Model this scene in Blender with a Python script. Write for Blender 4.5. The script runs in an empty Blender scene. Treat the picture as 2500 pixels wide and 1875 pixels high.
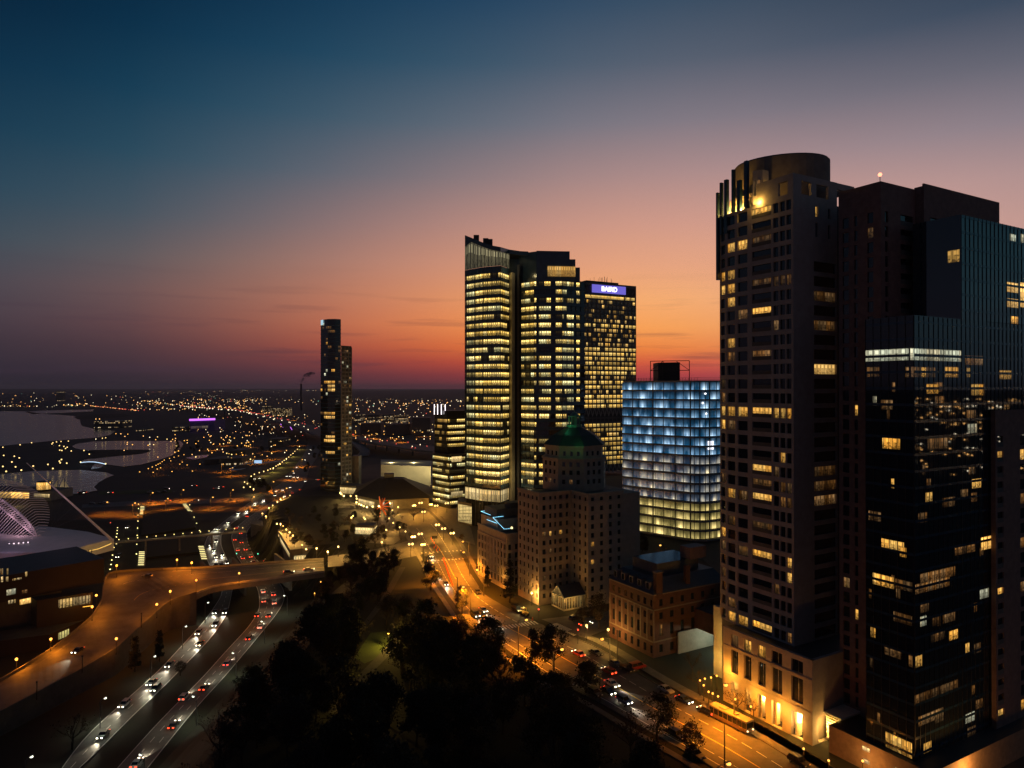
import bpy, math, random
from mathutils import Vector, Matrix
random.seed(7)
R = math.radians
S = bpy.context.scene
COL = S.collection

# ------------------------------------------------------------------ camera
F = 1700.0; CZ = 81.0; PT = math.atan((946.0 - 937.5) / F)
cam_d = bpy.data.cameras.new('camera'); cam = bpy.data.objects.new('camera', cam_d); COL.objects.link(cam)
cam.location = (0, 0, CZ); cam.rotation_euler = (R(90) + PT, 0, 0)
cam_d.sensor_width = 36; cam_d.lens = F / 2500 * 36; cam_d.clip_start = 1; cam_d.clip_end = 90000
S.camera = cam

def srgb(r, g, b):
    f = lambda c: (c / 255 / 12.92) if c / 255 <= .04045 else ((c / 255 + .055) / 1.055) ** 2.4
    return (f(r), f(g), f(b), 1)

def ray(px, py):
    x = (px - 1250) / F; v = -(py - 937.5) / F
    return Vector((x, math.cos(PT) - v * math.sin(PT), math.sin(PT) + v * math.cos(PT)))
def P(px, py, z=0.0):
    r = ray(px, py); t = (z - CZ) / r.z
    return Vector((r.x * t, r.y * t, z))
def D(px, py, d):
    r = ray(px, py); t = d / r.y
    return Vector((r.x * t, d, CZ + r.z * t))
def proj(p):
    x, y, z = p[0], p[1], p[2] - CZ
    yy = y * math.cos(PT) + z * math.sin(PT); zz = -y * math.sin(PT) + z * math.cos(PT)
    return 1250 + F * x / yy, 937.5 - F * zz / yy

# ------------------------------------------------------------------ world: dusk sky
W = bpy.data.worlds.new("World"); S.world = W; W.use_nodes = True
nt = W.node_tree; nt.nodes.clear()
def wn(t, **k):
    n = nt.nodes.new(t)
    for a, b in k.items(): setattr(n, a, b)
    return n
def wm(op, a, b=None, c=None, clamp=False):
    n = wn('ShaderNodeMath', operation=op, use_clamp=clamp)
    for i, v in enumerate((a, b, c)):
        if v is None: continue
        if isinstance(v, (int, float)): n.inputs[i].default_value = v
        else: nt.links.new(v, n.inputs[i])
    return n.outputs[0]
tc = wn('ShaderNodeTexCoord'); sx = wn('ShaderNodeSeparateXYZ'); nt.links.new(tc.outputs['Generated'], sx.inputs[0])
az = wm('ARCTAN2', sx.outputs[0], sx.outputs[1]); el = sx.outputs[2]
fac = wm('DIVIDE', el, 0.62, clamp=True)
def az_of(px): return math.atan((px - 1250) / F)
SKY = [  # azimuth (rad), [(image row, sRGB)]
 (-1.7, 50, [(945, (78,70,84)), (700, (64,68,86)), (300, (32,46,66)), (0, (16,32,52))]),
 (az_of(40), 40, [(946, (33,31,41)), (900, (44,40,52)), (830, (56,49,60)), (760, (66,61,72)), (680, (66,69,80)), (580, (53,75,88)), (450, (34,68,87)), (300, (18,56,79)), (150, (9,45,70)), (0, (6,35,58)), (-300, (5,24,43))]),
 (az_of(560), 560, [(946, (52,44,54)), (900, (76,55,64)), (850, (98,65,69)), (800, (122,79,76)), (720, (135,96,89)), (640, (122,101,98)), (540, (91,96,104)), (400, (56,87,104)), (250, (31,73,96)), (100, (15,58,85)), (0, (10,49,76)), (-300, (7,28,48))]),
 (az_of(1000), 1000, [(946, (92,52,62)), (915, (114,56,62)), (882, (160,68,60)), (845, (200,94,64)), (790, (221,124,82)), (720, (213,134,100)), (640, (196,136,116)), (540, (164,126,121)), (430, (122,113,120)), (300, (82,99,114)), (150, (45,80,103)), (0, (27,65,93)), (-300, (12,32,54))]),
 (az_of(1300), 1300, [(946, (120,56,66)), (915, (166,62,62)), (885, (210,86,58)), (850, (238,122,58)), (800, (250,152,78)), (730, (243,163,104)), (650, (222,156,122)), (550, (196,146,130)), (430, (156,130,130)), (300, (110,113,125)), (150, (68,89,109)), (0, (43,71,98)), (-300, (16,34,56))]),
 (az_of(1600), 1600, [(946, (140,58,68)), (915, (192,64,66)), (885, (224,96,60)), (850, (246,140,62)), (800, (255,168,86)), (730, (252,178,112)), (650, (236,167,126)), (550, (214,156,136)), (430, (180,143,139)), (300, (136,125,134)), (150, (93,100,115)), (0, (62,82,103)), (-300, (20,36,58))]),
 (az_of(2450), 2450, [(946, (130,80,90)), (850, (190,120,110)), (700, (205,150,140)), (540, (202,157,148)), (430, (184,150,148)), (300, (144,131,140)), (150, (102,102,115)), (0, (58,73,93)), (-300, (16,34,54))]),
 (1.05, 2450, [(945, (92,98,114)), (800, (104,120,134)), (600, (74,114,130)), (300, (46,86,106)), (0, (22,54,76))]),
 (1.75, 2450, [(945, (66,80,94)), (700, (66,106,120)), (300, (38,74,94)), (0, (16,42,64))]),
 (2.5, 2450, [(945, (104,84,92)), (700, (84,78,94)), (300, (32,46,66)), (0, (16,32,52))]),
]
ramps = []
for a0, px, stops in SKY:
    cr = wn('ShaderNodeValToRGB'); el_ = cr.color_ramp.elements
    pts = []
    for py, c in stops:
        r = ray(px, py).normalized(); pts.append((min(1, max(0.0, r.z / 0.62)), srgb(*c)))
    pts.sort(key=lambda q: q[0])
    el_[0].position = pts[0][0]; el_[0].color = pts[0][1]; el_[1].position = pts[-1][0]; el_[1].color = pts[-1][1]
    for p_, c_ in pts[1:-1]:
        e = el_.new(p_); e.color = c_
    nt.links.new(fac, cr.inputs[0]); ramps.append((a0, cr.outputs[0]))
def wmix(f, a, b):
    m = wn('ShaderNodeMix', data_type='RGBA')
    if isinstance(f, float): m.inputs[0].default_value = f
    else: nt.links.new(f, m.inputs[0])
    nt.links.new(a, m.inputs[6]); nt.links.new(b, m.inputs[7]); return m.outputs[2]
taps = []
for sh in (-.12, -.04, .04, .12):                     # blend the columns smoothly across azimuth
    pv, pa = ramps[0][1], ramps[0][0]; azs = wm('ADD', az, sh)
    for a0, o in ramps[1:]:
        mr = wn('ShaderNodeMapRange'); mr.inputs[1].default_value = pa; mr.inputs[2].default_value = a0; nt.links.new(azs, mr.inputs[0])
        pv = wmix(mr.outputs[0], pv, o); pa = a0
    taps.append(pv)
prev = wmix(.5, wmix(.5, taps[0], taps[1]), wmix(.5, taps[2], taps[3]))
# thin dusk cloud streaks low over the horizon
cb = wn('ShaderNodeCombineXYZ'); nt.links.new(wm('MULTIPLY', az, 5.0), cb.inputs[0]); nt.links.new(wm('MULTIPLY', el, 75.0), cb.inputs[1])
ns = wn('ShaderNodeTexNoise'); ns.inputs['Scale'].default_value = 1.0; ns.inputs['Detail'].default_value = 4; nt.links.new(cb.outputs[0], ns.inputs['Vector'])
cmask = wm('MULTIPLY', wm('SMOOTH_MIN', wm('MULTIPLY', wm('SUBTRACT', ns.outputs[0], 0.535, clamp=True), 8.0), 1.0, 0.2),
           wm('MULTIPLY', wm('DIVIDE', wm('SUBTRACT', el, 0.008, clamp=True), 0.02, clamp=True), wm('SUBTRACT', 1.0, wm('DIVIDE', el, 0.17, clamp=True))))
mx = wn('ShaderNodeMix', data_type='RGBA'); nt.links.new(wm('MULTIPLY', cmask, 0.5), mx.inputs[0])
nt.links.new(prev, mx.inputs[6]); mx.inputs[7].default_value = srgb(70, 52, 66); prev = mx.outputs[2]
# the low physical sky under it
sky = wn('ShaderNodeTexSky', sky_type='NISHITA'); sky.sun_disc = False; sky.sun_elevation = R(-4); sky.sun_rotation = R(10)
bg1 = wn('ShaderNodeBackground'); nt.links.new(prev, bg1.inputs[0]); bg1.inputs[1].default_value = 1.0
bg2 = wn('ShaderNodeBackground'); nt.links.new(sky.outputs[0], bg2.inputs[0]); bg2.inputs[1].default_value = 0.01
ad = wn('ShaderNodeAddShader'); nt.links.new(bg1.outputs[0], ad.inputs[0]); nt.links.new(bg2.outputs[0], ad.inputs[1])
wo = wn('ShaderNodeOutputWorld'); nt.links.new(ad.outputs[0], wo.inputs[0])

S.view_settings.view_transform = 'Standard'; S.view_settings.look = 'None'
S.view_settings.exposure = 0; S.view_settings.gamma = 1
S.render.engine = 'CYCLES'
S.cycles.max_bounces = 4; S.cycles.diffuse_bounces = 2; S.cycles.glossy_bounces = 3; S.cycles.volume_bounces = 0
S.cycles.use_denoising = True; S.cycles.sample_clamp_indirect = 3.0; S.cycles.sample_clamp_direct = 0
S.cycles.use_light_tree = True; S.cycles.caustics_reflective = False; S.cycles.caustics_refractive = False

# ------------------------------------------------------------------ materials
MATS = {}
def mat(name, col, rough=.8, var=.25, scale=.6, metal=0.0, spec=.4, bump=0.0, col2=None, stretch=None):
    if name in MATS: return MATS[name]
    m = bpy.data.materials.new(name); m.use_nodes = True; t = m.node_tree; b = t.nodes['Principled BSDF']
    b.inputs['Roughness'].default_value = rough; b.inputs['Metallic'].default_value = metal
    b.inputs['Specular IOR Level'].default_value = spec
    c1 = (*col, 1); c2 = (*(col2 or tuple(c * (1 - var) for c in col)), 1)
    if var > 0 or col2:
        co = t.nodes.new('ShaderNodeTexCoord'); n = t.nodes.new('ShaderNodeTexNoise'); n.inputs['Scale'].default_value = scale
        n.inputs['Detail'].default_value = 6; n.inputs['Roughness'].default_value = .65
        if stretch:
            mp = t.nodes.new('ShaderNodeMapping'); mp.inputs['Scale'].default_value = stretch
            t.links.new(co.outputs['Object'], mp.inputs[0]); t.links.new(mp.outputs[0], n.inputs['Vector'])
        else: t.links.new(co.outputs['Object'], n.inputs['Vector'])
        r = t.nodes.new('ShaderNodeValToRGB'); r.color_ramp.elements[0].position = .35; r.color_ramp.elements[1].position = .65
        r.color_ramp.elements[0].color = c2; r.color_ramp.elements[1].color = c1
        t.links.new(n.outputs[0], r.inputs[0]); t.links.new(r.outputs[0], b.inputs['Base Color'])
        if bump:
            bp = t.nodes.new('ShaderNodeBump'); bp.inputs['Strength'].default_value = bump; bp.inputs['Distance'].default_value = .3
            t.links.new(n.outputs[0], bp.inputs['Height']); t.links.new(bp.outputs[0], b.inputs['Normal'])
    else: b.inputs['Base Color'].default_value = c1
    MATS[name] = m; return m
def emit(name, col, st, sample=False):
    if name in MATS: return MATS[name]
    m = bpy.data.materials.new(name); m.use_nodes = True; t = m.node_tree; b = t.nodes['Principled BSDF']
    b.inputs['Base Color'].default_value = (*[c * .5 for c in col], 1); b.inputs['Roughness'].default_value = .4
    b.inputs['Emission Color'].default_value = (*col, 1); b.inputs['Emission Strength'].default_value = st
    m.cycles.emission_sampling = 'AUTO' if sample else 'NONE'
    MATS[name] = m; return m
def nodes_of(m):
    t = m.node_tree
    def N(ty, **k):
        n = t.nodes.new(ty)
        for a, b in k.items(): setattr(n, a, b)
        return n
    def M(op, a, b=None, c=None, clamp=False):
        n = N('ShaderNodeMath', operation=op, use_clamp=clamp)
        for i, v in enumerate((a, b, c)):
            if v is None: continue
            if isinstance(v, (int, float)): n.inputs[i].default_value = v
            else: t.links.new(v, n.inputs[i])
        return n.outputs[0]
    return t, N, M
def room(name, c1, c2, st, cw=3.0, mull=1.5, ceil=1.0, dark=.0, base=(.02, .025, .03), furn=.7, mw=.06, low=.45, ceilp=1.4, ramp=None):
    """a lit room seen through a window: UV u = metres along the wall (+ a seed), v = 0..1 sill to head"""
    m = bpy.data.materials.new(name); m.use_nodes = True; t, N, M = nodes_of(m); b = t.nodes['Principled BSDF']
    b.inputs['Base Color'].default_value = (*base, 1); b.inputs['Roughness'].default_value = .08
    uv = N('ShaderNodeUVMap'); s = N('ShaderNodeSeparateXYZ'); t.links.new(uv.outputs[0], s.inputs[0]); u, v = s.outputs[0], s.outputs[1]
    w = N('ShaderNodeTexWhiteNoise', noise_dimensions='1D'); t.links.new(M('FLOOR', M('DIVIDE', u, cw)), w.inputs['W'])
    w2 = N('ShaderNodeSeparateColor'); t.links.new(w.outputs['Color'], w2.inputs[0]); r1, r2, r3 = w2.outputs
    br = M('ADD', low, M('MULTIPLY', r1, 1 - low))
    on = M('GREATER_THAN', r2, dark)
    stripe = M('LESS_THAN', M('FRACT', M('DIVIDE', u, ceilp)), .55)
    cl = M('MULTIPLY', M('MULTIPLY', M('GREATER_THAN', v, .62), M('LESS_THAN', v, .93)), stripe)
    n = N('ShaderNodeTexNoise'); cb = N('ShaderNodeCombineXYZ'); t.links.new(M('MULTIPLY', u, 1.9), cb.inputs[0]); t.links.new(M('MULTIPLY', v, 4.5), cb.inputs[1])
    t.links.new(cb.outputs[0], n.inputs['Vector']); n.inputs['Scale'].default_value = 1.0; n.inputs['Detail'].default_value = 3
    fu = M('MULTIPLY', M('GREATER_THAN', n.outputs[0], M('ADD', .42, M('MULTIPLY', v, .35))), furn)
    mu = M('GREATER_THAN', M('FRACT', M('DIVIDE', u, mull)), mw)
    lum = M('MULTIPLY', M('ADD', .55, M('MULTIPLY', cl, ceil)), M('SUBTRACT', 1.0, fu))
    big = N('ShaderNodeTexNoise'); cb2 = N('ShaderNodeCombineXYZ'); t.links.new(M('MULTIPLY', u, .9), cb2.inputs[0]); t.links.new(M('MULTIPLY', v, .8), cb2.inputs[1])
    t.links.new(cb2.outputs[0], big.inputs['Vector']); big.inputs['Scale'].default_value = .7
    lum = M('MULTIPLY', lum, M('ADD', .4, M('MULTIPLY', big.outputs[0], 1.2)))
    lum = M('MULTIPLY', M('MULTIPLY', M('MULTIPLY', lum, br), M('ADD', .015, on)), M('ADD', .04, mu))
    w3 = N('ShaderNodeTexWhiteNoise', noise_dimensions='1D'); t.links.new(M('FLOOR', M('ADD', M('DIVIDE', u, 37.0), .01)), w3.inputs['W'])
    lum = M('MULTIPLY', lum, M('ADD', .38, M('MULTIPLY', w3.outputs[0], .9)))
    mx = N('ShaderNodeMix', data_type='RGBA'); t.links.new(r3, mx.inputs[0]); mx.inputs[6].default_value = (*c1, 1); mx.inputs[7].default_value = (*c2, 1)
    t.links.new(mx.outputs[2], b.inputs['Emission Color']); t.links.new(M('MULTIPLY', lum, st), b.inputs['Emission Strength'])
    m.cycles.emission_sampling = 'NONE'; MATS[name] = m; return m

# ------------------------------------------------------------------ mesh builder and object helpers
class MB:
    def __init__(s): s.v = []; s.f = []; s.m = []; s.uv = []; s.mats = []
    def mi(s, m):
        if m not in s.mats: s.mats.append(m)
        return s.mats.index(m)
    def face(s, pts, m, uv=None):
        i = len(s.v); s.v += [tuple(p) for p in pts]; s.f.append(tuple(range(i, i + len(pts)))); s.m.append(s.mi(m))
        s.uv.append(uv or [(0, 0)] * len(pts))
    def prism(s, foot, z0, z1, m, top=None, bottom=True, foot1=None):
        f0 = [(p[0], p[1]) for p in foot]; f1 = [(p[0], p[1]) for p in (foot1 or foot)]
        a = sum(f0[i][0] * f0[(i + 1) % len(f0)][1] - f0[(i + 1) % len(f0)][0] * f0[i][1] for i in range(len(f0)))
        if a < 0: f0.reverse(); f1.reverse()
        n = len(f0)
        zz0 = z0 if callable(z0) else (lambda x, y: z0); zz1 = z1 if callable(z1) else (lambda x, y: z1)
        for i in range(n):
            j = (i + 1) % n
            s.face([(*f0[i], zz0(*f0[i])), (*f0[j], zz0(*f0[j])), (*f1[j], zz1(*f1[j])), (*f1[i], zz1(*f1[i]))], m)
        s.face([(*p, zz1(*p)) for p in f1], top or m)
        if bottom: s.face([(*p, zz0(*p)) for p in reversed(f0)], m)
    def wallbox(s, A, B, u0, u1, z0, z1, th, m, out=0.0):
        """box on the wall line A-B: from u0 to u1 along it, `out` proud of it, th deep"""
        d, n = wall_axes(A, B)
        q = [A + d * u0 + n * out, A + d * u1 + n * out, A + d * u1 - n * (th - out), A + d * u0 - n * (th - out)]
        s.prism(q, z0, z1, m)
    def tube(s, pts, rad, m, k=6, cap=True):
        rings = []
        for i, p in enumerate(pts):
            p = Vector(p); a = Vector(pts[max(0, i - 1)]); b = Vector(pts[min(len(pts) - 1, i + 1)]); t = (b - a).normalized()
            x = t.orthogonal().normalized(); y = t.cross(x); r = rad[i] if isinstance(rad, (list, tuple)) else rad
            rings.append([p + (x * math.cos(2 * math.pi * j / k) + y * math.sin(2 * math.pi * j / k)) * r for j in range(k)])
        for i in range(len(rings) - 1):
            for j in range(k):
                s.face([rings[i][j], rings[i][(j + 1) % k], rings[i + 1][(j + 1) % k], rings[i + 1][j]], m)
        if cap: s.face(rings[-1], m); s.face(list(reversed(rings[0])), m)
    def ball(s, c, r, m, k=8, sq=1.0):
        c = Vector(c); h = max(3, k // 2 + 1)
        P_ = lambda i, j: c + Vector((r * math.sin(math.pi * i / h) * math.cos(2 * math.pi * j / k), r * math.sin(math.pi * i / h) * math.sin(2 * math.pi * j / k), r * sq * math.cos(math.pi * i / h)))
        for i in range(h):
            for j in range(k):
                q = [P_(i, j), P_(i + 1, j), P_(i + 1, j + 1), P_(i, j + 1)]
                if i == 0: q = q[:3]
                elif i == h - 1: q = [q[0], q[1], q[3]]
                s.face(q, m)
    def mesh(s, name, org=(0, 0, 0), smooth=False):
        me = bpy.data.meshes.new(name); o = Vector(org)
        me.from_pydata([tuple(Vector(v) - o) for v in s.v], [], s.f)
        for m in s.mats: me.materials.append(m)
        me.polygons.foreach_set('material_index', s.m)
        ul = me.uv_layers.new(name='UVMap'); flat = [c for f in s.uv for p in f for c in p]; ul.data.foreach_set('uv', flat)
        if smooth: me.polygons.foreach_set('use_smooth', [True] * len(s.f))
        me.update(); return me
    def build(s, name, parent=None, smooth=False, org=None):
        if not s.f: return None
        if org is None: org = parent.matrix_world.translation if parent and parent.parent is None else (0, 0, 0)
        if parent is not None: org = PORG.get(parent, Vector((0, 0, 0)))
        o = bpy.data.objects.new(name, s.mesh(name, org, smooth)); COL.objects.link(o)
        if parent is not None: o.parent = parent; PORG[o] = org
        return o
PORG = {}
def thing(name, label, cat, loc=(0, 0, 0), rz=0, group=None):
    o = bpy.data.objects.new(name, None); COL.objects.link(o); o.location = loc; o.rotation_euler = (0, 0, rz); o.empty_display_size = .5
    o['label'] = label; o['category'] = cat
    if group: o['group'] = group
    PORG[o] = Vector(loc); return o
def solo(name, mb, label, cat, loc=(0, 0, 0), group=None):
    o = bpy.data.objects.new(name, mb.mesh(name, loc)); COL.objects.link(o); o.location = loc
    o['label'] = label; o['category'] = cat
    if group: o['group'] = group
    return o
def struct(name, mb, kind='structure'):
    o = bpy.data.objects.new(name, mb.mesh(name)); COL.objects.link(o); o['kind'] = kind; return o
def wall_axes(A, B):
    d = Vector((B[0] - A[0], B[1] - A[1], 0)).normalized(); n = Vector((d.y, -d.x, 0))
    mid = (Vector((A[0], A[1], 0)) + Vector((B[0], B[1], 0))) / 2
    if n.dot(-mid) < 0: n = -n
    return d, n
def V2(p): return Vector((p[0], p[1], 0))
def u_on(A, B, px):
    """distance along wall A-B where image column px meets it"""
    k = (px - 1250) / F; d = (B - A).normalized()
    return (k * A.y - A.x) / (d.x - k * d.y)
def z_on(A, B, px, py):
    u = u_on(A, B, px); p = A + (B - A).normalized() * u; r = ray(px, py)
    return CZ + r.z * p.y / r.y
SEED = [0]
def pane(mb, A, B, u0, u1, z0, z1, back, m, seed=None, uw=None):
    d, n = wall_axes(A, B); off = -n * back
    if seed is None: SEED[0] += 1; seed = SEED[0] * 37.0
    a = A + d * u0 + off; b = A + d * u1 + off
    q = [(a.x, a.y, z0), (b.x, b.y, z0), (b.x, b.y, z1), (a.x, a.y, z1)]
    w = [(seed + u0, 0), (seed + u1, 0), (seed + u1, 1), (seed + u0, 1)]
    if (Vector(q[1]) - Vector(q[0])).cross(Vector(q[3]) - Vector(q[0])).dot(n) < 0: q.reverse(); w.reverse()
    mb.face(q, m, w)
def gridwall(mb, A, B, z0, z1, wz, wu, th, m):
    """a wall with real openings: bands between window rows, piers between columns"""
    L = (B - A).length; e = .004; wz = sorted(wz); wu = sorted(wu)
    zz = z0
    for a, b in wz:
        if a > zz: mb.wallbox(A, B, e, L - e, zz, a, th, m)
        uu = e
        for c, d in wu:
            if c > uu + .01: mb.wallbox(A, B, uu, c, a, b, th, m)
            uu = d
        if L - e > uu + .01: mb.wallbox(A, B, uu, L - e, a, b, th, m)
        zz = b
    if z1 > zz: mb.wallbox(A, B, e, L - e, zz, z1, th, m)
class Wins:
    """windows of one building: the 100 largest become parts, the rest one part"""
    def __init__(s, parent, name='window', cap=100): s.p = parent; s.n = name; s.l = []; s.cap = cap
    def add(s, A, B, u0, u1, z0, z1, back, m, lit=False):
        mb = MB(); pane(mb, A, B, u0, u1, z0, z1, back, m)
        c = A + (B - A).normalized() * ((u0 + u1) / 2)
        s.l.append(((u1 - u0) * (z1 - z0) / (c.length + 1) * (6 if lit else 1), mb))
    def done(s):
        s.l.sort(key=lambda q: -q[0])
        for _, mb in s.l[:s.cap]: mb.build(s.n, s.p)
        rest = MB()
        for _, mb in s.l[s.cap:]:
            for f, mi, uv in zip(mb.f, mb.m, mb.uv): rest.face([mb.v[i] for i in f], mb.mats[mi], uv)
        if rest.f:
            o = rest.build(s.n, s.p); o['kind'] = 'stuff'
def lightobj(name, parent, loc, col, power, rad=.25, kind='POINT', data=None, rot=None, **kw):
    if data is None:
        data = bpy.data.lights.new(name, kind); data.color = col; data.energy = power; data.shadow_soft_size = rad
        data.cycles.use_multiple_importance_sampling = False
        for k, v in kw.items(): setattr(data, k, v)
    o = bpy.data.objects.new(name, data); COL.objects.link(o)
    if parent is not None: o.parent = parent; o.location = Vector(loc) - PORG.get(parent, Vector((0, 0, 0)))
    else: o.location = loc
    if rot: o.rotation_euler = rot
    return o
ORD = ['first', 'second', 'third', 'fourth', 'fifth', 'sixth', 'seventh', 'eighth', 'ninth', 'tenth', 'eleventh', 'twelfth', 'thirteenth', 'fourteenth', 'fifteenth',
       'sixteenth', 'seventeenth', 'eighteenth', 'nineteenth', 'twentieth'] + ['twenty-' + w for w in ['first', 'second', 'third', 'fourth', 'fifth', 'sixth', 'seventh', 'eighth', 'ninth']]
# ------------------------------------------------------------------ palette
ASPH = mat('asphalt', (.085, .082, .08), .75, .35, .35, spec=.35)
ASPH2 = mat('asphalt_worn', (.11, .105, .1), .7, .4, .25, spec=.4)
CONC = mat('concrete', (.24, .225, .2), .85, .3, .4)
CONCD = mat('concrete_dark', (.1, .095, .085), .85, .3, .4)
PAINT = mat('road_paint', (.62, .6, .55), .6, .3, 1.5)
YPAINT = mat('yellow_paint', (.6, .38, .05), .6, .3, 1.5)
STONE = mat('limestone', (.33, .29, .255), .8, .2, .5)
BRICK = mat('brown_brick', (.21, .125, .1), .85, .3, .7)
TRIM = mat('stone_trim', (.16, .12, .09), .8, .2, .6)
RBRICK = mat('red_brick', (.085, .036, .024), .85, .35, .8)
TERRA = mat('pale_terracotta', (.33, .26, .2), .8, .22, .5)
TERRW = mat('white_terracotta', (.4, .34, .27), .75, .2, .6)
DROOF = mat('dark_roofing', (.035, .04, .045), .6, .3, .3)
GLASS = mat('dark_glass', (.012, .016, .02), .025, 0, spec=.6)
GLASSB = mat('teal_glass', (.015, .028, .034), .02, 0, spec=.9)
SPAN = mat('spandrel_glass', (.022, .05, .08), .18, .3, .3, spec=.5)
METAL = mat('grey_metal', (.12, .12, .13), .45, .2, 1.0, metal=.6)
DMETAL = mat('dark_metal', (.025, .025, .028), .5, 0, metal=.5)
WHITE = mat('white_concrete', (.72, .7, .68), .7, .1, .3)
COPPER = mat('green_copper', (.1, .22, .16), .6, .3, .8)
GRASS = mat('grass_ground', (.009, .012, .004), .95, .4, .08, col2=(.007, .006, .004), bump=.4)
PAVE = mat('pavement_slabs', (.115, .105, .095), .85, .35, .5)
PATHM = mat('path_gravel', (.05, .046, .042), .9, .3, .6)
LAWN = mat('lawn', (.05, .075, .016), .95, .35, .15)
DIRTG = mat('city_ground', (.042, .038, .035), .9, .4, .02)
LEAF = mat('dark_leaf', (.017, .021, .008), .9, .5, 1.2)
LEAFB = mat('brown_leaf', (.03, .018, .009), .9, .5, 1.2)
BARK = mat('bark', (.028, .021, .016), .95, .3, 2)
WARM = room('room_warm', (1.0, .42, .05), (1.0, .56, .13), 1.35, cw=1.9, mull=.95, ceil=.5, mw=.09, low=.5)
WARMD = room('room_warm_dim', (1.0, .40, .08), (.9, .5, .2), .28, cw=1.6, mull=.8, ceil=.8, mw=.12, low=.2)
BRIGHTW = room('room_bright', (1.0, .60, .18), (1.0, .5, .1), 1.9, cw=2.6, mull=1.3, ceil=.6, mw=.05, low=.7, furn=.45)
PALE = room('room_pale', (1.0, .86, .52), (.8, .85, .62), 1.0, cw=2.4, mull=1.2, ceil=.6, mw=.07, low=.35, furn=.5)
OFFICE = room('office_floor', (1.0, .60, .11), (1.0, .72, .24), 1.5, cw=5.5, mull=1.5, ceil=1.8, dark=.05, mw=.09, low=.45, furn=.8)
OFFICEB = room('office_floor_cool', (1.0, .64, .15), (.95, .88, .42), 1.35, cw=4.2, mull=1.5, ceil=1.4, dark=.16, mw=.1, low=.3, furn=.8)
OFFICEG = room('office_cell', (1.0, .56, .1), (1.0, .68, .2), 1.6, cw=2.75, mull=1.375, ceil=.7, dark=.08, mw=.1, low=.45, furn=.5)
OFFICED = room('office_cell_sparse', (1.0, .5, .08), (1.0, .64, .2), 1.4, cw=2.75, mull=1.375, ceil=.7, dark=.62, mw=.1, low=.3, furn=.6)
STORE = room('shop_front', (1.0, .68, .26), (1.0, .76, .36), 1.5, cw=4, mull=2, ceil=.6, mw=.05, low=.6, furn=.4)
FARWIN = room('far_window', (1.0, .60, .22), (1.0, .8, .5), 1.3, cw=3.2, mull=3.2, ceil=.3, dark=.45, mw=.3, low=.3, furn=.2)

# ------------------------------------------------------------------ ground
def lerp_tab(tab, y):
    if y <= tab[0][0]: return tab[0][1]
    for (a, b), (c, d) in zip(tab, tab[1:]):
        if y <= c: return b + (d - b) * (y - a) / (c - a)
    return tab[-1][1]
XB = [(0, -92), (330, -95), (350, -112), (400, -142), (433, -160), (480, -180), (640, -188), (1000, -190)]
XT = [(0, -62), (310, -62), (335, -80), (400, -130), (433, -148), (480, -164), (640, -170), (1000, -170)]
def ground_z(x, y):
    b, t = lerp_tab(XB, y), lerp_tab(XT, y)
    k = min(1, max(0, (x - b) / (t - b))); k = k * k * (3 - 2 * k)
    z = -18 + 18 * k
    if y > 620: z = z + (-18 - z) * min(1, (y - 620) / 260)
    if y > 4000: z += min(60, (y - 4000) * .006) * (0.5 + .5 * math.sin(x * .0004 + 1)) if y < 22000 else 0
    return z
xs = [-30000, -15000, -8000, -4000, -2000, -1200, -800, -600, -450] + [-400 + 10 * i for i in range(23)] + [-176 + 4 * i for i in range(36)] + [-30 + 10 * i for i in range(20)] + [180, 220, 300, 450, 700, 1200, 2000, 4000, 8000, 15000, 30000]
ys = [-300, -100] + [10 * i for i in range(0, 66)] + [680, 720, 770, 830, 900, 1000, 1200, 1500, 2000, 2600, 3300, 4000, 5200, 6500, 8000, 10000, 13000, 17000, 21900, 30000]
xs = sorted(set(xs))
g = MB()
for i in range(len(xs) - 1):
    for j in range(len(ys) - 1):
        c = [(xs[i], ys[j]), (xs[i + 1], ys[j]), (xs[i + 1], ys[j + 1]), (xs[i], ys[j + 1])]
        cx, cy = (c[0][0] + c[2][0]) / 2, (c[0][1] + c[2][1]) / 2
        city = cy > 520 or (cx > lerp_tab(XT, cy) + 45 and cy > 330) or cx > 90
        g.face([(*p, ground_z(*p)) for p in c], DIRTG if city else GRASS)
struct('ground', g)

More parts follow.
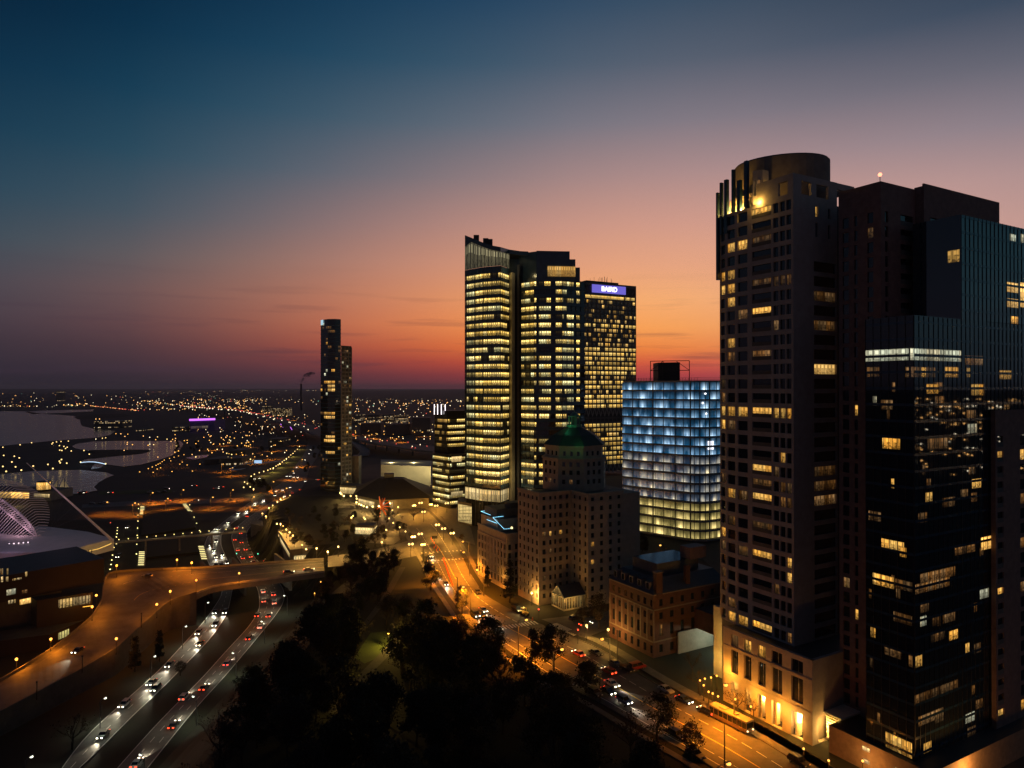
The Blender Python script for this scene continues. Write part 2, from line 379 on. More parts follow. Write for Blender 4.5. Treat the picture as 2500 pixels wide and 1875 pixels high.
def poly(px_list, z, m, mb, zoff=0.0):
    pts = [P(a, b, z) for a, b in px_list]
    ar = sum(pts[i].x * pts[(i + 1) % len(pts)].y - pts[(i + 1) % len(pts)].x * pts[i].y for i in range(len(pts)))
    if ar < 0: pts.reverse()
    mb.face([(p.x, p.y, p.z + zoff) for p in pts], m)
def resample(pts, n):
    d = [0]
    for a, b in zip(pts, pts[1:]): d.append(d[-1] + (b - a).length)
    out = []
    for i in range(n):
        t = d[-1] * i / (n - 1); k = 0
        while k < len(d) - 2 and d[k + 1] < t: k += 1
        f = (t - d[k]) / max(1e-6, d[k + 1] - d[k]); out.append(pts[k].lerp(pts[k + 1], min(1, f)))
    for _ in range(2):
        out = [out[0]] + [out[i - 1] * .25 + out[i] * .5 + out[i + 1] * .25 for i in range(1, n - 1)] + [out[-1]]
    return out
def strip(L, Rr, mb, m, dz=0.0, n=40, thick=None, side=None):
    a = resample(L, n); b = resample(Rr, n); o = Vector((0, 0, dz))
    for i in range(n - 1):
        q = [a[i] + o, b[i] + o, b[i + 1] + o, a[i + 1] + o]
        if (q[1] - q[0]).cross(q[3] - q[0]).z < 0: q.reverse()
        mb.face(q, m)
        if thick is not None:
            for e in (a, b):
                z0 = thick if not callable(thick) else None
                lo0 = Vector((e[i].x, e[i].y, thick)); lo1 = Vector((e[i + 1].x, e[i + 1].y, thick))
                mb.face([lo0, lo1, e[i + 1] + o, e[i] + o], side or m)
    return a, b
def Pz(l, z): return [P(a, b, z) for a, b in l]
def Pzz(l): return [P(a, b, z) for a, b, z in l]
def line_between(a, b, t, mb, m, w=.15, dz=.0, dash=None, i0=0, i1=None):
    """painted line at fraction t between the two road edges"""
    pts = [x.lerp(y, t) for x, y in zip(a, b)][i0:i1]
    d = 0
    for p, q in zip(pts, pts[1:]):
        seg = (q - p); L = seg.length; n = Vector((seg.y, -seg.x, 0)).normalized() * w
        s = 0
        while s < L - .01:
            e = min(L, s + (dash[0] if dash else L)); u0, u1 = p + seg * (s / L), p + seg * (e / L); o = Vector((0, 0, dz))
            f = [u0 - n + o, u1 - n + o, u1 + n + o, u0 + n + o]
            if (f[1] - f[0]).cross(f[3] - f[0]).z < 0: f.reverse()
            mb.face(f, m); s = e + (dash[1] if dash else 0)

# --- lakefront drive: two carriageways under the bridge (level -18)
LZ = -17.85
mk = MB()
rd = MB()
a, b = strip(Pz([(150, 1875), (203, 1798), (260, 1749), (384, 1640), (500, 1514), (543, 1451), (540, 1420), (505, 1372), (497, 1330), (510, 1302), (545, 1274), (608, 1227), (640, 1209)], LZ),
             Pz([(195, 1875), (271, 1805), (321, 1751), (395, 1683), (516, 1559), (556, 1500), (566, 1451), (572, 1420), (562, 1381), (540, 1330), (541, 1302), (570, 1274), (612, 1250), (652, 1219)], LZ), rd, ASPH2, n=70)
LEFT_CW = (a, b)
for t in (.04, .96): line_between(a, b, t, mk, PAINT, .1, .02)
line_between(a, b, .5, mk, PAINT, .09, .02, dash=(3, 6))
struct('lakefront_road_southbound', rd)
rd = MB()
a, b = strip(Pz([(285, 1875), (371, 1778), (500, 1647), (550, 1590), (608, 1529), (634, 1487), (630, 1440), (600, 1392), (575, 1355), (563, 1310), (572, 1290), (600, 1268), (640, 1240), (672, 1219)], LZ),
             Pz([(362, 1875), (481, 1726), (554, 1647), (620, 1568), (676, 1500), (697, 1467), (694, 1435), (655, 1392), (622, 1362), (604, 1320), (603, 1296), (625, 1272), (660, 1246), (692, 1222)], LZ), rd, ASPH2, n=70)
RIGHT_CW = (a, b)
for t in (.03, .97): line_between(a, b, t, mk, PAINT, .1, .02)
for t in (.36, .68): line_between(a, b, t, mk, PAINT, .09, .02, dash=(3, 6))
struct('lakefront_road_northbound', rd)
# cross street beside the garage, far harbour streets
rd = MB()
strip(Pz([(560, 1385), (640, 1374), (700, 1367)], LZ), Pz([(560, 1400), (640, 1390), (700, 1378)], LZ), rd, ASPH2, dz=.02, n=8)
strip(Pz([(200, 1232), (330, 1222), (480, 1219), (640, 1213)], LZ), Pz([(200, 1240), (330, 1235), (480, 1231), (650, 1222)], LZ), rd, ASPH2, dz=.03, n=12)
strip(Pz([(640, 1209), (690, 1180), (715, 1145), (745, 1105), (752, 1080), (745, 1055)], LZ), Pz([(700, 1220), (745, 1190), (752, 1150), (778, 1110), (784, 1080), (800, 1055)], LZ), rd, ASPH2, dz=.04, n=24)
struct('harbour_streets', rd)
lw = MB()
strip(Pz([(597, 1183), (640, 1165), (690, 1135), (735, 1092)], LZ), Pz([(610, 1196), (665, 1178), (718, 1145), (748, 1100)], LZ), lw, LAWN, dz=.03, n=16)
strip(Pz([(240, 1200), (330, 1196), (420, 1194)], LZ), Pz([(240, 1208), (330, 1206), (420, 1203)], LZ), lw, LAWN, dz=.03, n=6)
strip(Pz([(765, 1195), (775, 1160), (785, 1130)], LZ), Pz([(785, 1200), (795, 1170), (800, 1140)], LZ), lw, LAWN, dz=.02, n=6)
struct('lawn', lw)

# --- ramp and plaza in front of the war memorial hall (stands above the drive)
rd = MB()
a, b = strip(Pzz([(790, 1367, -3), (640, 1377, -4), (500, 1388, -4), (380, 1392, -4.5), (264, 1399, -5), (254, 1430, -6), (250, 1470, -7), (226, 1510, -8), (147, 1575, -9.5), (57, 1633, -11), (-60, 1700, -12)]),
             Pzz([(792, 1396, -3), (650, 1415, -4), (540, 1429, -4), (510, 1434, -4.2), (484, 1449, -5), (450, 1459, -6), (418, 1467, -7), (382, 1496, -8), (282, 1588, -9.5), (203, 1636, -11), (-60, 1775, -12)]), rd, mat('ramp_asphalt', (.1, .095, .09), .75, .6, .1), n=60)
RAMP = (a, b)
struct('ramp_road', rd)
line_between(a, b, .14, mk, CONCD, .35, .02, i0=20); line_between(a, b, .9, mk, CONCD, .25, .02); line_between(a, b, .07, mk, CONC, .9, .03, i1=20)
for i in range(0, 60, 3):
    v = (b[i] - a[i]); s_ = (a[min(59, i + 1)] - a[max(0, i - 1)]).normalized() * .07; o_ = Vector((0, 0, .025)); q_ = [a[i] + v * .02 - s_ + o_, a[i] + v * .98 - s_ + o_, a[i] + v * .98 + s_ + o_, a[i] + v * .02 + s_ + o_]
    mk.face(q_ if (q_[1] - q_[0]).cross(q_[3] - q_[0]).z > 0 else q_[::-1], CONCD)
line_between(a, b, .62, mk, YPAINT, .12, .02, i1=30)
line_between(a, b, .3, mk, PAINT, .08, .02, dash=(3, 6), i1=28)
# supporting deck, walls and parapets
br = thing('road_bridge', 'concrete road bridge carrying the amber lit street over the lakefront drive', 'bridge', tuple((a[8] + b[8]) / 2 - Vector((0, 0, 14))))
dk = MB(); pr = [MB(), MB()]
n0 = 20
for i in range(n0):
    q0, q1, q2, q3 = a[i], b[i], b[i + 1], a[i + 1]; w = (q1 - q0).normalized() * .7
    f = [q0 - w, q1 + w, q2 + w, q3 - w]
    dk.prism(f, lambda x, y: -6.2, lambda x, y: -4.35, CONCD) if False else None
    lo = [Vector((p.x, p.y, p.z - 2.2)) for p in f]; hi = [Vector((p.x, p.y, p.z - .06)) for p in f]
    dk.face(list(reversed(lo)), CONCD); dk.face(hi, CONCD)
    dk.face([lo[1], lo[2], hi[2], hi[1]], CONCD); dk.face([lo[3], lo[0], hi[0], hi[3]], CONCD)
    for k, (p, q) in enumerate(((q0 - w, q3 - w), (q1 + w, q2 + w))):
        t = (q - p).normalized(); nn = Vector((t.y, -t.x, 0)) * .18
        o = [p - nn, p + nn, q + nn, q - nn]
        zl, zh = -.05, .85
        vs = [Vector((c.x, c.y, c.z + zl)) for c in o] + [Vector((c.x, c.y, c.z + zh)) for c in o]
        for ff in ((4, 5, 6, 7), (0, 1, 5, 4), (1, 2, 6, 5), (2, 3, 7, 6), (3, 0, 4, 7)): pr[k].face([vs[c] for c in ff], CONC)
dk.build('deck', br)
for k in (0, 1): pr[k].build('parapet', br)
for px, py in ((515, 1462), (597, 1452), (708, 1440)):
    c = P(px, py, -18); pm = MB(); t = (b[10] - a[10]).normalized()
    d = (a[3] - a[9]).normalized(); hw = (a[10] - b[10]).length / 2 - 1
    c2 = c + (a[10] - b[10]).normalized() * (hw * .9)
    foot = [c2 + d * .6 + t * hw, c2 - d * .6 + t * hw, c2 - d * .6 - t * hw, c2 + d * .6 - t * hw]
    pm.prism(foot, -18.2, -5.7, CONCD); pm.build('pier', br)
# walls of the ramp
rw = [MB(), MB()]
for i in range(n0, len(a) - 1):
    for k, (p, q, r_) in enumerate(((a[i], a[i + 1], b[i]), (b[i], b[i + 1], a[i]))):
        t = (q - p).normalized(); nn = Vector((t.y, -t.x, 0))
        if nn.dot(r_ - p) > 0: nn = -nn
        o = [p, q, q + nn * .4, p + nn * .4]
        vs = [Vector((c.x, c.y, -18.2)) for c in o] + [Vector((c.x, c.y, c.z + 1.0)) for c in o]
        for ff in ((4, 5, 6, 7), (0, 1, 5, 4), (2, 3, 7, 6), (3, 0, 4, 7), (1, 2, 6, 5)): rw[k].face([vs[c] for c in ff], CONCD)
for k, lb in ((0, 'low concrete wall along the hall side of the amber ramp'), (1, 'tall dim concrete retaining wall along the outer side of the amber ramp')):
    solo('retaining_wall', rw[k], lb, 'wall')

# --- avenue on the bluff (level 0)
av = MB()
a, b = strip(Pz([(970, 1262), (1003, 1298), (1045, 1367), (1068, 1415), (1108, 1470), (1150, 1530), (1249, 1592), (1312, 1645), (1450, 1705), (1560, 1770), (1745, 1875), (1930, 1990)], .06),
             Pz([(1040, 1245), (1085, 1290), (1129, 1363), (1145, 1397), (1178, 1449), (1240, 1485), (1310, 1519), (1465, 1584), (1558, 1645), (1649, 1699), (1829, 1789), (2030, 1915)], .06), av, ASPH, n=80)
AVE = (a, b)
struct('avenue', av)
line_between(a, b, .5, mk, YPAINT, .16, .02, i0=22, i1=38); line_between(a, b, .48, mk, YPAINT, .14, .02, i0=50)
for t in (.24, .74): line_between(a, b, t, mk, PAINT, .09, .02, dash=(3, 7), i0=10)
line_between(a, b, .1, mk, PAINT, .1, .02, i0=52)
cs = MB()
strip(Pz([(1322, 1512), (1420, 1500), (1500, 1487)], .06), Pz([(1432, 1556), (1487, 1535), (1560, 1510)], .06), cs, ASPH, dz=.012, n=8)
strip(Pz([(800, 1358), (900, 1345), (985, 1325), (1020, 1310)], .06), Pz([(800, 1385), (920, 1372), (1000, 1362), (1045, 1350)], .06), cs, ASPH, dz=.012, n=10)
strip(Pz([(985, 1300), (960, 1270), (930, 1250), (880, 1245)], .06), Pz([(1010, 1285), (985, 1255), (950, 1238), (890, 1232)], .06), cs, ASPH, dz=.02, n=8)
struct('cross_street', cs)
pz_ = MB(); poly([(850, 1262), (895, 1238), (960, 1228), (1040, 1212), (1100, 1215), (1150, 1290), (1160, 1330), (1120, 1320), (1080, 1262), (1035, 1240), (1005, 1262), (1000, 1300), (960, 1330), (900, 1325), (870, 1290)], .03, mat('plaza_paving', (.1, .09, .08), .8, .35, .3), pz_); struct('plaza', pz_)
# pavements
pv = MB()
def walk(ed, off0, off1, i0=0, i1=None, sgn=1):
    e = ed[i0:i1]; L_, R_ = [], []
    for i, p in enumerate(e):
        q = e[min(len(e) - 1, i + 1)]; o = e[max(0, i - 1)]; t = (q - o).normalized(); n = Vector((t.y, -t.x, 0)) * sgn
        L_.append(p + n * off0); R_.append(p + n * off1)
    for i in range(len(e) - 1):
        q = [L_[i], R_[i], R_[i + 1], L_[i + 1]]
        if (q[1] - q[0]).cross(q[3] - q[0]).z < 0: q.reverse()
        q = [Vector((c.x, c.y, .2)) for c in q]; pv.face(q, PAVE)
        for e0, e1 in ((L_[i], L_[i + 1]), (R_[i], R_[i + 1])):
            pv.face([Vector((e0.x, e0.y, -.1)), Vector((e1.x, e1.y, -.1)), Vector((e1.x, e1.y, .2)), Vector((e0.x, e0.y, .2))], PAVE)
walk(b, .0, .25, 0, 43, -1); walk(b, 2.6, 4.6, 0, 43, -1); walk(b, 0, .25, 56, None, -1); walk(b, 2.4, 5.6, 56, None, -1); walk(b, .3, 5.5, 70, None, -1)
walk(a, .0, .25, 0, None, 1); walk(a, 2.4, 4.2, 0, None, 1)
struct('pavement', pv)
# crosswalk bars, stop lines
def bars(p0, p1, n, length, ang=None):
    A = P(*p0, .08); B = P(*p1, .08); d = (B - A); st = d / n
    l = Vector((d.y, -d.x, 0)).normalized() * length / 2 if ang is None else Vector((math.cos(ang), math.sin(ang), 0)) * length / 2
    w = d.normalized() * .3
    for i in range(n + 1):
        c = A + st * i; q = [c - l - w, c + l - w, c + l + w, c - l + w]
        if (q[1] - q[0]).cross(q[3] - q[0]).z < 0: q.reverse()
        mk.face([v + Vector((0, 0, .02)) for v in q], PAINT)
bars((1224, 1533), (1308, 1520), 11, 3.4); bars((1352, 1524), (1408, 1549), 13, 3.4)
bars((1037, 1372), (1130, 1362), 1, 0.01); bars((1030, 1350), (1125, 1344), 10, 2.2); bars((1045, 1370), (1130, 1364), 10, 2.0)
struct('road_markings', mk)

# park paths
pp = MB()
strip(Pz([(975, 1385), (960, 1410), (925, 1470), (880, 1530), (868, 1545)], .05), Pz([(990, 1385), (976, 1410), (940, 1472), (890, 1535), (880, 1548)], .05), pp, PATHM, n=14)
strip(Pz([(1000, 1500), (960, 1560), (925, 1600), (880, 1640), (800, 1740)], .05), Pz([(1015, 1502), (985, 1565), (945, 1605), (900, 1650), (830, 1745)], .05), pp, PATHM, n=14)
strip(Pz([(850, 1255), (880, 1280), (930, 1310)], .05), Pz([(875, 1250), (905, 1275), (950, 1300)], .05), pp, PATHM, n=6)
struct('park_path', pp)
lw = MB(); poly([(905, 1545), (950, 1540), (975, 1560), (935, 1600), (890, 1620), (865, 1605)], .02, LAWN, lw); poly([(860, 1680), (895, 1672), (905, 1705), (860, 1735), (840, 1715)], .02, LAWN, lw); struct('park_light_pools', lw)  # brighter grass patches paint the park lamps' pools of light into the ground

# ------------------------------------------------------------------ water
wm_ = bpy.data.materials.new('lake_water'); wm_.use_nodes = True; t, N, M = nodes_of(wm_); bs = t.nodes['Principled BSDF']
bs.inputs['Base Color'].default_value = (.012, .018, .024, 1); bs.inputs['Roughness'].default_value = .14; bs.inputs['Specular IOR Level'].default_value = .28
co = N('ShaderNodeTexCoord'); nz = N('ShaderNodeTexNoise'); nz.inputs['Scale'].default_value = .11; nz.inputs['Detail'].default_value = 5
t.links.new(co.outputs['Object'], nz.inputs['Vector']); bp = N('ShaderNodeBump'); bp.inputs['Strength'].default_value = .6; bp.inputs['Distance'].default_value = 1.2
t.links.new(nz.outputs[0], bp.inputs['Height']); t.links.new(bp.outputs[0], bs.inputs['Normal'])
WZ = -17.4
def water(px): 
    mb = MB(); poly(px, WZ, wm_, mb); return struct('water', mb)
water([(-400, 1004), (60, 1004), (110, 1011), (150, 1013), (195, 1017), (196, 1031), (200, 1040), (235, 1048), (282, 1052), (268, 1062), (240, 1068), (120, 1077), (0, 1089), (-400, 1125)])
water([(62, 1006), (90, 1003), (160, 1001), (230, 1000), (225, 1004), (150, 1008), (80, 1011)])
water([(175, 1089), (190, 1083), (225, 1078), (300, 1076), (380, 1077), (440, 1076), (448, 1084), (437, 1100), (420, 1112), (390, 1122), (345, 1134), (300, 1139), (255, 1133), (212, 1128), (198, 1126), (215, 1120), (250, 1117), (258, 1109), (215, 1100), (185, 1095)])
water([(225, 1138), (232, 1133), (255, 1134), (245, 1142), (222, 1146)])
water([(-300, 1170), (0, 1158), (80, 1150), (200, 1147), (262, 1154), (278, 1160), (262, 1166), (240, 1178), (230, 1189), (238, 1197), (200, 1205), (140, 1206), (0, 1206), (-300, 1215)])
water([(452, 1118), (480, 1112), (510, 1110), (505, 1116), (475, 1122)])
pn = MB(); poly([(215, 1099), (300, 1098), (362, 1098), (370, 1101), (345, 1108), (270, 1115), (225, 1120), (205, 1119), (235, 1110)], WZ, GRASS, pn, .25); struct('peninsula', pn)
pn = MB(); poly([(180, 1018), (210, 1012), (300, 1010), (320, 1016), (250, 1022), (190, 1024)], WZ, GRASS, pn, .25); struct('breakwater_land', pn)
# far hills: low ridge on the horizon
hl = MB()
for k, (yy, h0) in enumerate(((9000, 18), (16000, 42), (26000, 70))):
    prevp = None
    for i in range(81):
        x = -yy * 1.3 + yy * 2.6 * i / 80; h = -18 + h0 * (.65 + .35 * math.sin(i * .21 + k * 2) * math.cos(i * .083 + k))
        if prevp: hl.face([(prevp[0], yy - 900, -20), (x, yy - 900, -20), (x, yy, h), (prevp[0], yy, prevp[1])], DIRTG); hl.face([(prevp[0], yy, prevp[1]), (x, yy, h), (x, yy + 1500, -20), (prevp[0], yy + 1500, -20)], DIRTG)
        prevp = (x, h)
struct('hills', hl)
# ------------------------------------------------------------------ buildings on the avenue: frame (a along the avenue towards us, b away from it)
FO = Vector((54.7, 180.7, 0)); FS = Vector((.498, -.867, 0)); FN = Vector((.867, .498, 0))
def fr(a, b): return FO + FS * a + FN * b
def frbox(mb, a0, a1, b0, b1, z0, z1, m, top=None): mb.prism([fr(a0, b0), fr(a1, b0), fr(a1, b1), fr(a0, b1)], z0, z1, m, top)
def hit(tab, px, py):
    for r in tab:
        if r[0] <= px <= r[2] and r[1] <= py <= r[3]: return r[4]
    return None
def cell(A, B, u0, u1, z0, z1):
    c = A + (B - A).normalized() * ((u0 + u1) / 2); return proj((c.x, c.y, (z0 + z1) / 2))

# ===== pale stone apartment tower with the round crown
KT = []; AMB0 = (1, .36, .03)
t1 = thing('apartment_tower', 'pale stone apartment tower with a rounded crown and an arcaded base glowing amber', 'tower', tuple(fr(8, 10)))
UC = [(1840,500,1882,535,'w'),(1765,598,1792,620,'w'),(1796,592,1824,612,'w'),(1838,586,1860,602,'d'),(1765,655,1792,690,'w'),(1750,655,1766,690,'w'),(1838,678,1884,704,'d'),(1886,664,1932,700,'d'),
 (1750,698,1792,724,'w'),(1766,726,1792,754,'w'),(1838,748,1886,774,'w'),(1797,756,1826,784,'d'),(1766,826,1793,853,'w'),(1775,863,1793,882,'d'),(1750,990,1935,1025,'w'),(1836,1134,1888,1167,'w'),
 (1840,1170,1886,1194,'d'),(1900,1178,1935,1207,'d'),(1766,1190,1794,1219,'w'),(1798,1196,1826,1225,'d'),(1836,1205,1886,1235,'w'),(1906,1216,1935,1246,'d'),(1768,1256,1795,1285,'d'),(1838,1276,1890,1298,'d'),
 (1798,1334,1828,1355,'d'),(1836,1344,1888,1368,'w'),(1920,1366,1936,1388,'w'),(1768,1498,1796,1520,'w'),(1800,1509,1832,1534,'w'),(1838,1520,1892,1558,'w'),
 (1984,896,2050,928,'W'),(1984,976,2050,1006,'w'),(1984,1012,2050,1037,'p'),(2000,770,2050,800,'d'),(1984,1130,2050,1160,'d'),(1984,1208,2050,1241,'d'),(2028,1368,2052,1400,'w')]
LK = {'w': WARM, 'd': WARMD, 'W': BRIGHTW, 'p': PALE}
w1 = Wins(t1); st = MB(); core = MB()
FZ = [20.8 + 3.6 * k for k in range(30)]
wz = [(z - 1.3, z + 1.15) for z in FZ]
pA, pB, pC, pD, pE = fr(-6, 5.3), fr(-3, 4.4), fr(1, 4), fr(18.5, 4), fr(18.5, 20.6)
def facade(A, B, cols, wz_, z0, z1, m, tab, ws, th=.55, back=.45):
    gridwall(st, A, B, z0, z1, wz_, cols, th, m)
    for a, b in wz_:
        for c, d in cols:
            k = hit(tab, *cell(A, B, c, d, a, b)) if tab else None
            if not k and tab is UC and random.random() < .09: k = random.choice('dddw')
            if not k and tab is KT and random.random() < .07: k = 'd'
            ws.add(A, B, c, d, a, b, back, LK[k] if k else GLASS, bool(k))
facade(pA, pB, [(.5, 2.7)], wz, 19, 127, STONE, UC, w1)
facade(pB, pC, [(.5, 3.4)], wz, 19, 127, STONE, UC, w1)
cols = [(u_on(pC, pD, a), u_on(pC, pD, b)) for a, b in ((1801, 1825), (1836, 1883), (1888, 1901), (1904, 1917), (1920, 1932))]
facade(pC, pD, cols, wz, 19, 127, STONE, UC, w1)
facade(pD, pE, [(7.6, 16.2)], wz[:26], 19, 113.5, STONE, UC, w1)
gridwall(st, pD, pE, 113.5, 127, [(118, 121.5), (123, 125.5)], [(8.2, 9.2), (13, 14)], .55, STONE)
for a, b in ((118, 121.5), (123, 125.5)):
    for c, d in ((8.2, 9.2), (13, 14)): w1.add(pD, pE, c, d, a, b, .4, WARM if (a > 122 and c < 9) else SPAN)
for z in FZ[:30]:                                     # balcony slabs and rails in the wide bay
    st.wallbox(pC, pD, cols[1][0] + .05, cols[1][1] - .05, z - 1.3, z - .35, .1, CONCD, .03)
w1.done()
core.prism([pA + FN * .7, pB + FN * .7, pC + FN * .7, fr(17.9, 4.7), fr(17.9, 20.6), fr(17.5, 26), fr(-5.4, 26)], 1, 126.9, CONCD)
core.build('core', t1)
# loggia storey and parapet
gridwall(st, fr(6, 4), pD, 127, 132.5, [(127.8, 131)], [(u_on(fr(6, 4), pD, 1901), u_on(fr(6, 4), pD, 1924))], .6, STONE)
gridwall(st, pD, pE, 127, 132.5, [(127.8, 131)], [(3.0, 6.6), (8.6, 13.2)], .6, STONE)
frbox(st, 17.7, 18.48, 20.7, 27.6, 130.9, 132.45, STONE); frbox(st, 10, 17.6, 26.9, 27.6, 130.9, 132.4, STONE)
frbox(st, -5.5, 17.8, 5.6, 20.4, 126.92, 127.4, DROOF)
st.build('facade', t1)
# crown: upright elliptic drum
cr = MB(); cc = Vector((72.6, 187.5, 0)); vx = Vector((.93, -.36, 0)); vy = Vector((.36, .93, 0))
def ell(s_, k0=0, k1=36, n=36): return [cc + vx * (12.1 * s_ * math.cos(2 * math.pi * i / n)) + vy * (9.3 * s_ * math.sin(2 * math.pi * i / n)) for i in range(k0, k1)]
cr.prism(ell(1), 127.5, 140.8, mat('crown_stone', (.2, .165, .13), .85, .3, .5), DROOF)
cr.prism(ell(.97), 140.8, 141.2, DROOF)
crown = cr.build('crown', t1)
wl = MB()                                             # sloping cut wall and window of the crown, over the terrace
Ac, Bc = D(1838, 480, 176.5), D(1862, 480, 175.4)
wl.prism([V2(Ac), V2(Bc), V2(Bc) + FN * 2.2, V2(Ac) + FN * 2.2], 127.4, 136, STONE); wl.build('gable', crown)
for px in (1841, 1850, 1858):
    m_ = MB(); pane(m_, V2(Ac), V2(Bc), u_on(V2(Ac), V2(Bc), px), u_on(V2(Ac), V2(Bc), px) + .6, 129.5, 133.5, -.02, WARMD); m_.build('window', crown)
# glass fins with amber uplights on the terrace
fb = [(1753, 133.6, 188), (1762, 136, 187), (1774, 136.4, 185.6), (1791, 138.6, 184), (1806, 135.5, 183), (1823, 140.2, 181.8)]
for i, (px, zt, d) in enumerate(fb):
    f_ = MB(); c = V2(D(px, 480, d)); w_ = .3 if i in (0, 1, 3) else .5
    f_.prism([c - FS * w_ - FN * .5, c + FS * w_ - FN * .5, c + FS * w_ + FN * .4, c - FS * w_ + FN * .4], 122 if i else 110, zt, SPAN); f_.build('fin', t1)
tw = MB(); tw.prism([fr(-5.2, 8.2), fr(3.5, 7.2), fr(3.5, 7.8), fr(-5.2, 8.8)], 127, 131.8, STONE); tw.build('terrace_wall', t1)
for i, (a_, b_) in enumerate(((-4.6, 6.6), (-1.8, 6.0), (1.6, 6.2))):
    lightobj('uplight', t1, fr(a_, b_) + Vector((0, 0, 127.8)), (1, .55, .1), 2600, .2)
lightobj('uplight', t1, D(1850, 494, 175), (1, .55, .1), 900, .2); lightobj('uplight', t1, D(1872, 478, 174.5), (1, .55, .1), 800, .2)
# base
bs_ = MB(); A, B = fr(0, 0), fr(26.5, 0)
C5 = [(u_on(A, B, x), u_on(A, B, y)) for x, y in ((1784, 1801), (1815, 1833), (1849, 1868), (1882, 1908), (1930, 1959))]
wb = Wins(t1, 'window')
UCP = [(1780, 1545, 1804, 1580, 'd'), (1806, 1550, 1872, 1608, 'w'), (1876, 1580, 1892, 1615, 'd')]
stp = st; st = bs_
gridwall(bs_, A, B, 0, 19.2, [(0.15, 6.0), (8.3, 14.0), (15.1, 18.0)], C5, .9, STONE)
for c, d in C5:
    for a, b in ((8.3, 14.0), (15.1, 18.0)):
        k = hit(UCP, *cell(A, B, c, d, a, b))
        for q in range(2):
            mid = (c + d) / 2; uu = (c, mid - .06) if q == 0 else (mid + .06, d)
            wb.add(A, B, uu[0], uu[1], a, b, .6, LK[k] if k else GLASS)
gridwall(bs_, fr(26.5, 0), fr(26.5, 14), 0, 19.2, [(0.15, 5.8)], [(2, 7)], .9, STONE)
frbox(bs_, .6, 25.4, 1.1, 22, 18.6, 19.1, DROOF); frbox(bs_, .5, 25.2, 3.6, 14, 0, 18.5, STONE)
for z in (7.0, 14.5): bs_.wallbox(A, B, .01, 26.49, z, z + .35, .12, STONE, .1)
bs_.build('arcade_base', t1); wb.done()
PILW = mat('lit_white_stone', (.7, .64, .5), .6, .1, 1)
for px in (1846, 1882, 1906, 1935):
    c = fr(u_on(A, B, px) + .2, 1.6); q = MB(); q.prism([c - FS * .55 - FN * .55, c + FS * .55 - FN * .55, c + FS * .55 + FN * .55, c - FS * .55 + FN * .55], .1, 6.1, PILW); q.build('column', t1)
lightobj('added_facade_glow', t1, fr(2.2, -2.6) + Vector((0, 0, 8.2)), AMB0, 2800, .3); lightobj('added_facade_glow', t1, fr(11, -2.4) + Vector((0, 0, 6.0)), AMB0, 1500, .3); lightobj('added_facade_glow', t1, fr(19, -2.4) + Vector((0, 0, 5.4)), AMB0, 1900, .3)  # fixtureless lights added to spread the street lamp's glow over the facade
lan = emit('lantern_glow', (1.0, .82, .42), 2.6)
for i, (a_, b_, e) in enumerate(((1.5, 2.2, 900), (6, 2.2, 900), (12, 2.0, 1500), (17.5, 2.0, 2600), (23, 2.2, 3400))):
    lightobj('arcade_light', t1, fr(a_, b_) + Vector((0, 0, 4.6)), (1, .5, .1), e, .3)
for a_, b_, h in ((22.4, .8, 2.3), (27.6, 5.4, 2.0)):
    q = MB(); c = fr(a_, b_); q.prism([c - FS * .35 - FN * .35, c + FS * .35 - FN * .35, c + FS * .35 + FN * .35, c - FS * .35 + FN * .35], 3.4, 3.4 + h, lan); q.build('wall_lantern', t1)
    lightobj('lantern_light', t1, c - FN * 1.6 + Vector((0, 0, 4)), (1, .45, .08), 1000, .4)
cn = MB()                                             # louvred entrance canopy beside the base
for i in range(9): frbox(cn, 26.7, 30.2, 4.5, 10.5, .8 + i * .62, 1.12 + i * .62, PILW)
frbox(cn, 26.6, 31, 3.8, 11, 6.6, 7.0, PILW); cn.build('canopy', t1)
lightobj('canopy_light', t1, fr(28.4, 3.2) + Vector((0, 0, 3.4)), (1, .6, .15), 700, .3)
for z in (9.6, 13.2, 16.8):
    q = MB(); frbox(q, 18.6, 25, 5, 11, z, z + .3, STONE); frbox(q, 24.8, 25, 5, 11, z + .35, z + 1.3, GLASS); q.build('balcony', t1)

# ===== brown brick and black glass apartment tower
t2 = thing('apartment_tower', 'dark brown brick and black glass apartment tower with a red beacon on its roof', 'tower', tuple(fr(44, 20)))
KB = []
bk = MB(); st = bk; w2 = Wins(t2)
KZ = [5.4 + 3.35 * k + 3.35 for k in range(36)]
kz = [(z - 1.2, z + 1.2) for z in KZ if z < 122]
KT = [(2075,896,2096,920,'d'),(2080,978,2096,1002,'w'),(2084,1225,2098,1244,'d'),(2085,1500,2100,1526,'w'),(2088,1744,2102,1772,'w'),(2028,1565,2060,1596,'w'),(2030,1498,2062,1520,'w'),(2040,1716,2066,1742,'d'),
 (2108,560,2130,576,'d'),(2434,1058,2456,1076,'d'),(2416,1098,2452,1122,'w'),(2488,1100,2560,1130,'w'),(2418,1427,2455,1456,'w'),(2418,1716,2456,1750,'w'),(2486,1712,2560,1745,'w'),(2486,1300,2560,1330,'d'),(2486,1425,2560,1460,'d')]
A, B = fr(25.6, 11), fr(36, 11)
facade(A, B, [(1.0, 2.6), (u_on(A, B, 2086), u_on(A, B, 2094)), (7.2, 8.6)], kz, 0, 127, BRICK, KT, w2, .4, .3)
A, B = fr(36, 11), fr(36, 24.4)
gridwall(bk, A, B, 0, 127, [q for q in kz if q[0] > 90], [(1.6, 2.8), (7.5, 12.6)], .4, BRICK)
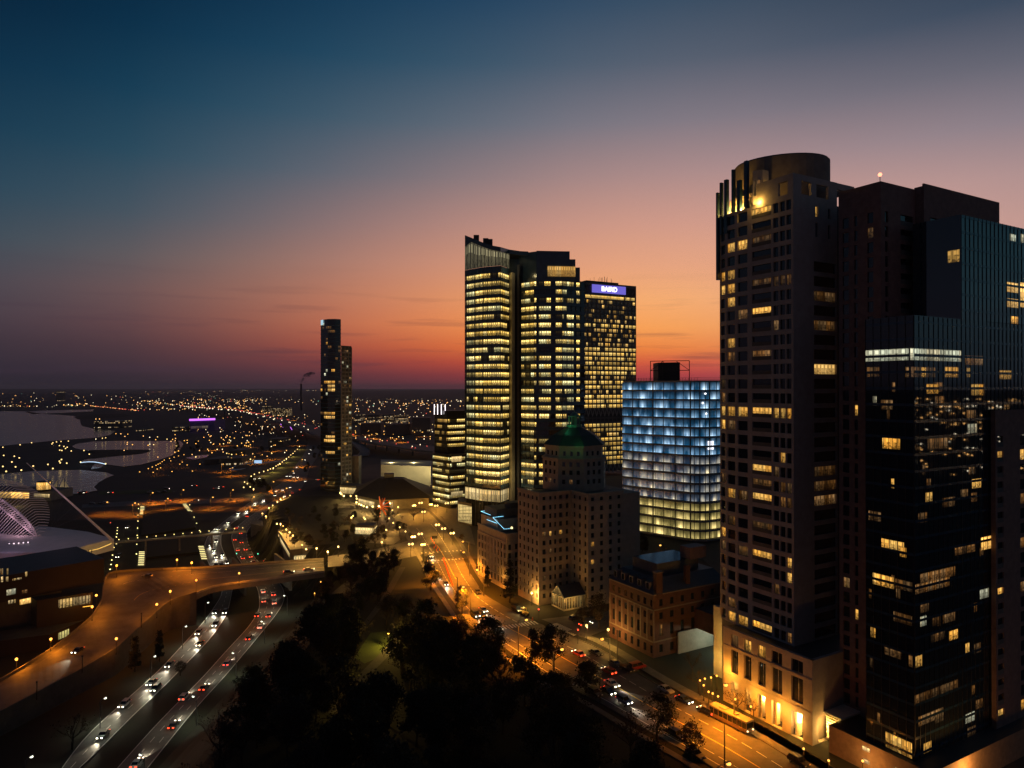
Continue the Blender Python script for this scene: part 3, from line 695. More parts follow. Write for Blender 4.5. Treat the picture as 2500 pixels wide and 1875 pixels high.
for a, b in kz:
    if a > 90:
        w2.add(A, B, 1.6, 2.8, a, b, .3, GLASS); w2.add(A, B, 7.5, 12.6, a, b, .34, GLASS)
        bk.wallbox(A, B, 7.55, 12.55, a, a + 1.05, .12, CONCD, -.03)
A, B = fr(37.9, 24.5), fr(37.9, 58)
gridwall(bk, A, B, 0, 128, [q for q in kz if q[0] > 90], [(2.6, 5.6)], .4, BRICK)
for a, b in kz:
    if a > 90: w2.add(A, B, 2.6, 5.6, a, b, .34, GLASS); bk.wallbox(A, B, 2.65, 5.55, a, a + .9, .12, CONCD, -.03)
frbox(bk, 26, 35.5, 11.5, 57, 0, 126.5, BRICK, DROOF); frbox(bk, 35.6, 37.4, 24.6, 57.4, 0, 127.5, BRICK, DROOF)
frbox(bk, 25.61, 37.9, 57.6, 58, 0, 127.2, BRICK)
bk.build('brick_wall', t2)
# black glass volumes
gl = MB()
frbox(gl, 37.9, 48.3, 2.4, 30, 6, 95.6, GLASS, DROOF); frbox(gl, 38.0, 48.28, 19.9, 56, 95.62, 118, GLASSB, DROOF)
frbox(gl, 37.95, 48.25, 30.1, 56, 6, 95.5, GLASS)
gl.build('glass_volume', t2)
mu = MB()
def mullions(A, B, z0, z1, step, zs, sp=.55):
    L = (B - A).length; n = max(1, round(L / step))
    for i in range(n + 1):
        u = min(L - .08, max(.0, L * i / n - .04)); mu.wallbox(A, B, u, u + .08, z0, z1, .12, DMETAL, .1)
    for z in zs:
        if z0 < z < z1: mu.wallbox(A, B, 0, L, z, z + sp, .05, SPAN, .04)
gA, gB, gC, gD = fr(37.9, 2.4), fr(48.3, 2.4), fr(48.3, 19.9), fr(48.3, 56)
zs = [z - 1.9 for z in KZ]
mullions(gA, gB, 6, 95.5, 1.75, zs); mullions(gB, gC, 6, 95.5, 1.75, zs); mullions(gC, gD, 6, 118, 1.75, zs)
mu.build('mullions', t2)
KG = [  # lit rooms: image columns, image rows, light, wall
 (2114,853,2218,881,'p',gA,gB),(2222,853,2346,881,'p',gB,gC),(2117,896,2147,920,'d',gA,gB),(2211,896,2219,921,'d',gA,gB),(2224,896,2283,921,'d',gB,gC),(2250,899,2260,919,'w',gB,gC),(2307,896,2339,921,'w',gB,gC),(2359,898,2368,921,'w',gC,gD),
 (2262,939,2292,960,'w',gB,gC),(2371,938,2402,965,'w',gC,gD),(2154,1069,2197,1096,'w',gA,gB),(2264,1068,2314,1096,'d',gB,gC),(2394,1310,2418,1341,'W',gC,gD),(2150,1320,2206,1342,'w',gA,gB),
 (2130,1404,2182,1432,'w',gA,gB),(2184,1418,2226,1440,'d',gA,gB),(2233,1418,2316,1440,'d',gB,gC),(2124,1532,2136,1556,'w',gA,gB),(2158,1582,2198,1602,'d',gA,gB),(2217,1600,2226,1628,'d',gA,gB),(2232,1600,2249,1628,'w',gB,gC),
 (2271,1545,2305,1560,'d',gB,gC),(2355,1570,2364,1595,'w',gB,gC),(2376,1570,2392,1594,'d',gB,gC),(2230,1680,2336,1700,'d',gB,gC),(2160,1800,2224,1838,'w',gA,gB),(2252,1812,2271,1836,'w',gB,gC),
 (2467,575,2481,590,'p',gC,gD),(2494,572,2500,592,'p',gC,gD),(2459,690,2486,714,'W',gC,gD),(2459,730,2486,750,'W',gC,gD),(2469,770,2486,790,'w',gC,gD),(2492,690,2500,750,'W',gC,gD),(2388,1812,2420,1830,'d',gB,gC)]
KG += [(2120,1250,2150,1270,'d',gA,gB),(2300,1215,2330,1236,'d',gB,gC),(2345,1195,2362,1216,'d',gC,gD),(2240,1255,2262,1272,'d',gB,gC),(2330,1330,2380,1350,'d',gB,gC),(2180,1500,2225,1520,'d',gA,gB),(2245,1395,2330,1412,'d',gB,gC),(2150,978,2180,998,'d',gA,gB),(2300,1498,2330,1516,'d',gB,gC),(2240,1740,2300,1760,'d',gB,gC),(2356,870,2400,890,'d',gC,gD),(2440,905,2470,925,'w',gC,gD)]
random.seed(77)
for i in range(34):
    A, B, lo_x, hi_x = random.choice(((gA, gB, 2118, 2222), (gB, gC, 2234, 2340), (gC, gD, 2352, 2412)))
    x0 = random.uniform(lo_x, hi_x - 22); y0 = 935 + 33.6 * random.randrange(0, 26); KG.append((x0, y0, x0 + random.choice((7, 10, 16, 22)), y0 + 20, random.choice('dddwp'), A, B))
for x0, y0, x1, y1, k, A, B in KG:
    u0, u1 = u_on(A, B, x0), u_on(A, B, x1); zc = z_on(A, B, (x0 + x1) / 2, (y0 + y1) / 2); h = max(2.0, z_on(A, B, (x0 + x1) / 2, y0) - z_on(A, B, (x0 + x1) / 2, y1))
    m_ = MB(); pane(m_, A, B, u0, u1, zc - h / 2, zc + h / 2, -.025, LK[k]); m_.build('lit_window', t2)
# corner balcony light high on the side wall
m_ = MB(); pane(m_, fr(38, 19.9), fr(48.2, 19.9), 7.6, 10.0, 108, 110.6, -.03, WARM); m_.build('lit_window', t2)
# lower brick wing at the right edge
bw = MB(); st = bw; A, B = fr(49.6, 31), fr(49.6, 56)
facade(A, B, [(.8, u_on(A, B, 2449)), (u_on(A, B, 2490), u_on(A, B, 2490) + 4), (18, 22)], [q for q in kz if q[1] < 73], 0, 76, BRICK, KT, w2, .4, .32)
for a, b in kz:
    if b < 73: bw.wallbox(A, B, .85, u_on(A, B, 2449) - .05, a, a + 1.0, .14, CONCD, -.03)
frbox(bw, 48.6, 49.1, 31.1, 56, 0, 75.8, BRICK); bw.build('brick_wing', t2); w2.done()
pb = MB(); frbox(pb, 30, 52.4, .9, 60, 0, 6, mat('base_brick', (.25, .16, .1), .85, .3, .8), DROOF)
for z0, z1, x in ((4.2, 5.0, 8), (1.6, 2.4, 8), (1.5, 3.8, 15)):
    pane(pb, fr(30, .9), fr(52.4, .9), x, x + (1.6 if x < 10 else 6), z0, z1, -.02, STORE)
pb.build('base', t2)
rb = MB(); c = fr(35.6, 11.4); rb.tube([c + Vector((0, 0, 126.9)), c + Vector((0, 0, 128.2))], .08, DMETAL)
rb.build('beacon_mast', t2); rb = MB(); rb.ball(c + Vector((0, 0, 128.6)), .45, emit('beacon_red', (1.0, .28, .16), 3.0)); rb.build('beacon', t2)
lightobj('base_light', t2, fr(40, -2.5) + Vector((0, 0, 3)), (1, .5, .12), 900, .3); lightobj('base_light', t2, fr(55.5, 12) + Vector((0, 0, 4)), (1, .45, .1), 3500, .5)

# ===== red brick club house with mansard roof
t3 = thing('club_house', 'red brick club house with dark mansard roof, dormers and tall chimney at the corner', 'building', tuple(fr(-41, 15)))
cb_ = MB(); st = cb_; w3 = Wins(t3); A, B, Cc, Dd = fr(-51.7, 3.1), fr(-30.4, 3.1), fr(-30.4, 34), fr(-51.7, 34)
CL = [(1668, 1444, 1678, 1466, 'w'), (1668, 1470, 1676, 1490, 'd'), (1606, 1535, 1622, 1566, 'd')]
cz = [(1.2, 3.6), (6.2, 9.6), (11.2, 13.2), (15.2, 17.2)]
facade(A, B, [(1.6 + i * 3.05, 2.9 + i * 3.05) for i in range(7)], cz, 0, 19, RBRICK, CL, w3, .4, .25)
facade(B, Cc, [(2.4 + i * 4.3, 3.8 + i * 4.3) for i in range(7)], cz, 0, 19, RBRICK, CL, w3, .4, .25)
for z in (4.6, 14.1, 18.6): cb_.wallbox(A, B, .01, (B - A).length - .01, z, z + .4, .3, TRIM, .18); cb_.wallbox(B, Cc, .01, (Cc - B).length - .01, z, z + .4, .3, TRIM, .17)
for i in range(8): cb_.wallbox(A, B, .35 + i * 3.0, .75 + i * 3.0, 5.0, 14.05, .2, TRIM, .1)
frbox(cb_, -51.2, -31, 3.7, 33.6, 0, 18.9, CONCD); cb_.build('wall', t3); w3.done()
rf = MB(); f0 = [fr(-52, 2.8), fr(-30.1, 2.8), fr(-30.1, 34), fr(-52, 34)]; f1 = [fr(-49, 6.5), fr(-33.5, 6.5), fr(-33.5, 31), fr(-49, 31)]
rf.prism(f0, 19.02, 22.8, mat('slate', (.04, .045, .055), .5, .3, 1.2), None, True, f1); roof = rf.build('roof', t3)
pz = MB(); frbox(pz, -47.5, -36, 9.5, 27, 22.82, 26.2, CONCD, mat('wet_roof', (.03, .045, .06), .12, .6, .25, spec=.7)); frbox(pz, -39, -34.5, 22, 29, 26.3, 30.0, BRICK, DROOF); pz.build('roof_house', roof)
dm = mat('dormer_frame', (.14, .13, .12), .7, .2, 1)
for i in range(5):
    q = MB(); frbox(q, -50 + i * 3.9, -48.3 + i * 3.9, 3.6, 6.6, 19.6, 22.0, dm, DROOF); pane(q, A, B, 1.95 + i * 3.9, 3.15 + i * 3.9, 20, 21.7, -.52 + 1.1, GLASS) if False else None; q.build('dormer', roof)
    q = MB(); pane(q, fr(-51.7, 3.6), fr(-30.4, 3.6), 2.0 + i * 3.9, 3.1 + i * 3.9, 20, 21.7, -.02, GLASS); q.build('dormer_window', roof)
q = MB(); frbox(q, -31.6, -30.2, 4.2, 6.6, 17.5, 25.2, RBRICK); frbox(q, -31.8, -30.0, 4.0, 6.8, 25.2, 25.6, TRIM); q.build('chimney', roof)
q = MB(); frbox(q, -32.2, -31, 17, 18.6, 20, 25.8, RBRICK); q.build('chimney', roof)

# ===== garage wing with bright opening and amber portal block between club and tower
t4 = thing('garage_wing', 'low dark wing with a brightly lit open garage bay and an amber stone portal', 'building', tuple(fr(-14, 16)))
q = MB(); frbox(q, -29.8, -13.2, 19.5, 40, 6.6, 12.5, RBRICK, DROOF); frbox(q, -29.8, -29.2, 12, 40, 0, 6.55, CONC); frbox(q, -29, -13.2, 30, 40, 0, 6.55, CONC); q.build('wing', t4)
pg = MB(); A, B = fr(-13, 10), fr(-4.5, 10)
gridwall(pg, A, B, 0, 19.5, [(1, 6.2), (8.2, 12.6), (14.6, 17.6)], [(4.2, 7.0)], .8, STONE)
for a, b in ((1, 6.2), (8.2, 12.6), (14.6, 17.6)): pane(pg, A, B, 4.2, 7.0, a, b, .6, GLASS)
frbox(pg, -12.6, -4.7, 11, 18, 0, 19.3, STONE); pg.build('portal', t4)
lightobj('garage_light', t4, fr(-22, 24) + Vector((0, 0, 5.6)), (.85, 1, .72), 2600, .5)
lightobj('portal_light', t4, fr(-9.5, 6.5) + Vector((0, 0, 5)), (1, .6, .1), 1700, .4); lightobj('portal_light', t4, fr(-8, 6.8) + Vector((0, 0, 13)), (1, .6, .1), 800, .4)

# ===== terracotta apartment house with green pyramid cupola
t5 = thing('apartment_house', 'tan terracotta apartment house with a dark green pyramid roof and lantern', 'building', tuple(fr(-90, 18)))
hs = MB(); st = hs; w5 = Wins(t5, 'window', 100)
HZ = [2.4 + 3.28 * k for k in range(12)]; hz = [(z, z + 1.75) for z in HZ]
random.seed(11)
HT = [(1320,1262,1326,1275,'w'),(1342,1260,1350,1272,'w'),(1362,1260,1372,1268,'d'),(1382,1262,1388,1272,'d'),(1404,1264,1412,1280,'w'),(1296,1260,1308,1272,'d'),(1275,1275,1282,1290,'d'),(1320,1300,1332,1322,'d'),(1342,1300,1350,1318,'w'),(1364,1298,1378,1318,'w'),
      (1418,1310,1426,1330,'d'),(1446,1315,1454,1330,'w'),(1404,1330,1413,1350,'w'),(1342,1345,1350,1362,'d'),(1446,1360,1455,1380,'w'),(1404,1355,1413,1370,'d'),(1290,1388,1306,1405,'d'),(1322,1395,1332,1412,'d'),(1404,1420,1412,1438,'d'),(1504,1220,1512,1232,'p'),(1392,1350,1400,1364,'d')]
q1, q2, q3, q4 = fr(-105.5, .2), fr(-90.1, .2), fr(-90.1, 14.9), fr(-79.4, 14.9); q5 = fr(-79.4, 31.4)
def evenly(L, n, w): return [(L * (i + .5) / n - w / 2, L * (i + .5) / n + w / 2) for i in range(n)]
facade(q1, q2, evenly(15.4, 5, 1.15), hz, 0, 42, TERRA, HT, w5, .4, .25)
facade(q2, q3, [(1.6, 3.0), (4.6, 5.6), (6.9, 7.7), (9, 10.4), (12.1, 13.2)], hz, 0, 41.9, TERRA, HT, w5, .4, .25)
facade(q3, q4, evenly(10.7, 3, 1.2), hz, 0, 41.8, TERRA, HT, w5, .4, .25)
facade(q4, q5, evenly(16.5, 4, 1.4), hz, 0, 41.9, TERRA, HT, w5, .4, .25)
for A, B in ((q1, q2), (q2, q3), (q3, q4), (q4, q5)):
    L = (B - A).length
    for z, h in ((5.2, .3), (38.6, .35), (41.2, .7)): hs.wallbox(A, B, .012, L - .012, z, z + h, .3, TERRA, .22 if z < 41 else .4)
frbox(hs, -105, -90.7, .8, 40, 0, 40.6, TERRA, DROOF); frbox(hs, -90.69, -80, 15.5, 40, 0, 40.5, TERRA, DROOF)
tcx = Vector((25.3, 283, 0))
def octo(r, c=None, rot=.2): return [(c or tcx) + Vector((r * math.cos(rot + math.pi / 4 * i), r * math.sin(rot + math.pi / 4 * i), 0)) for i in range(8)]
hs.prism(octo(13.2), 40.4, 52.8, TERRA); hs.prism(octo(13.6), 52.8, 53.4, TERRA); hs.prism(octo(12.2), 53.4, 57.4, TERRA); hs.prism(octo(12.7), 57.4, 58.2, TERRA)
hs.build('wall', t5)
o = octo(13.2)
for i in range(8):
    A, B = o[i], o[(i + 1) % 8]; mid = (A + B) / 2; nn = mid - tcx
    if nn.y > 3: continue
    for z in (43.4, 47, 50.2):
        for u in (2.2, 5.0, 7.8):
            k = 'd' if (z == 43.4 and u == 5.0 and nn.x < 6) else None
            w5.add(A, B, u - .6, u + .6, z, z + 1.7, -.03, LK[k] if k else GLASS)
    A, B = octo(12.2)[i], octo(12.2)[(i + 1) % 8]
    for u in (2, 4.8, 7.4): w5.add(A, B, u - .5, u + .5, 54.3, 56, -.03, GLASS)
w5.done()
cu = MB(); cu.prism(octo(13.0), 58.22, 62.0, mat('dark_green_roof', (.016, .03, .022), .6, .3, .6), None, True, octo(8.9)); cu.prism(octo(8.88), 62.02, 64.9, MATS['dark_green_roof'], None, True, octo(3.5)); cup = cu.build('pyramid_roof', t5)
ln = MB(); ln.prism(octo(3.3), 64.92, 66, COPPER)
for i in range(8):
    c = octo(2.2)[i]; ln.prism([c + Vector((-.25, -.25, 0)), c + Vector((.25, -.25, 0)), c + Vector((.25, .25, 0)), c + Vector((-.25, .25, 0))], 66.02, 69, COPPER)
ln.prism(octo(1.2), 66.02, 69, COPPER); ln.prism(octo(2.8), 69.02, 69.6, COPPER); ln.prism(octo(2.2), 69.62, 71.0, COPPER, None, True, octo(.7)); ln.tube([tcx + Vector((0, 0, 71)), tcx + Vector((0, 0, 72))], .12, COPPER)
ln.build('lantern', cup)
for px, py, e in ((1357, 1086, 300), (1413, 1090, 420)): lightobj('green_floodlight', t5, D(px, py - 12, 268.5), (.08, 1, .3), e * .3, .1)
lightobj('green_floodlight', t5, tcx + Vector((-3.6, -4.6, 66.2)), (.1, 1, .4), 120, .1)
# glazed entrance pavilion with gable roof at its foot
t6 = thing('entrance_pavilion', 'glowing glass entrance pavilion with gabled roof at the foot of the tan house', 'pavilion', tuple(fr(-76, 8)))
en = MB(); e0, e1, e2, e3 = fr(-88.2, 4.5), fr(-80, 4.5), fr(-80, 14.2), fr(-88.2, 14.2)
fm = mat('pale_frame', (.3, .27, .2), .6, .1, 1)
for A, B, n in ((e0, e1, 7), (e1, e2, 8)):
    L = (B - A).length
    for i in range(n + 1): en.wallbox(A, B, max(0, L * i / n - .1), min(L, L * i / n + .1), 0, 4.4, .2, fm)
    en.wallbox(A, B, .01, L - .01, 4.42, 4.8, .25, fm); en.wallbox(A, B, .01, L - .01, .02, .6, .1, fm, -.06)
en.build('frame', t6)
gz = MB(); PAVG = room('pavilion_glow', (1, .55, .14), (1, .66, .22), .7, cw=2.4, mull=.8, ceil=.8, mw=.2, low=.2, furn=.85)
pane(gz, e0, e1, .1, 8.0, .6, 4.4, .3, PAVG); pane(gz, e1, e2, .1, 9.6, .6, 4.4, .3, PAVG); gz.build('glazing', t6)
rf = MB(); rm = (e0 + e1) / 2; rm2 = (e3 + e2) / 2
for s0, s1 in ((e0, e3), (e1, e2)):
    rf.face([Vector((s0.x, s0.y, 4.85)), Vector((s1.x, s1.y, 4.85)), Vector((rm2.x, rm2.y, 8.4)), Vector((rm.x, rm.y, 8.4))], DROOF)
rf.tube([Vector((e0.x, e0.y, 4.85)), Vector((rm.x, rm.y, 8.4)), Vector((e1.x, e1.y, 4.85))], .14, fm); rf.build('roof', t6)
gb = MB(); gb.face([Vector((e0.x, e0.y, 4.86)), Vector((e1.x, e1.y, 4.86)), Vector((rm.x, rm.y, 8.3))], PAVG, [(900, 0), (908, 0), (904, 1)]); gb.build('gable', t6)
lightobj('entrance_light', t6, fr(-86, 1.5) + Vector((0, 0, 3.2)), (1, .5, .1), 260, .3); lightobj('entrance_light', t6, fr(-78, 7) + Vector((0, 0, 3.2)), (1, .5, .1), 700, .3)
q = MB(); c = P(1318, 1462, 0); q.prism([c + Vector((-1.6, -.3, 0)), c + Vector((1.6, -.3, 0)), c + Vector((1.6, .3, 0)), c + Vector((-1.6, .3, 0))], 0, 6.4, emit('pylon_light', (1, .93, .72), 1.5)); 
for z in (1.2, 2.6, 4.0): q.prism([c + Vector((-1.7, -.34, 0)), c + Vector((1.7, -.34, 0)), c + Vector((1.7, .34, 0)), c + Vector((-1.7, .34, 0))], z, z + .5, DMETAL)
lp = solo('light_pylon', q, 'white glowing slatted pylon standing beside the glass entrance pavilion', 'light', tuple(c))
lightobj('corner_uplight', t5, fr(-91, -1.6) + Vector((0, 0, 4.5)), (1, .45, .08), 900, .4)

# ===== older ornate house with terraces and blue rooftop light lines
t7 = thing('apartment_house', 'ornate cream terracotta house with stepped roof terraces edged in blue light', 'building', tuple(fr(-126, 8)))
oh = MB(); st = oh; w7 = Wins(t7); oz = [(1.8, 4.4), (5.6, 7.8), (9, 11.2), (12.4, 14.6), (15.8, 18.0)]
OT = [(1160,1310,1176,1325,'d'),(1176,1335,1184,1350,'w'),(1184,1340,1192,1352,'w'),(1212,1354,1222,1368,'w'),(1170,1300,1180,1315,'d'),(1258,1398,1264,1408,'w')]
p1_, p2_, p3_ = fr(-139.5, 0), fr(-113.3, -.6), fr(-113.3, 15)
facade(p1_, p2_, evenly(26.2, 9, 1.3), oz, 0, 21.6, TERRW, OT, w7, .5, .35)
facade(p2_, p3_, evenly(15.6, 5, 1.4), oz, 0, 21.6, TERRW, OT, w7, .5, .35)
for A, B in ((p1_, p2_), (p2_, p3_)):
    L = (B - A).length
    for z, h in ((4.9, .35), (18.8, .5), (21.6, .9)): oh.wallbox(A, B, .012, L - .012, z, z + h, .35, TERRW, .25)
    for i in range(int(L / 2.6) + 1): oh.wallbox(A, B, min(L - .5, i * 2.6), min(L - .02, i * 2.6 + .45), 5.3, 18.75, .3, TERRW, .14)
frbox(oh, -139, -114, .8, 22, 0, 21.4, TERRW, DROOF)
frbox(oh, -139.2, -124, 1.4, 20, 21.5, 26.2, TERRW, DROOF); frbox(oh, -139, -128, 3, 18, 26.3, 29.6, CONCD, DROOF); frbox(oh, -122, -114.4, 9, 20, 21.5, 25.4, CONCD, DROOF)
frbox(oh, -132, -127, 9, 16, 29.7, 32, DROOF)
oh.build('wall', t7); w7.done()
ne = emit('blue_neon', (.28, .75, 1.0), 2.2)
def neon(pts):
    m_ = MB(); m_.tube(pts, .08, ne, 4); m_.build('light_line', t7)
neon([fr(-139, 1.2) + Vector((0, 0, 27.4)), fr(-130, 1.2) + Vector((0, 0, 27.2))]); neon([fr(-138.9, 1.3) + Vector((0, 0, 27.4)), fr(-138.9, 6) + Vector((0, 0, 27.4))])
neon([fr(-133, .9) + Vector((0, 0, 24.8)), fr(-124, .9) + Vector((0, 0, 24.8))])
neon([fr(-127.6, 6) + Vector((0, 0, 26.6)), fr(-127.6, 1) + Vector((0, 0, 26.6)), fr(-118, 1) + Vector((0, 0, 23.4)), fr(-118, 5) + Vector((0, 0, 23.4))])
lightobj('terrace_light', t7, fr(-117, 4) + Vector((0, 0, 23.6)), (1, .75, .25), 260, .2); q = MB(); q.ball(fr(-117, 4) + Vector((0, 0, 23.8)), .5, emit('bulb_warm', (1, .8, .35), 2.0)); q.build('terrace_lamp', t7)
lightobj('facade_light', t7, fr(-138, -3) + Vector((0, 0, 6)), (1, .42, .06), 900, .4); lightobj('facade_light', t7, fr(-115, -3) + Vector((0, 0, 5)), (1, .42, .06), 700, .4)
# ------------------------------------------------------------------ downtown towers
def pd(px, d): return V2(D(px, 900, d))
def offset_foot(pts, k):
    c = sum(pts, Vector()) / len(pts); return [p + (c - p).normalized() * k for p in pts]
# ===== sail-topped glass office tower
t8 = thing('office_tower', 'tall glass office tower with a sweeping sail shaped top and brightly lit floors', 'tower', tuple(pd(1260, 410)))
a0, a1, a2, a3 = pd(1135, 413), pd(1179, 402), pd(1222, 397), pd(1243, 408)
r0, r1, r2, r3 = pd(1272, 406), pd(1304, 399), pd(1372, 398), pd(1429, 406)
NZ = [26.5 + 4.75 * k for k in range(26)]
fl = MB()
random.seed(5)
for k, z in enumerate(NZ):
    lb = MB(); sd = SEED[0] = SEED[0] + 1
    ms = OFFICE
    for A, B, in ((a0, a1), (a1, a2), (a2, a3)):
        if A is a0:
            pane(lb, A, B, .1, u_on(A, B, 1139), z - 1.25, z + 1.5, .25, GLASS); pane(lb, A, B, u_on(A, B, 1157), u_on(A, B, 1159), z - 1.25, z + 1.5, .25, GLASS); pane(lb, A, B, u_on(A, B, 1139), u_on(A, B, 1157), z - 1.25, z + 1.5, .25, OFFICEB); pane(lb, A, B, u_on(A, B, 1159), (B - A).length - .05, z - 1.25, z + 1.5, .25, OFFICE)
        else: pane(lb, A, B, .1, (B - A).length - .1, z - 1.25, z + 1.5, .25, OFFICE if random.random() < .95 else OFFICEB)
    lb.build('lit_floor', t8)
    if z < 141:
        rb_ = MB()
        for A, B, g0, g1, m_ in ((r0, r1, 1272.4, 1303, OFFICE if random.random() < .75 else OFFICEB), (r1, r2, 1303.6, 1309, OFFICE), (r1, r2, 1309, 1316, None), (r1, r2, 1345, 1357, None), (r2, r3, 1401, 1408, None), (r2, r3, 1416, 1428, None), (r1, r2, 1316, 1345, OFFICE if random.random() < .6 else OFFICEB), (r1, r2, 1357, 1371.5, OFFICE), (r2, r3, 1372.5, 1385, OFFICEB), (r2, r3, 1385, 1401, OFFICEB), (r2, r3, 1408, 1416, OFFICE)):
            pane(rb_, A, B, u_on(A, B, g0), u_on(A, B, g1), z - 1.25, z + 1.35, .25, m_ if m_ and random.random() < .9 else GLASS)
        rb_.build('lit_floor', t8)
for A, B, zt in ((a0, a1, 150.5), (a1, a2, 150.5), (a2, a3, 150.5), (r0, r1, 143), (r1, r2, 143), (r2, r3, 143)):
    L = (B - A).length
    for k, z in enumerate(NZ + [NZ[-1] + 4.75]):
        lo = z - 3.25; hi = z - 1.25
        if hi > zt: break
        fl.wallbox(A, B, .006, L - .006, lo, hi, .4, SPAN, .05)
    n = max(1, round(L / 3))
    for i in range(n + 1): fl.wallbox(A, B, max(.01, min(L - .13, L * i / n - .06)), max(.13, min(L - .01, L * i / n + .06)), 0.5, zt - .1, .3, DMETAL, .16)
fl.prism([a0, a1, a2, a3, pd(1243, 440), pd(1138, 440)], 0, 22, GLASS) if False else None
fl.build('spandrel', t8)
bo = MB(); bo.prism([p for p in offset_foot([a0, a1, a2, a3, pd(1240, 436), pd(1138, 436)], .8)], 0, 147.8, GLASS, DROOF)
bo.prism(offset_foot([r0, r1, r2, r3, pd(1427, 436), pd(1274, 436)], .8), 0, 142, GLASS, DROOF)
bo.prism([pd(1238, 419), pd(1280, 417), pd(1280, 440), pd(1238, 440)], 0, 158.5, SPAN)
bo.prism([pd(1262, 408.5), pd(1268, 407), pd(1268, 411), pd(1262, 411)], 0, 153, METAL); bo.build('core', t8)
sw = MB()                                                    # glazed screen under the sweeping roof
SWP = [(1135, 413, 574), (1150, 409, 580), (1179, 402, 592), (1200, 399.5, 599), (1222, 397, 603), (1243, 408, 609), (1270, 409, 613), (1290, 408, 614)]
scr = room('screen_glow', (.75, .62, .32), (.55, .5, .3), .42, cw=9, mull=2.0, ceil=1.2, mw=.2, low=.15, furn=.5)
for (x0, d0, y0), (x1, d1, y1) in zip(SWP, SWP[1:6]):
    A, B = D(x0, y0, d0), D(x1, y1, d1); sw.face([(A.x, A.y, 150.6), (B.x, B.y, 150.6), (B.x, B.y, B.z - 2.6), (A.x, A.y, A.z - (2.6 if x0 > 1135 else 7))], scr, [(x0 * .23, 0), (x1 * .23, 0), (x1 * .23, 1), (x0 * .23, 1)])
    sw.wallbox(V2(A), V2(B), .01, (V2(B) - V2(A)).length - .01, 148.0, 150.5, .4, SPAN, .06)
sw.build('sail_screen', t8)
ro = MB()
for (x0, d0, y0), (x1, d1, y1) in zip(SWP, SWP[1:]):
    A, B = D(x0, y0, d0), D(x1, y1, d1); bk_ = Vector((0, 30, 0)); dn = Vector((0, 0, 2.4))
    ro.face([A, B, B + bk_, A + bk_], DROOF); ro.face([A - dn, B - dn, B, A], SPAN); ro.face([A - dn, A - dn + bk_, B - dn + bk_, B - dn], DROOF)
A = D(1135, 574, 413); A2 = D(1158, 584, 407.5); ro.face([A - Vector((0, 0, 9)), A2 - Vector((0, 0, 6)), A2, A], SPAN)
for px, py in ((1163, 580), (1186, 588), (1196, 590)): 
    c = D(px, py, 412); ro.prism([c + Vector((-1.6, -1, 0)), c + Vector((1.6, -1, 0)), c + Vector((1.6, 1, 0)), c + Vector((-1.6, 1, 0))], c.z - 3, c.z + 1.4, DMETAL)
ro.build('sail_roof', t8)
fn = MB(); fn.prism([a3 + Vector((.1, 0, 0)), pd(1250, 404.5), pd(1257, 407), pd(1257, 416), a3 + Vector((.1, 9, 0))], 0, 148, mat('pale_fin', (.3, .26, .18), .7, .2, .5)); fn.build('pale_fin', t8)
lightobj('fin_light', t8, D(1250, 1168, 396), (1, .78, .35), 2600, .5); lightobj('fin_light', t8, D(1250, 660, 400), (1, .78, .35), 700, .5)
ph = MB()
for x0, x1, d0, yt in ((1310, 1391, 403, 612), (1385, 1405, 406, 633), (1402, 1416, 408, 653)):
    A, B = pd(x0, d0), pd(x1, d0 + (2 if x0 == 1310 else 0)); zt = D(x0, yt, d0).z; ph.prism([A, B, B + Vector((0, 26, 0)), A + Vector((0, 26, 0))], 142.1, zt, SPAN, DROOF)
ph.prism([pd(1325, 404.5), pd(1391, 405.6), pd(1391, 425), pd(1325, 425)], 158, 160.4, SPAN, DROOF)
ph.prism([pd(1268, 412), pd(1310, 405), pd(1310, 430), pd(1268, 430)], 142.1, D(1290, 616, 408).z, SPAN, DROOF)
pe = ph.build('penthouse', t8)
q = MB(); A, B = pd(1337, 402.4), pd(1405, 404); pane(q, A, B, 0, (B - A).length, 145.3, 151.3, 0, BRIGHTW); q.build('lit_room', t8)
lb = MB()
for A, B in ((a0, a1), (a1, a2), (a2, a3), (r0, r1)): pane(lb, A, B, .1, (B - A).length - .1, 15.5, 22.2, .2, STORE)
lb.build('lobby', t8)
# ===== office slab with violet sign
t9 = thing('office_tower', 'boxy office tower with amber window grid and a glowing violet sign under its roof', 'tower', tuple(pd(1480, 675)))
A, B = pd(1385, 652), pd(1553, 690); L = (B - A).length
ub = MB(); UBG = mat('slab_frame', (.16, .14, .12), .7, .2, .5)
UZ = [81 + (946 - (724.4 + 11.62 * k)) / 1700 * 668 for k in range(46)]
PAT = 'FSSSSSFdSDdFFFFMFDFMDFFFT TFFDFFMFFFTTMFFFFFFF'
n = 17
for k, z in enumerate(UZ):
    if z < 6: break
    p = PAT[k] if k < len(PAT) else 'F'
    if p in 'T ': continue
    m_ = {'F': OFFICEG, 'S': OFFICED, 'd': OFFICED, 'D': OFFICED, 'M': OFFICEG}[p]
    q = MB(); pane(q, A, B, .3, L - .3, z - 1.5, z + 1.5, .5, m_); q.build('window_row', t9)
for k, z in enumerate(UZ + [UZ[-1] - 4.57]):
    hi = z + 3.07 if k else z + 1.5 + .0
    if z < 4: break
    ub.wallbox(A, B, .006, L - .006, z + 1.5, z + (3.07 if k else 2.4), .8, UBG, .1)
for i in range(n + 1): ub.wallbox(A, B, max(.02, L * i / n - .35), min(L - .02, L * i / n + .35), 0, 166, .7, UBG, .2)
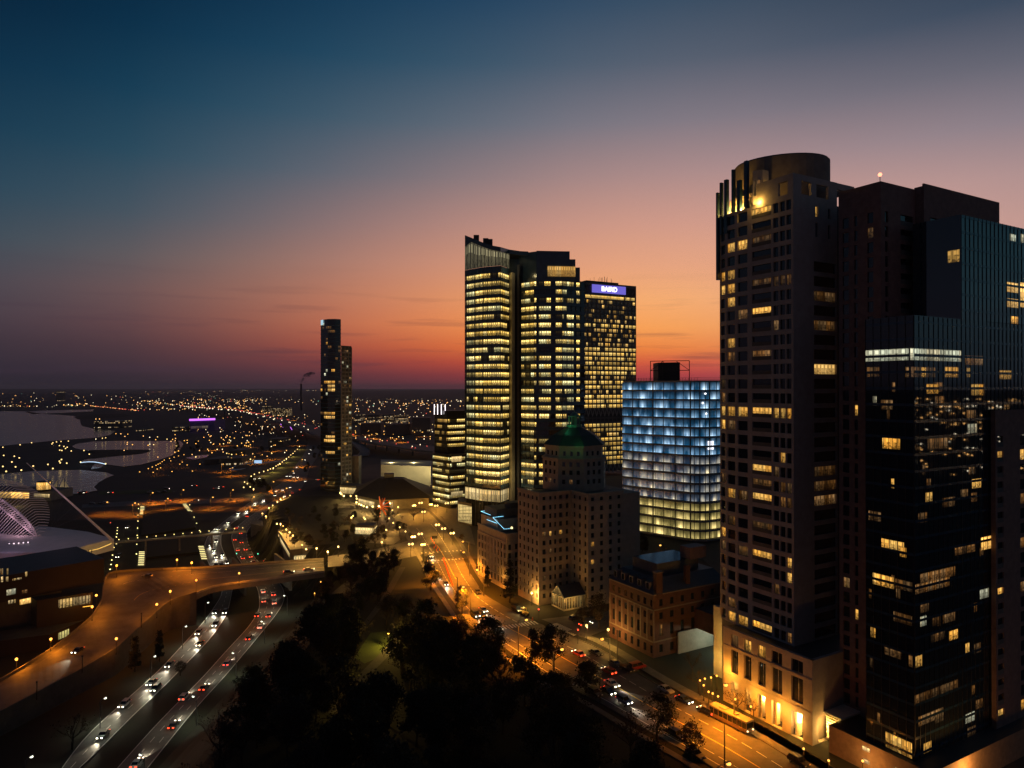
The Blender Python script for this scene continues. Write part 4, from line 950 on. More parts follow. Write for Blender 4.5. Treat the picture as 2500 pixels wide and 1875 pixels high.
for k in (24, 36):
    z = UZ[k]; 
    for i in range(n):
        for s0, s1 in ((0, .5), (1, .5)):
            ub.tube([A + (B - A) * ((i + s0) / n) + Vector((0, -.6, z - 5)), A + (B - A) * ((i + s1) / n) + Vector((0, -.6, z + 3))], .45, mat('truss_white', (.4, .37, .33), .6, .1, 1), 4)
bd = (B - A).normalized(); bn = Vector((-bd.y, bd.x, 0))
ub.prism([A + bn * .9, B + bn * .9, B + bn * 40, A + bn * 40], 0, 181, CONCD, DROOF)
ub.wallbox(A, B, .01, L - .01, 178.6, 181.4, .8, UBG, .22); ub.wallbox(A, B, L - 1.5, L - .01, 166, 178.5, .7, UBG, .2); ub.wallbox(A, B, L - 14.5, L - 13.6, 166, 178.5, .7, UBG, .2)
for x in (L - 13.6, L - 7.5): ub.tube([A + bd * x + Vector((0, -.5, 167)), A + bd * (x + 6) + Vector((0, -.5, 178))], .4, UBG, 4)
ub.tube([A + bd * (u_on(A, B, 1432)) + Vector((0, -.5, 178)), A + bd * (u_on(A, B, 1444)) + Vector((0, -.5, 167))], .4, UBG, 4)
ub.build('facade_frame', t9)
an = MB()
for i in range(16):
    px = 1436 + random.random() * 74; c = D(px, 690, 672 + random.random() * 8); c.z = 181; an.tube([c, c + Vector((0, 0, 3 + random.random() * 5))], .16, DMETAL, 3)
c0, c1 = pd(1432, 668), pd(1510, 686); an.prism([c0, c1, c1 + bn * 12, c0 + bn * 12], 181, 184, DMETAL); an.build('rooftop_antennas', t9)
sgn = MB(); s0, s1 = u_on(A, B, 1445), u_on(A, B, 1527); zs0, zs1 = D(1486, 716, 672).z, D(1486, 696.5, 672).z
sgn.wallbox(A, B, s0, s1, zs0, zs1, .5, emit('sign_violet', (.16, .13, .62), 1.0), .7)
sg = sgn.build('sign', t9)
cu_ = bpy.data.curves.new('lettering', 'FONT'); cu_.body = 'BAIRD'; cu_.size = 6.6; cu_.align_x = 'CENTER'; cu_.align_y = 'CENTER'; cu_.extrude = .1; cu_.offset = .09
to = bpy.data.objects.new('lettering_text', cu_); COL.objects.link(to)
bpy.context.view_layer.update(); dg = bpy.context.evaluated_depsgraph_get(); me = bpy.data.meshes.new_from_object(to.evaluated_get(dg)); bpy.data.objects.remove(to)
cen = A + bd * ((s0 + s1) / 2) - bn * 1.0 + Vector((0, 0, (zs0 + zs1) / 2))
rotm = Matrix.Rotation(math.atan2(bd.y, bd.x), 4, 'Z') @ Matrix.Rotation(R(90), 4, 'X'); me.transform(Matrix.Translation(cen - PORG[t9]) @ rotm)
me.materials.clear(); me.materials.append(emit('sign_white', (1, .96, 1), 2.5))
lo_ = bpy.data.objects.new('lettering', me); COL.objects.link(lo_); lo_.parent = sg
# ===== building under construction, blue-white work lights
t10 = thing('building_shell', 'unfinished building shell glowing blue and white with work lights on every open floor', 'building', tuple(pd(1640, 385)))
def site(name, c1, c2, st_, blue):
    m = bpy.data.materials.new(name); m.use_nodes = True; t, N, M = nodes_of(m); b = t.nodes['Principled BSDF']; b.inputs['Base Color'].default_value = (.05, .05, .06, 1); b.inputs['Roughness'].default_value = .25
    uv = N('ShaderNodeUVMap'); s = N('ShaderNodeSeparateXYZ'); t.links.new(uv.outputs[0], s.inputs[0]); u, v = s.outputs[0], s.outputs[1]
    n = N('ShaderNodeTexNoise'); n.inputs['Scale'].default_value = .16; n.inputs['Detail'].default_value = 3; cb = N('ShaderNodeCombineXYZ'); t.links.new(u, cb.inputs[0]); t.links.new(M('MULTIPLY', v, 1.5), cb.inputs[1]); t.links.new(cb.outputs[0], n.inputs['Vector'])
    w = N('ShaderNodeTexWhiteNoise', noise_dimensions='1D'); t.links.new(M('FLOOR', M('DIVIDE', u, 2.6)), w.inputs['W'])
    w4 = N('ShaderNodeTexWhiteNoise', noise_dimensions='1D'); t.links.new(M('FLOOR', M('DIVIDE', u, 1.1)), w4.inputs['W'])
    k = M('MULTIPLY', M('SUBTRACT', n.outputs[0], .42, clamp=True), 3.4, clamp=True)
    k = M('MULTIPLY', M('MULTIPLY', k, M('ADD', .5, M('MULTIPLY', w.outputs[0], .5))), M('SUBTRACT', 1.1, M('MULTIPLY', v, .8)))
    vv = M('SUBTRACT', 1.12, M('MULTIPLY', v, .75))
    lum = M('MULTIPLY', M('ADD', M('MULTIPLY', k, 1.0), blue), M('MULTIPLY', M('POWER', vv, 1.6), M('ADD', .72, M('MULTIPLY', w4.outputs[0], .28))))
    mx = N('ShaderNodeMix', data_type='RGBA'); t.links.new(M('MULTIPLY', k, 1.3, clamp=True), mx.inputs[0]); mx.inputs[6].default_value = (*c1, 1); mx.inputs[7].default_value = (*c2, 1)
    t.links.new(mx.outputs[2], b.inputs['Emission Color']); t.links.new(M('MULTIPLY', lum, st_), b.inputs['Emission Strength']); m.cycles.emission_sampling = 'NONE'; return m
SB = site('site_blue', (.02, .2, .44), (.58, .78, .95), 2.7, .12); SM = site('site_mixed', (.06, .14, .28), (1.0, .82, .45), 2.6, .1); SY = site('site_yellow', (.5, .4, .12), (1, .74, .28), 2.8, .14)
A, B, C_ = pd(1521, 394), pd(1702, 364), pd(1790, 376)
CV = [A, pd(1560, 386.5), pd(1620, 376.5), pd(1668, 368.5), pd(1695, 365), pd(1722, 364.6), pd(1750, 368), C_]
fh = 4.9; nf = 17; sh = MB(); colm = MB()
for k in range(nf):
    z = 1.0 + fh * k; q = MB()
    SEED[0] += 1; us = SEED[0] * 37.0; CI = [p + Vector((0, 2.2, 0)) for p in CV]
    for P0, P1 in zip(CI, CI[1:]): pane(q, P0, P1, 0, (P1 - P0).length, z + .43, z + fh - .43, 0, SB if k >= 9 else (SM if k > 3 else SY), us); us += (P1 - P0).length
    q.build('lit_floor', t10)
slab = lambda z: sh.prism([p + Vector((-.2, -.9, 0)) for p in CV] + [pd(1790, 410), pd(1524, 425)], z - .42, z + .42, CONC)
for k in range(nf + 1): slab(1.0 + fh * k)
sh.build('floor_slabs', t10)
for P0, P1 in zip(CV, CV[1:]):
    L = (P1 - P0).length; n = max(1, round(L / 4.4))
    for k in range(nf):
        z = 1.0 + fh * k
        for i in range(n + 1):
            u = min(L - .2, max(.02, L * i / n)); colm.wallbox(P0, P1, u, u + .12, z + .43, z + fh - .43, .2, DMETAL, .05)
        for u in [L * .5]: colm.wallbox(P0, P1, u, u + .55, z + .43, z + fh - .43, .6, CONCD, -1.2)
        for u in (0,): colm.wallbox(P0, P1, .03, L - .25, z + 1.35, z + 1.42, .06, DMETAL, .12)
colm.build('columns', t10)
kr = MB(); kr.prism([A + Vector((3, 6, 0)), B + Vector((-2, 6, 0)), C_ + Vector((-2, 6, 0)), pd(1786, 408), pd(1530, 420)], .2, 84, CONCD); kr.build('core', t10)
tp = MB(); c0, c1 = pd(1607, 385), pd(1660, 380); zt = D(1630, 887, 383).z
tp.prism([c0, c1, c1 + Vector((0, 14, 0)), c0 + Vector((0, 14, 0))], 84.7, zt + .5, DMETAL)
e0, e1 = pd(1588, 384), pd(1683, 376)
for x in (e0, e1, e0.lerp(e1, .33)): tp.tube([x + Vector((0, 0, 84.5)), x + Vector((0, 0, zt + 1.2))], .25, DMETAL, 4)
for z in (zt + 1.2, zt - 4): tp.tube([e0 + Vector((0, 0, z)), e1 + Vector((0, 0, z))], .25, DMETAL, 4)
tp.tube([e0 + Vector((0, 0, zt - 4)), e0.lerp(e1, .33) + Vector((0, 0, zt + 1.2))], .2, DMETAL, 4); tp.tube([e0.lerp(e1, .66) + Vector((0, 0, zt + 1.2)), e1 + Vector((0, 0, zt - 4))], .2, DMETAL, 4)
for i in range(28):
    u = A.lerp(B, i / 27) + Vector((0, -.4, 0)); tp.tube([u + Vector((0, 0, 84.6)), u + Vector((0, 0, 86.2))], .1, DMETAL, 3)
for z in (85.3, 86.1): tp.tube([A + Vector((0, -.4, z)), B + Vector((0, -.4, z)), C_ + Vector((0, -.4, z))], .08, DMETAL, 3)
tp.build('roof_frame', t10)
q = MB(); A2, B2 = B, C_; u0 = u_on(A2, B2, 1727); pane(q, A2, B2, u0, u0 + 4.2, 81 - 141 / 1700 * 370 - 2.2, 81 - 141 / 1700 * 370 + 2.4, -.2, emit('work_lamp', (.86, .88, 1), 1.6)); q.build('work_light', t10)
for px, py in ((1722, 961), (1716, 984), (1724, 1010)): q = MB(); q.ball(D(px, py, 365), .55, emit('work_lamp_white', (.9, .95, 1), 3)); q.build('work_lamp', t10)
# ===== generic blocks
def block(name, label, cat, foot, z0, z1, wall=CONCD, rows=None, litm=None, fh=4, z_first=None, proud=.06, group=None, frac=1.0, wh=1.8, roofm=None, name_w='window_row'):
    c = sum(foot, Vector()) / len(foot); t = thing(name, label, cat, (c.x, c.y, z0), 0, group)
    m_ = MB(); m_.prism(foot, z0, z1, wall, roofm or DROOF); m_.build('wall', t)
    if litm:
        z = z_first if z_first is not None else z0 + 1.2
        while z + wh < z1 - .3:
            if random.random() < frac:
                q = MB()
                for A, B in zip(foot, foot[1:] + foot[:1]):
                    d = B - A; nn = Vector((d.y, -d.x, 0)); mid = (A + B) / 2
                    if nn.dot(mid - c) < 0: nn = -nn
                    if nn.dot(-mid) > 0 and d.length > 2: pane(q, A, B, .4, d.length - .4, z, z + wh, -proud, litm)
                q.build(name_w, t)
            z += fh
    return t
def foot_px(x0, d0, x1, d1, dep, xm=None, dm=None):
    l = [pd(x0, d0)] + ([pd(xm, dm)] if xm else []) + [pd(x1, d1)]; return l + [l[-1] + Vector((0, dep, 0)), l[0] + Vector((0, dep, 0))]
# slender stepped condominium tower
t11 = thing('apartment_tower', 'slender dark condominium tower with a stepped top and a few lit rooms', 'tower', tuple(pd(820, 555)))
tg = MB(); l0, l1, l2, l3, l4 = pd(783, 552), pd(800, 544), pd(818, 543), pd(832, 546), pd(858, 556)
tg.prism([l0, l1, l2, l3, pd(832, 575), pd(784, 575)], -4, 134.5, GLASS, DROOF); tg.prism([l3 + Vector((.1, .4, 0)), l4, pd(857, 580), pd(833, 575)], -4, 114, CONCD, DROOF); tg.build('glass_volume', t11)
sl = MB(); lt = Wins(t11, 'lit_window', 60); random.seed(21)
CT = [(790, 926, 820, 940, 'w'), (800, 938, 820, 953, 'W'), (792, 1001, 820, 1010, 'w'), (792, 1009, 820, 1020, 'W'), (792, 1066, 820, 1078, 'W'), (797, 1100, 818, 1110, 'W'), (808, 895, 818, 912, 'w'), (784, 776, 790, 793, 'p'), (800, 795, 812, 812, 'd')]
for k in range(45):
    z = -2 + 3.05 * k
    for A, B, zt in ((l0, l1, 134), (l1, l2, 134), (l2, l3, 134), (l3, l4, 113.5)):
        if z + 3 > zt: continue
        L = (B - A).length; sl.wallbox(A, B, .01, L - .01, z, z + (.5 if A is not l3 else 1.1), .5, CONC if A is l3 else SPAN, .6 if A is l3 else .25)
        n = max(2, round(L / 2.6))
        for i in range(n):
            u0, u1 = L * i / n + .15, L * (i + 1) / n - .15; kk = hit(CT, *cell(A, B, u0, u1, z + .8, z + 2.8))
            if not kk and random.random() < (.2 if A is l3 else .1): kk = random.choice('wddp')
            if kk: lt.add(A, B, u0, u1, z + .7, z + 2.8, -.3 if A is l3 else -.05, LK[kk], True)
for A, B, zt in ((l3, l4, 113),):
    L = (B - A).length
    for u in (0.1, L * .33, L * .66, L - .6): sl.wallbox(A, B, u, u + .5, -4, zt, .5, CONC, .75)
sl.build('balconies', t11); lt.done()
q = MB(); q.prism([pd(783, 551), pd(789, 548), pd(789, 549), pd(783, 552)], 130.5, 134.3, emit('corner_white', (.5, .8, .95), .8)); q.build('crown_light', t11)
# low dark glass office beside the sail tower
t12 = thing('office_building', 'dark glass office block with white light strips on its roof beside the sail topped tower', 'building', tuple(pd(1095, 470)))
lo = MB(); n0, n1, n2 = pd(1056, 482), pd(1098, 466), pd(1138, 474)
m0, m1, m2 = pd(1061, 487), pd(1092, 476), pd(1138, 484)
lo.prism([n0, n1, n2, pd(1138, 500), pd(1058, 500)], 0, 35.5, GLASS, DROOF); lo.prism([m0, m1, m2, pd(1138, 498), pd(1063, 498)], 35.6, 65, GLASS, DROOF); lo.build('glass_volume', t12)
for k in range(15):
    z = 2.5 + 4.2 * k; q = MB()
    if z + 2.4 < 35: 
        for A, B in ((n0, n1), (n1, n2)): pane(q, A, B, .3, (B - A).length - .3, z, z + 2.2, -.05, OFFICEB)
    elif 37 < z < 61:
        pane(q, m1, m2, .3, (m2 - m1).length - .3, z, z + 2.2, -.05, OFFICE); pane(q, m0, m1, .3, (m1 - m0).length - .3, z, z + 2.2, -.05, OFFICED)
    q.build('lit_floor', t12)
q = MB(); pane(q, n1, n2, 1.5, 9.5, 31, 34.6, -.08, STORE); pane(q, n1, n2, 1, 10.5, 8, 11, -.08, STORE); q.build('lit_hall', t12)
for px in (1060.5, 1068.5, 1077.5, 1087): q = MB(); q.tube([D(px, 1012, 480), D(px, 987, 480)], .28, emit('white_tube', (1, .9, .95), 2.2), 5); q.build('light_strip', t12)
# glass stair hall, plaza-side
q = MB(); A, B = pd(1117, 418), pd(1152, 408); t13 = thing('stair_hall', 'glowing glazed stair hall with diagonal stairs beside the ornate cream house', 'building', tuple((A + B) / 2))
q.prism([A, B, B + Vector((0, 14, 0)), A + Vector((0, 14, 0))], 0, 13, CONCD, DROOF); q.build('volume', t13)
q = MB(); pane(q, A, B, .8, (B - A).length - .1, 1, 11.3, -.1, room('stair_glow', (1, .74, .3), (1, .7, .25), 1.25, cw=30, mull=1.1, ceil=.2, mw=.16, low=.6, furn=.5)); q.build('glazing', t13)
q = MB(); L = (B - A).length; bd_ = (B - A).normalized()
for i in range(5): q.tube([A + bd_ * 1.2 + Vector((0, -.3, 1.5 + 2 * i)), A + bd_ * (L - .4) + Vector((0, -.3, 3.3 + 2 * i))], .16, DMETAL, 4)
q.build('stair', t13)
# pavilion with broad dark hip roof, and the lit halls behind it
t14 = thing('pavilion', 'low pavilion under a broad black hipped roof in the lamp lit park', 'pavilion', tuple(pd(960, 480)))
q = MB(); f = [pd(872, 482), pd(925, 462), pd(1046, 470), pd(1050, 510), pd(880, 515)]; q.prism(f, 0, 6.8, CONCD); q.build('wall', t14)
q = MB(); f0 = [pd(862, 482), pd(925, 458), pd(1056, 468), pd(1062, 514), pd(872, 520)]; f1 = [pd(925, 488), pd(950, 482), pd(985, 484), pd(985, 494), pd(930, 498)]; q.prism(f0, 6.9, 17.5, mat('black_roof', (.02, .022, .025), .75, .3, .5), None, True, f1); q.prism([pd(938, 486), pd(962, 486), pd(962, 493), pd(938, 493)], 17.5, 20.5, DROOF); q.build('roof', t14)
q = MB(); pane(q, pd(872, 482), pd(925, 462), 2, 22, 1, 4.5, -.1, STORE); pane(q, pd(925, 462), pd(1046, 470), 2, 9, 1, 5, -.1, PALE); q.build('windows', t14)
PW = mat('lit_pale_wall', (.55, .5, .38), .8, .2, .1)
th = block('transit_hall', 'long pale hall with floodlit walls behind the black roofed pavilion', 'building', [pd(930, 560), pd(1052, 548), pd(1056, 590), pd(930, 600)], 0, 19, PW, roofm=PW)
for px in (950, 985, 1020, 1045): lightobj('flood_light', th, D(px, 1150, 540), (1, .82, .4), 2600, 1); 
for px in (955, 1010): lightobj('flood_light', th, D(px, 1128, 575), (1, .82, .4), 3200, 1)
block('glass_foyer', 'lit glass foyer at the foot of the slender dark tower', 'building', foot_px(830, 528, 886, 520, 14), 0, 7, CONCD, litm=STORE, fh=20, wh=4.6, z_first=1, name_w='glazing')
block('service_block', 'small pale block standing right beside the foot of the slender tower', 'building', foot_px(859, 560, 876, 557, 10), 0, 26, CONC)
# parking garage with lit openings at the lakeside edge of the park
t15 = thing('parking_garage', 'long low parking garage with a row of lit openings below the globe lamps', 'garage', tuple(P(690, 1330, -8)))
A, B = V2(P(678, 1300, -4)), V2(P(708, 1370, -8)); A2 = A + Vector((30, 12, 0)); B2 = B + Vector((24, 10, 0))
q = MB(); q.prism([A, B, B2, A2], -18, -2.2, CONCD, CONC); q.build('wall', t15)
q = MB(); pane(q, A, B, 1, (B - A).length - 1, -6.5, -4.2, -.08, STORE); pane(q, B, B2, 2, 8, -13, -5.5, -.08, STORE); q.build('lit_openings', t15)
t16 = block('stair_pavilion', 'small concrete stair building with a bright doorway near the lakefront drive', 'building', [V2(P(612, 1312, -18)), V2(P(648, 1320, -18)), V2(P(652, 1305, -18)), V2(P(616, 1300, -18))], -18, -9, CONCD)
lightobj('door_light', t16, P(640, 1322, -14), (1, .75, .2), 900, .3)
block('park_pavilion', 'amber lit glazed pavilion at the park edge above the bridge', 'pavilion', foot_px(866, 385, 914, 383, 8), -1, 5, CONCD, litm=STORE, fh=20, wh=3.6, z_first=.2, name_w='glazing')
# red-orange starburst sculpture
sc = MB(); c = P(930, 1262, 0); ce = c + Vector((0, 0, 6.5)); om = mat('orange_steel', (.75, .16, .03), .5, .1, 1)
for i, (dx, dz) in enumerate(((-.12, 1.25), (.5, 1.0), (1.0, .55), (1.2, .1), (.9, -.45), (.55, -1.15), (-.1, -1.15), (-.5, -.3), (.1, .9), (.75, -.9))):
    e = ce + Vector((dx * 5.2, (i % 3 - 1) * 2.5, dz * 5.4)); sc.tube([ce, Vector((e.x, e.y, max(.2, e.z)))], [.45, .3], om, 5)
so = solo('sculpture', sc, 'orange steel starburst sculpture on the lamp lit plaza', 'sculpture', tuple(c))
q = lightobj('sculpture_light', None, c + Vector((4, -8, 5)), (1, .5, .2), 1300, .4); q.parent = so; q.location = (4, -8, 5)

# ------------------------------------------------------------------ lakefront: museum, hall, harbour
mu_ = thing('art_museum', 'white winged art museum with pink lit ribs and a long leaning mast', 'museum', tuple(P(60, 1345, -12)))
q = MB()
b0 = [P(x, y, -6) for x, y in ((-260, 1395), (0, 1366), (165, 1355), (212, 1338), (278, 1321), (215, 1309), (110, 1303), (-60, 1310), (-260, 1330))]
q.prism([V2(p) for p in b0], -11, lambda x, y: -6 + max(0, min(5.5, (-205 - x) * .06)), WHITE); q.build('hall_roof', mu_)
q = MB(); wf = [V2(P(x, y, -6)) for x, y in ((-260, 1398), (0, 1369), (163, 1357), (150, 1330), (-260, 1340))]; q.prism(wf, -18, -11.1, CONCD); q.build('base', mu_)
spn = [D(-60 + 148 * i / 30, 1188 + 123 * i / 30, 404 - 12 * i / 30) for i in range(31)]
rib = MB(); rib2 = MB(); rm_ = mat('white_steel', (.75, .72, .74), .5, .05, 1)
for i in range(31):
    f = i / 30; s = spn[i]; L = math.sin(math.pi * (.12 + .86 * f)) ** .7
    e = s + Vector((15 * L, 10 * L, 8.5 * L * (1 - f * .35))); mid = (s + e) / 2 + Vector((0, 0, 4.5 * L))
    rib.tube([s, s.lerp(mid, .55) + Vector((0, 0, .5 * L)), mid, mid.lerp(e, .55) + Vector((0, 0, .3 * L)), e], .22, rm_, 4)
    if f > .2:
        e2 = s + Vector((10 * L, -1.5, -.6 * L)); rib.tube([s, (s + e2) / 2 + Vector((0, 0, 1.6 * L)), e2], .24, rm_, 4)
    g0 = Vector((s.x - 14 * (1.2 - f), s.y - 5, -4.6)); rib2.tube([s, g0], .26, rm_, 4)
rib.tube(spn, .5, rm_, 5)
rib.build('wing', mu_); rib2.build('hall_ribs', mu_)
q = MB(); 
for i in range(0, 30): q.face([spn[i] + Vector((-.2, 1.2, -.6)), spn[i + 1] + Vector((-.2, 1.2, -.6)), Vector((spn[i + 1].x - 14 * (1.2 - (i + 1) / 30), spn[i + 1].y - 3.8, -4.9)), Vector((spn[i].x - 14 * (1.2 - i / 30), spn[i].y - 3.8, -4.9))], GLASSB)
q.build('hall_glazing', mu_)
mt = MB(); m0 = D(276, 1321, 394); m1 = D(65, 1130, 372); mt.tube([m0, m0.lerp(m1, .4), m1], [.75, .55, .2], rm_, 6); 
for i in range(5): 
    a_ = m0.lerp(m1, .22 + .12 * i); mt.tube([a_, D(104 + i * 5, 1300 - (i % 3) * 3, 398)], .025, METAL, 3)
mt.build('mast', mu_)
for k, (i, e) in enumerate(((6, 300), (13, 420), (20, 520), (26, 300))): lightobj('pink_light', mu_, spn[i] + Vector((7, -6, -3)), (1, .55, .7), e, .3)
for i, e in ((8, 160), (18, 160)): lightobj('violet_light', mu_, spn[i] + Vector((-8, -9, -3)), (.7, .4, 1), e, .3)
lightobj('violet_light', mu_, D(20, 1325, 350), (.8, .5, 1), 350, .4)
lightobj('mast_light', mu_, m0 + Vector((-6, -5, 1)), (.75, .7, 1), 400, .3); lightobj('mast_light', mu_, m0.lerp(m1, .6) + Vector((3, -8, -3)), (1, .6, .75), 500, .3)
for i in range(8):
    q = MB(); q.ball(D(-12 + i * 11.5, 1330.5 - i * .9, 372), .32, emit('pinkish_lamp', (1, .8, .9), 1.8)); q.build('roof_lamp', mu_)
lightobj('deck_light', mu_, P(262, 1333, -4), (1, .62, .12), 300, .3)
q = MB(); q.tube([P(188, 1352, -5.6), P(240, 1340, -5.6), P(272, 1327, -5.6)], .16, emit('deck_strip', (1, .62, .12), 1.3), 4); q.build('deck_light_strip', mu_)
for i, x in enumerate((200, 208, 216, 224)):
    c = P(x, 1351 - i * .4, -6); q = MB(); q.tube([c, c + Vector((0, 0, .8)), c + Vector((0, 0, 1.45))], [.16, .24, .18], DMETAL, 6); q.ball(c + Vector((0, 0, 1.62)), .13, DMETAL, 6)
    solo('person', q, ['person in dark clothes standing on the museum terrace, leftmost of four', 'person in dark clothes standing on the museum terrace, second from left', 'person in dark clothes standing on the museum terrace, third from left', 'person in dark clothes standing on the museum terrace, nearest the mast'][i], 'person', tuple(c), 'people on the museum terrace')
# war memorial hall
t17 = thing('memorial_hall', 'dark flat roofed concrete hall with few lit windows beside the amber ramp', 'building', tuple(V2(P(120, 1440, -6))))
A, B = V2(P(-120, 1532, -7)), V2(P(254, 1447, -6)); dd, nn = wall_axes(A, B); L = (B - A).length
q = MB(); back = [B - nn * 34 + dd * 1.0, A - nn * 34]
q.prism([A, B] + back, -1.5, 8.5, mat('hall_concrete', (.02, .017, .015), .9, .3, .3), DROOF); q.prism([A + nn * -9, A + dd * (L - 13) - nn * 9, A + dd * (L - 13) - nn * 30, A - nn * 30], -18, -1.6, CONCD); q.build('wall', t17)
q = MB(); A3, B3 = V2(P(90, 1500, -7)), V2(P(226, 1478, -7)); q.prism([A3, B3, B3 - nn * 7, A3 - nn * 7], -18, -1.65, MATS['hall_concrete']); q.build('lower_wing', t17)
HW = room('hall_window', (1, .62, .2), (1, .72, .35), .95, cw=2.2, mull=1.1, ceil=.4, mw=.25, low=.2, furn=.75)
for x0, x1, y0, y1, m_ in ((145, 222, 1454, 1474, HW),):
    q = MB(); u0, u1 = u_on(A3, B3, x0), u_on(A3, B3, x1); pane(q, A3, B3, u0, u1, -6, -2.6, -.06, m_); q.build('window', t17)
q = MB(); q.tube([A3 + dd * 8 + nn * .5 + Vector((0, 0, -7)), B3 + nn * .5 + Vector((0, 0, -7))], .18, emit('amber_strip', (1, .58, .08), 1.2), 4); q.build('light_strip', t17)
lightobj('hall_light', t17, (A3.lerp(B3, .55) + nn * 2.2 + Vector((0, 0, -4))), (1, .62, .12), 200, .3)
for x0, x1, y0, y1, m_ in ((3, 9, 1388, 1404, HW), (16, 22, 1388, 1404, HW), (3, 9, 1408, 1422, HW), (16, 22, 1408, 1420, HW), (32, 54, 1413, 1418, HW), (63, 68, 1396, 1408, HW), (18, 40, 1440, 1454, PALE), (22, 40, 1466, 1475, HW), (50, 77, 1464, 1477, BRIGHTW), (55, 68, 1441, 1450, WARMD)):
    u0, u1 = u_on(A, B, x0), u_on(A, B, x1); z0, z1 = z_on(A, B, x0, y1), z_on(A, B, x0, y0); q = MB(); pane(q, A, B, u0, u1, z0, z1, -.06, m_); q.build('window', t17)
t18 = block('lower_hall', 'dark lower hall with one small gridded lit window beside the ramp wall', 'building', [V2(P(-80, 1600, -16)), V2(P(120, 1560, -14)), V2(P(210, 1510, -12)), V2(P(150, 1500, -10)), V2(P(-80, 1540, -10))], -18, -12.3, MATS['hall_concrete'])
q = MB(); A, B = V2(P(120, 1560, -14)), V2(P(210, 1510, -12)); u0 = u_on(A, B, 144); pane(q, A, B, u0, u0 + 5, -15.8, -13.2, -.1, room('grid_window', (1, .85, .3), (1, .8, .25), 1.0, cw=20, mull=1.25, ceil=.1, mw=.3, low=.7, furn=.3)); q.build('window', t18)
# footbridge from the museum over the drive
t19 = thing('footbridge', 'slim footbridge dotted with small yellow lamps leading to the museum mast', 'bridge', tuple(P(400, 1313, -8)))
q = MB(); f0, f1 = P(277, 1323, -8), P(600, 1292, -7); d = (f1 - f0).normalized(); nn = Vector((d.y, -d.x, 0)) * 1.6
q.prism([f0 + nn, f1 + nn, f1 - nn, f0 - nn], -8.8, -8.0, CONC); 
for s_ in (-1, 1): q.tube([f0 + nn * s_ + Vector((0, 0, 1.1)), f1 + nn * s_ + Vector((0, 0, 1.1))], .07, METAL, 4)
q.build('deck', t19)
yl = emit('small_yellow', (1, .78, .25), 2.2)
for i in range(15):
    c = f0.lerp(f1, (i + .6) / 15) + nn; q = MB(); q.tube([c, c + Vector((0, 0, 1.2))], .07, METAL, 4); q.ball(c + Vector((0, 0, 1.35)), .3, yl, 6); q.build('lamp', t19)
for i in range(5): lightobj('lamp_light', t19, f0.lerp(f1, (i * 3 + 1.6) / 15) + Vector((0, 0, 1.8)), (1, .7, .2), 130, .3)
for i in (1, 2, 3): c = f0.lerp(f1, i / 4 - .02); q = MB(); q.tube([Vector((c.x, c.y, -18.2)), Vector((c.x, c.y, -8.8))], .5, CONC, 6); q.build('pier', t19)
# discovery hall, drum and tall ship
t20 = thing('exhibition_hall', 'brightly lit glass exhibition hall with a raised golden drum by the water', 'building', tuple(P(60, 1222, -18)))
q = MB(); A, B = pd(-60, 620), pd(126, 608); q.prism([A, B, B + Vector((0, 30, 0)), A + Vector((0, 30, 0))], -18, -10.5, CONC, DROOF); q.build('wall', t20)
q = MB(); pane(q, A, B, 1, u_on(A, B, 72), -16.5, -11, -.1, BRIGHTW); pane(q, A, B, u_on(A, B, 84), u_on(A, B, 122), -15, -12, -.1, STORE); q.build('glazing', t20)
q = MB(); c = pd(109, 618); q.prism([c + Vector((5.6 * math.cos(i * math.pi / 8), 5.6 * math.sin(i * math.pi / 8), 0)) for i in range(16)], -10, -2, DMETAL, DROOF); dr = q.build('drum', t20)
q = MB()
for i in range(16):
    p, p2 = [c + Vector((5.75 * math.cos(j * math.pi / 8), 5.75 * math.sin(j * math.pi / 8), 0)) for j in (i, i + 1)]
    if (p + p2).y / 2 < c.y + 1: pane(q, p, p2, .05, (p2 - p).length - .05, -9, -2.6, 0, BRIGHTW)
q.build('drum_glazing', dr)
lightobj('quay_light', t20, P(70, 1218, -14) + Vector((0, -12, 0)), (1, .7, .25), 1800, .6)
t21 = thing('sailing_ship', 'moored sailing ship with floodlit pale sails beyond the leaning mast', 'ship', tuple(P(148, 1203, -17.4)))
c = P(148, 1203, -17.4); q = MB(); hullp = [(-9, 0), (-7, -1.8), (4, -2), (9, 0), (4, 2), (-7, 1.8)]
q.prism([c + Vector((x, y, 0)) for x, y in hullp], -17.6, -15.6, DMETAL, None, True, [c + Vector((x * 1.06, y * 1.15, 0)) for x, y in hullp]); q.build('hull', t21)
q = MB(); SAIL = mat('sail_cloth', (.7, .62, .45), .8, .1, 1); c = Vector((c.x, c.y, -15.6))
for x, h in ((-3, 11), (3.4, 12)): q.tube([c + Vector((x, 0, 0)), c + Vector((x, 0, h))], .18, DMETAL, 4); 
q.build('masts', t21); q = MB(); 
for x, h, w in ((-3, 10, -4.2), (3.2, 10.8, -4.6), (4, 9, 5)): q.face([c + Vector((x, -.2, 1.6)), c + Vector((x + w, -.5, 1.9)), c + Vector((x + w * .25, -.3, h * .86)), c + Vector((x, -.2, h))], SAIL)
q.build('sails', t21); lightobj('sail_light', t21, c + Vector((2, -9, 3)), (1, .8, .5), 700, .4)
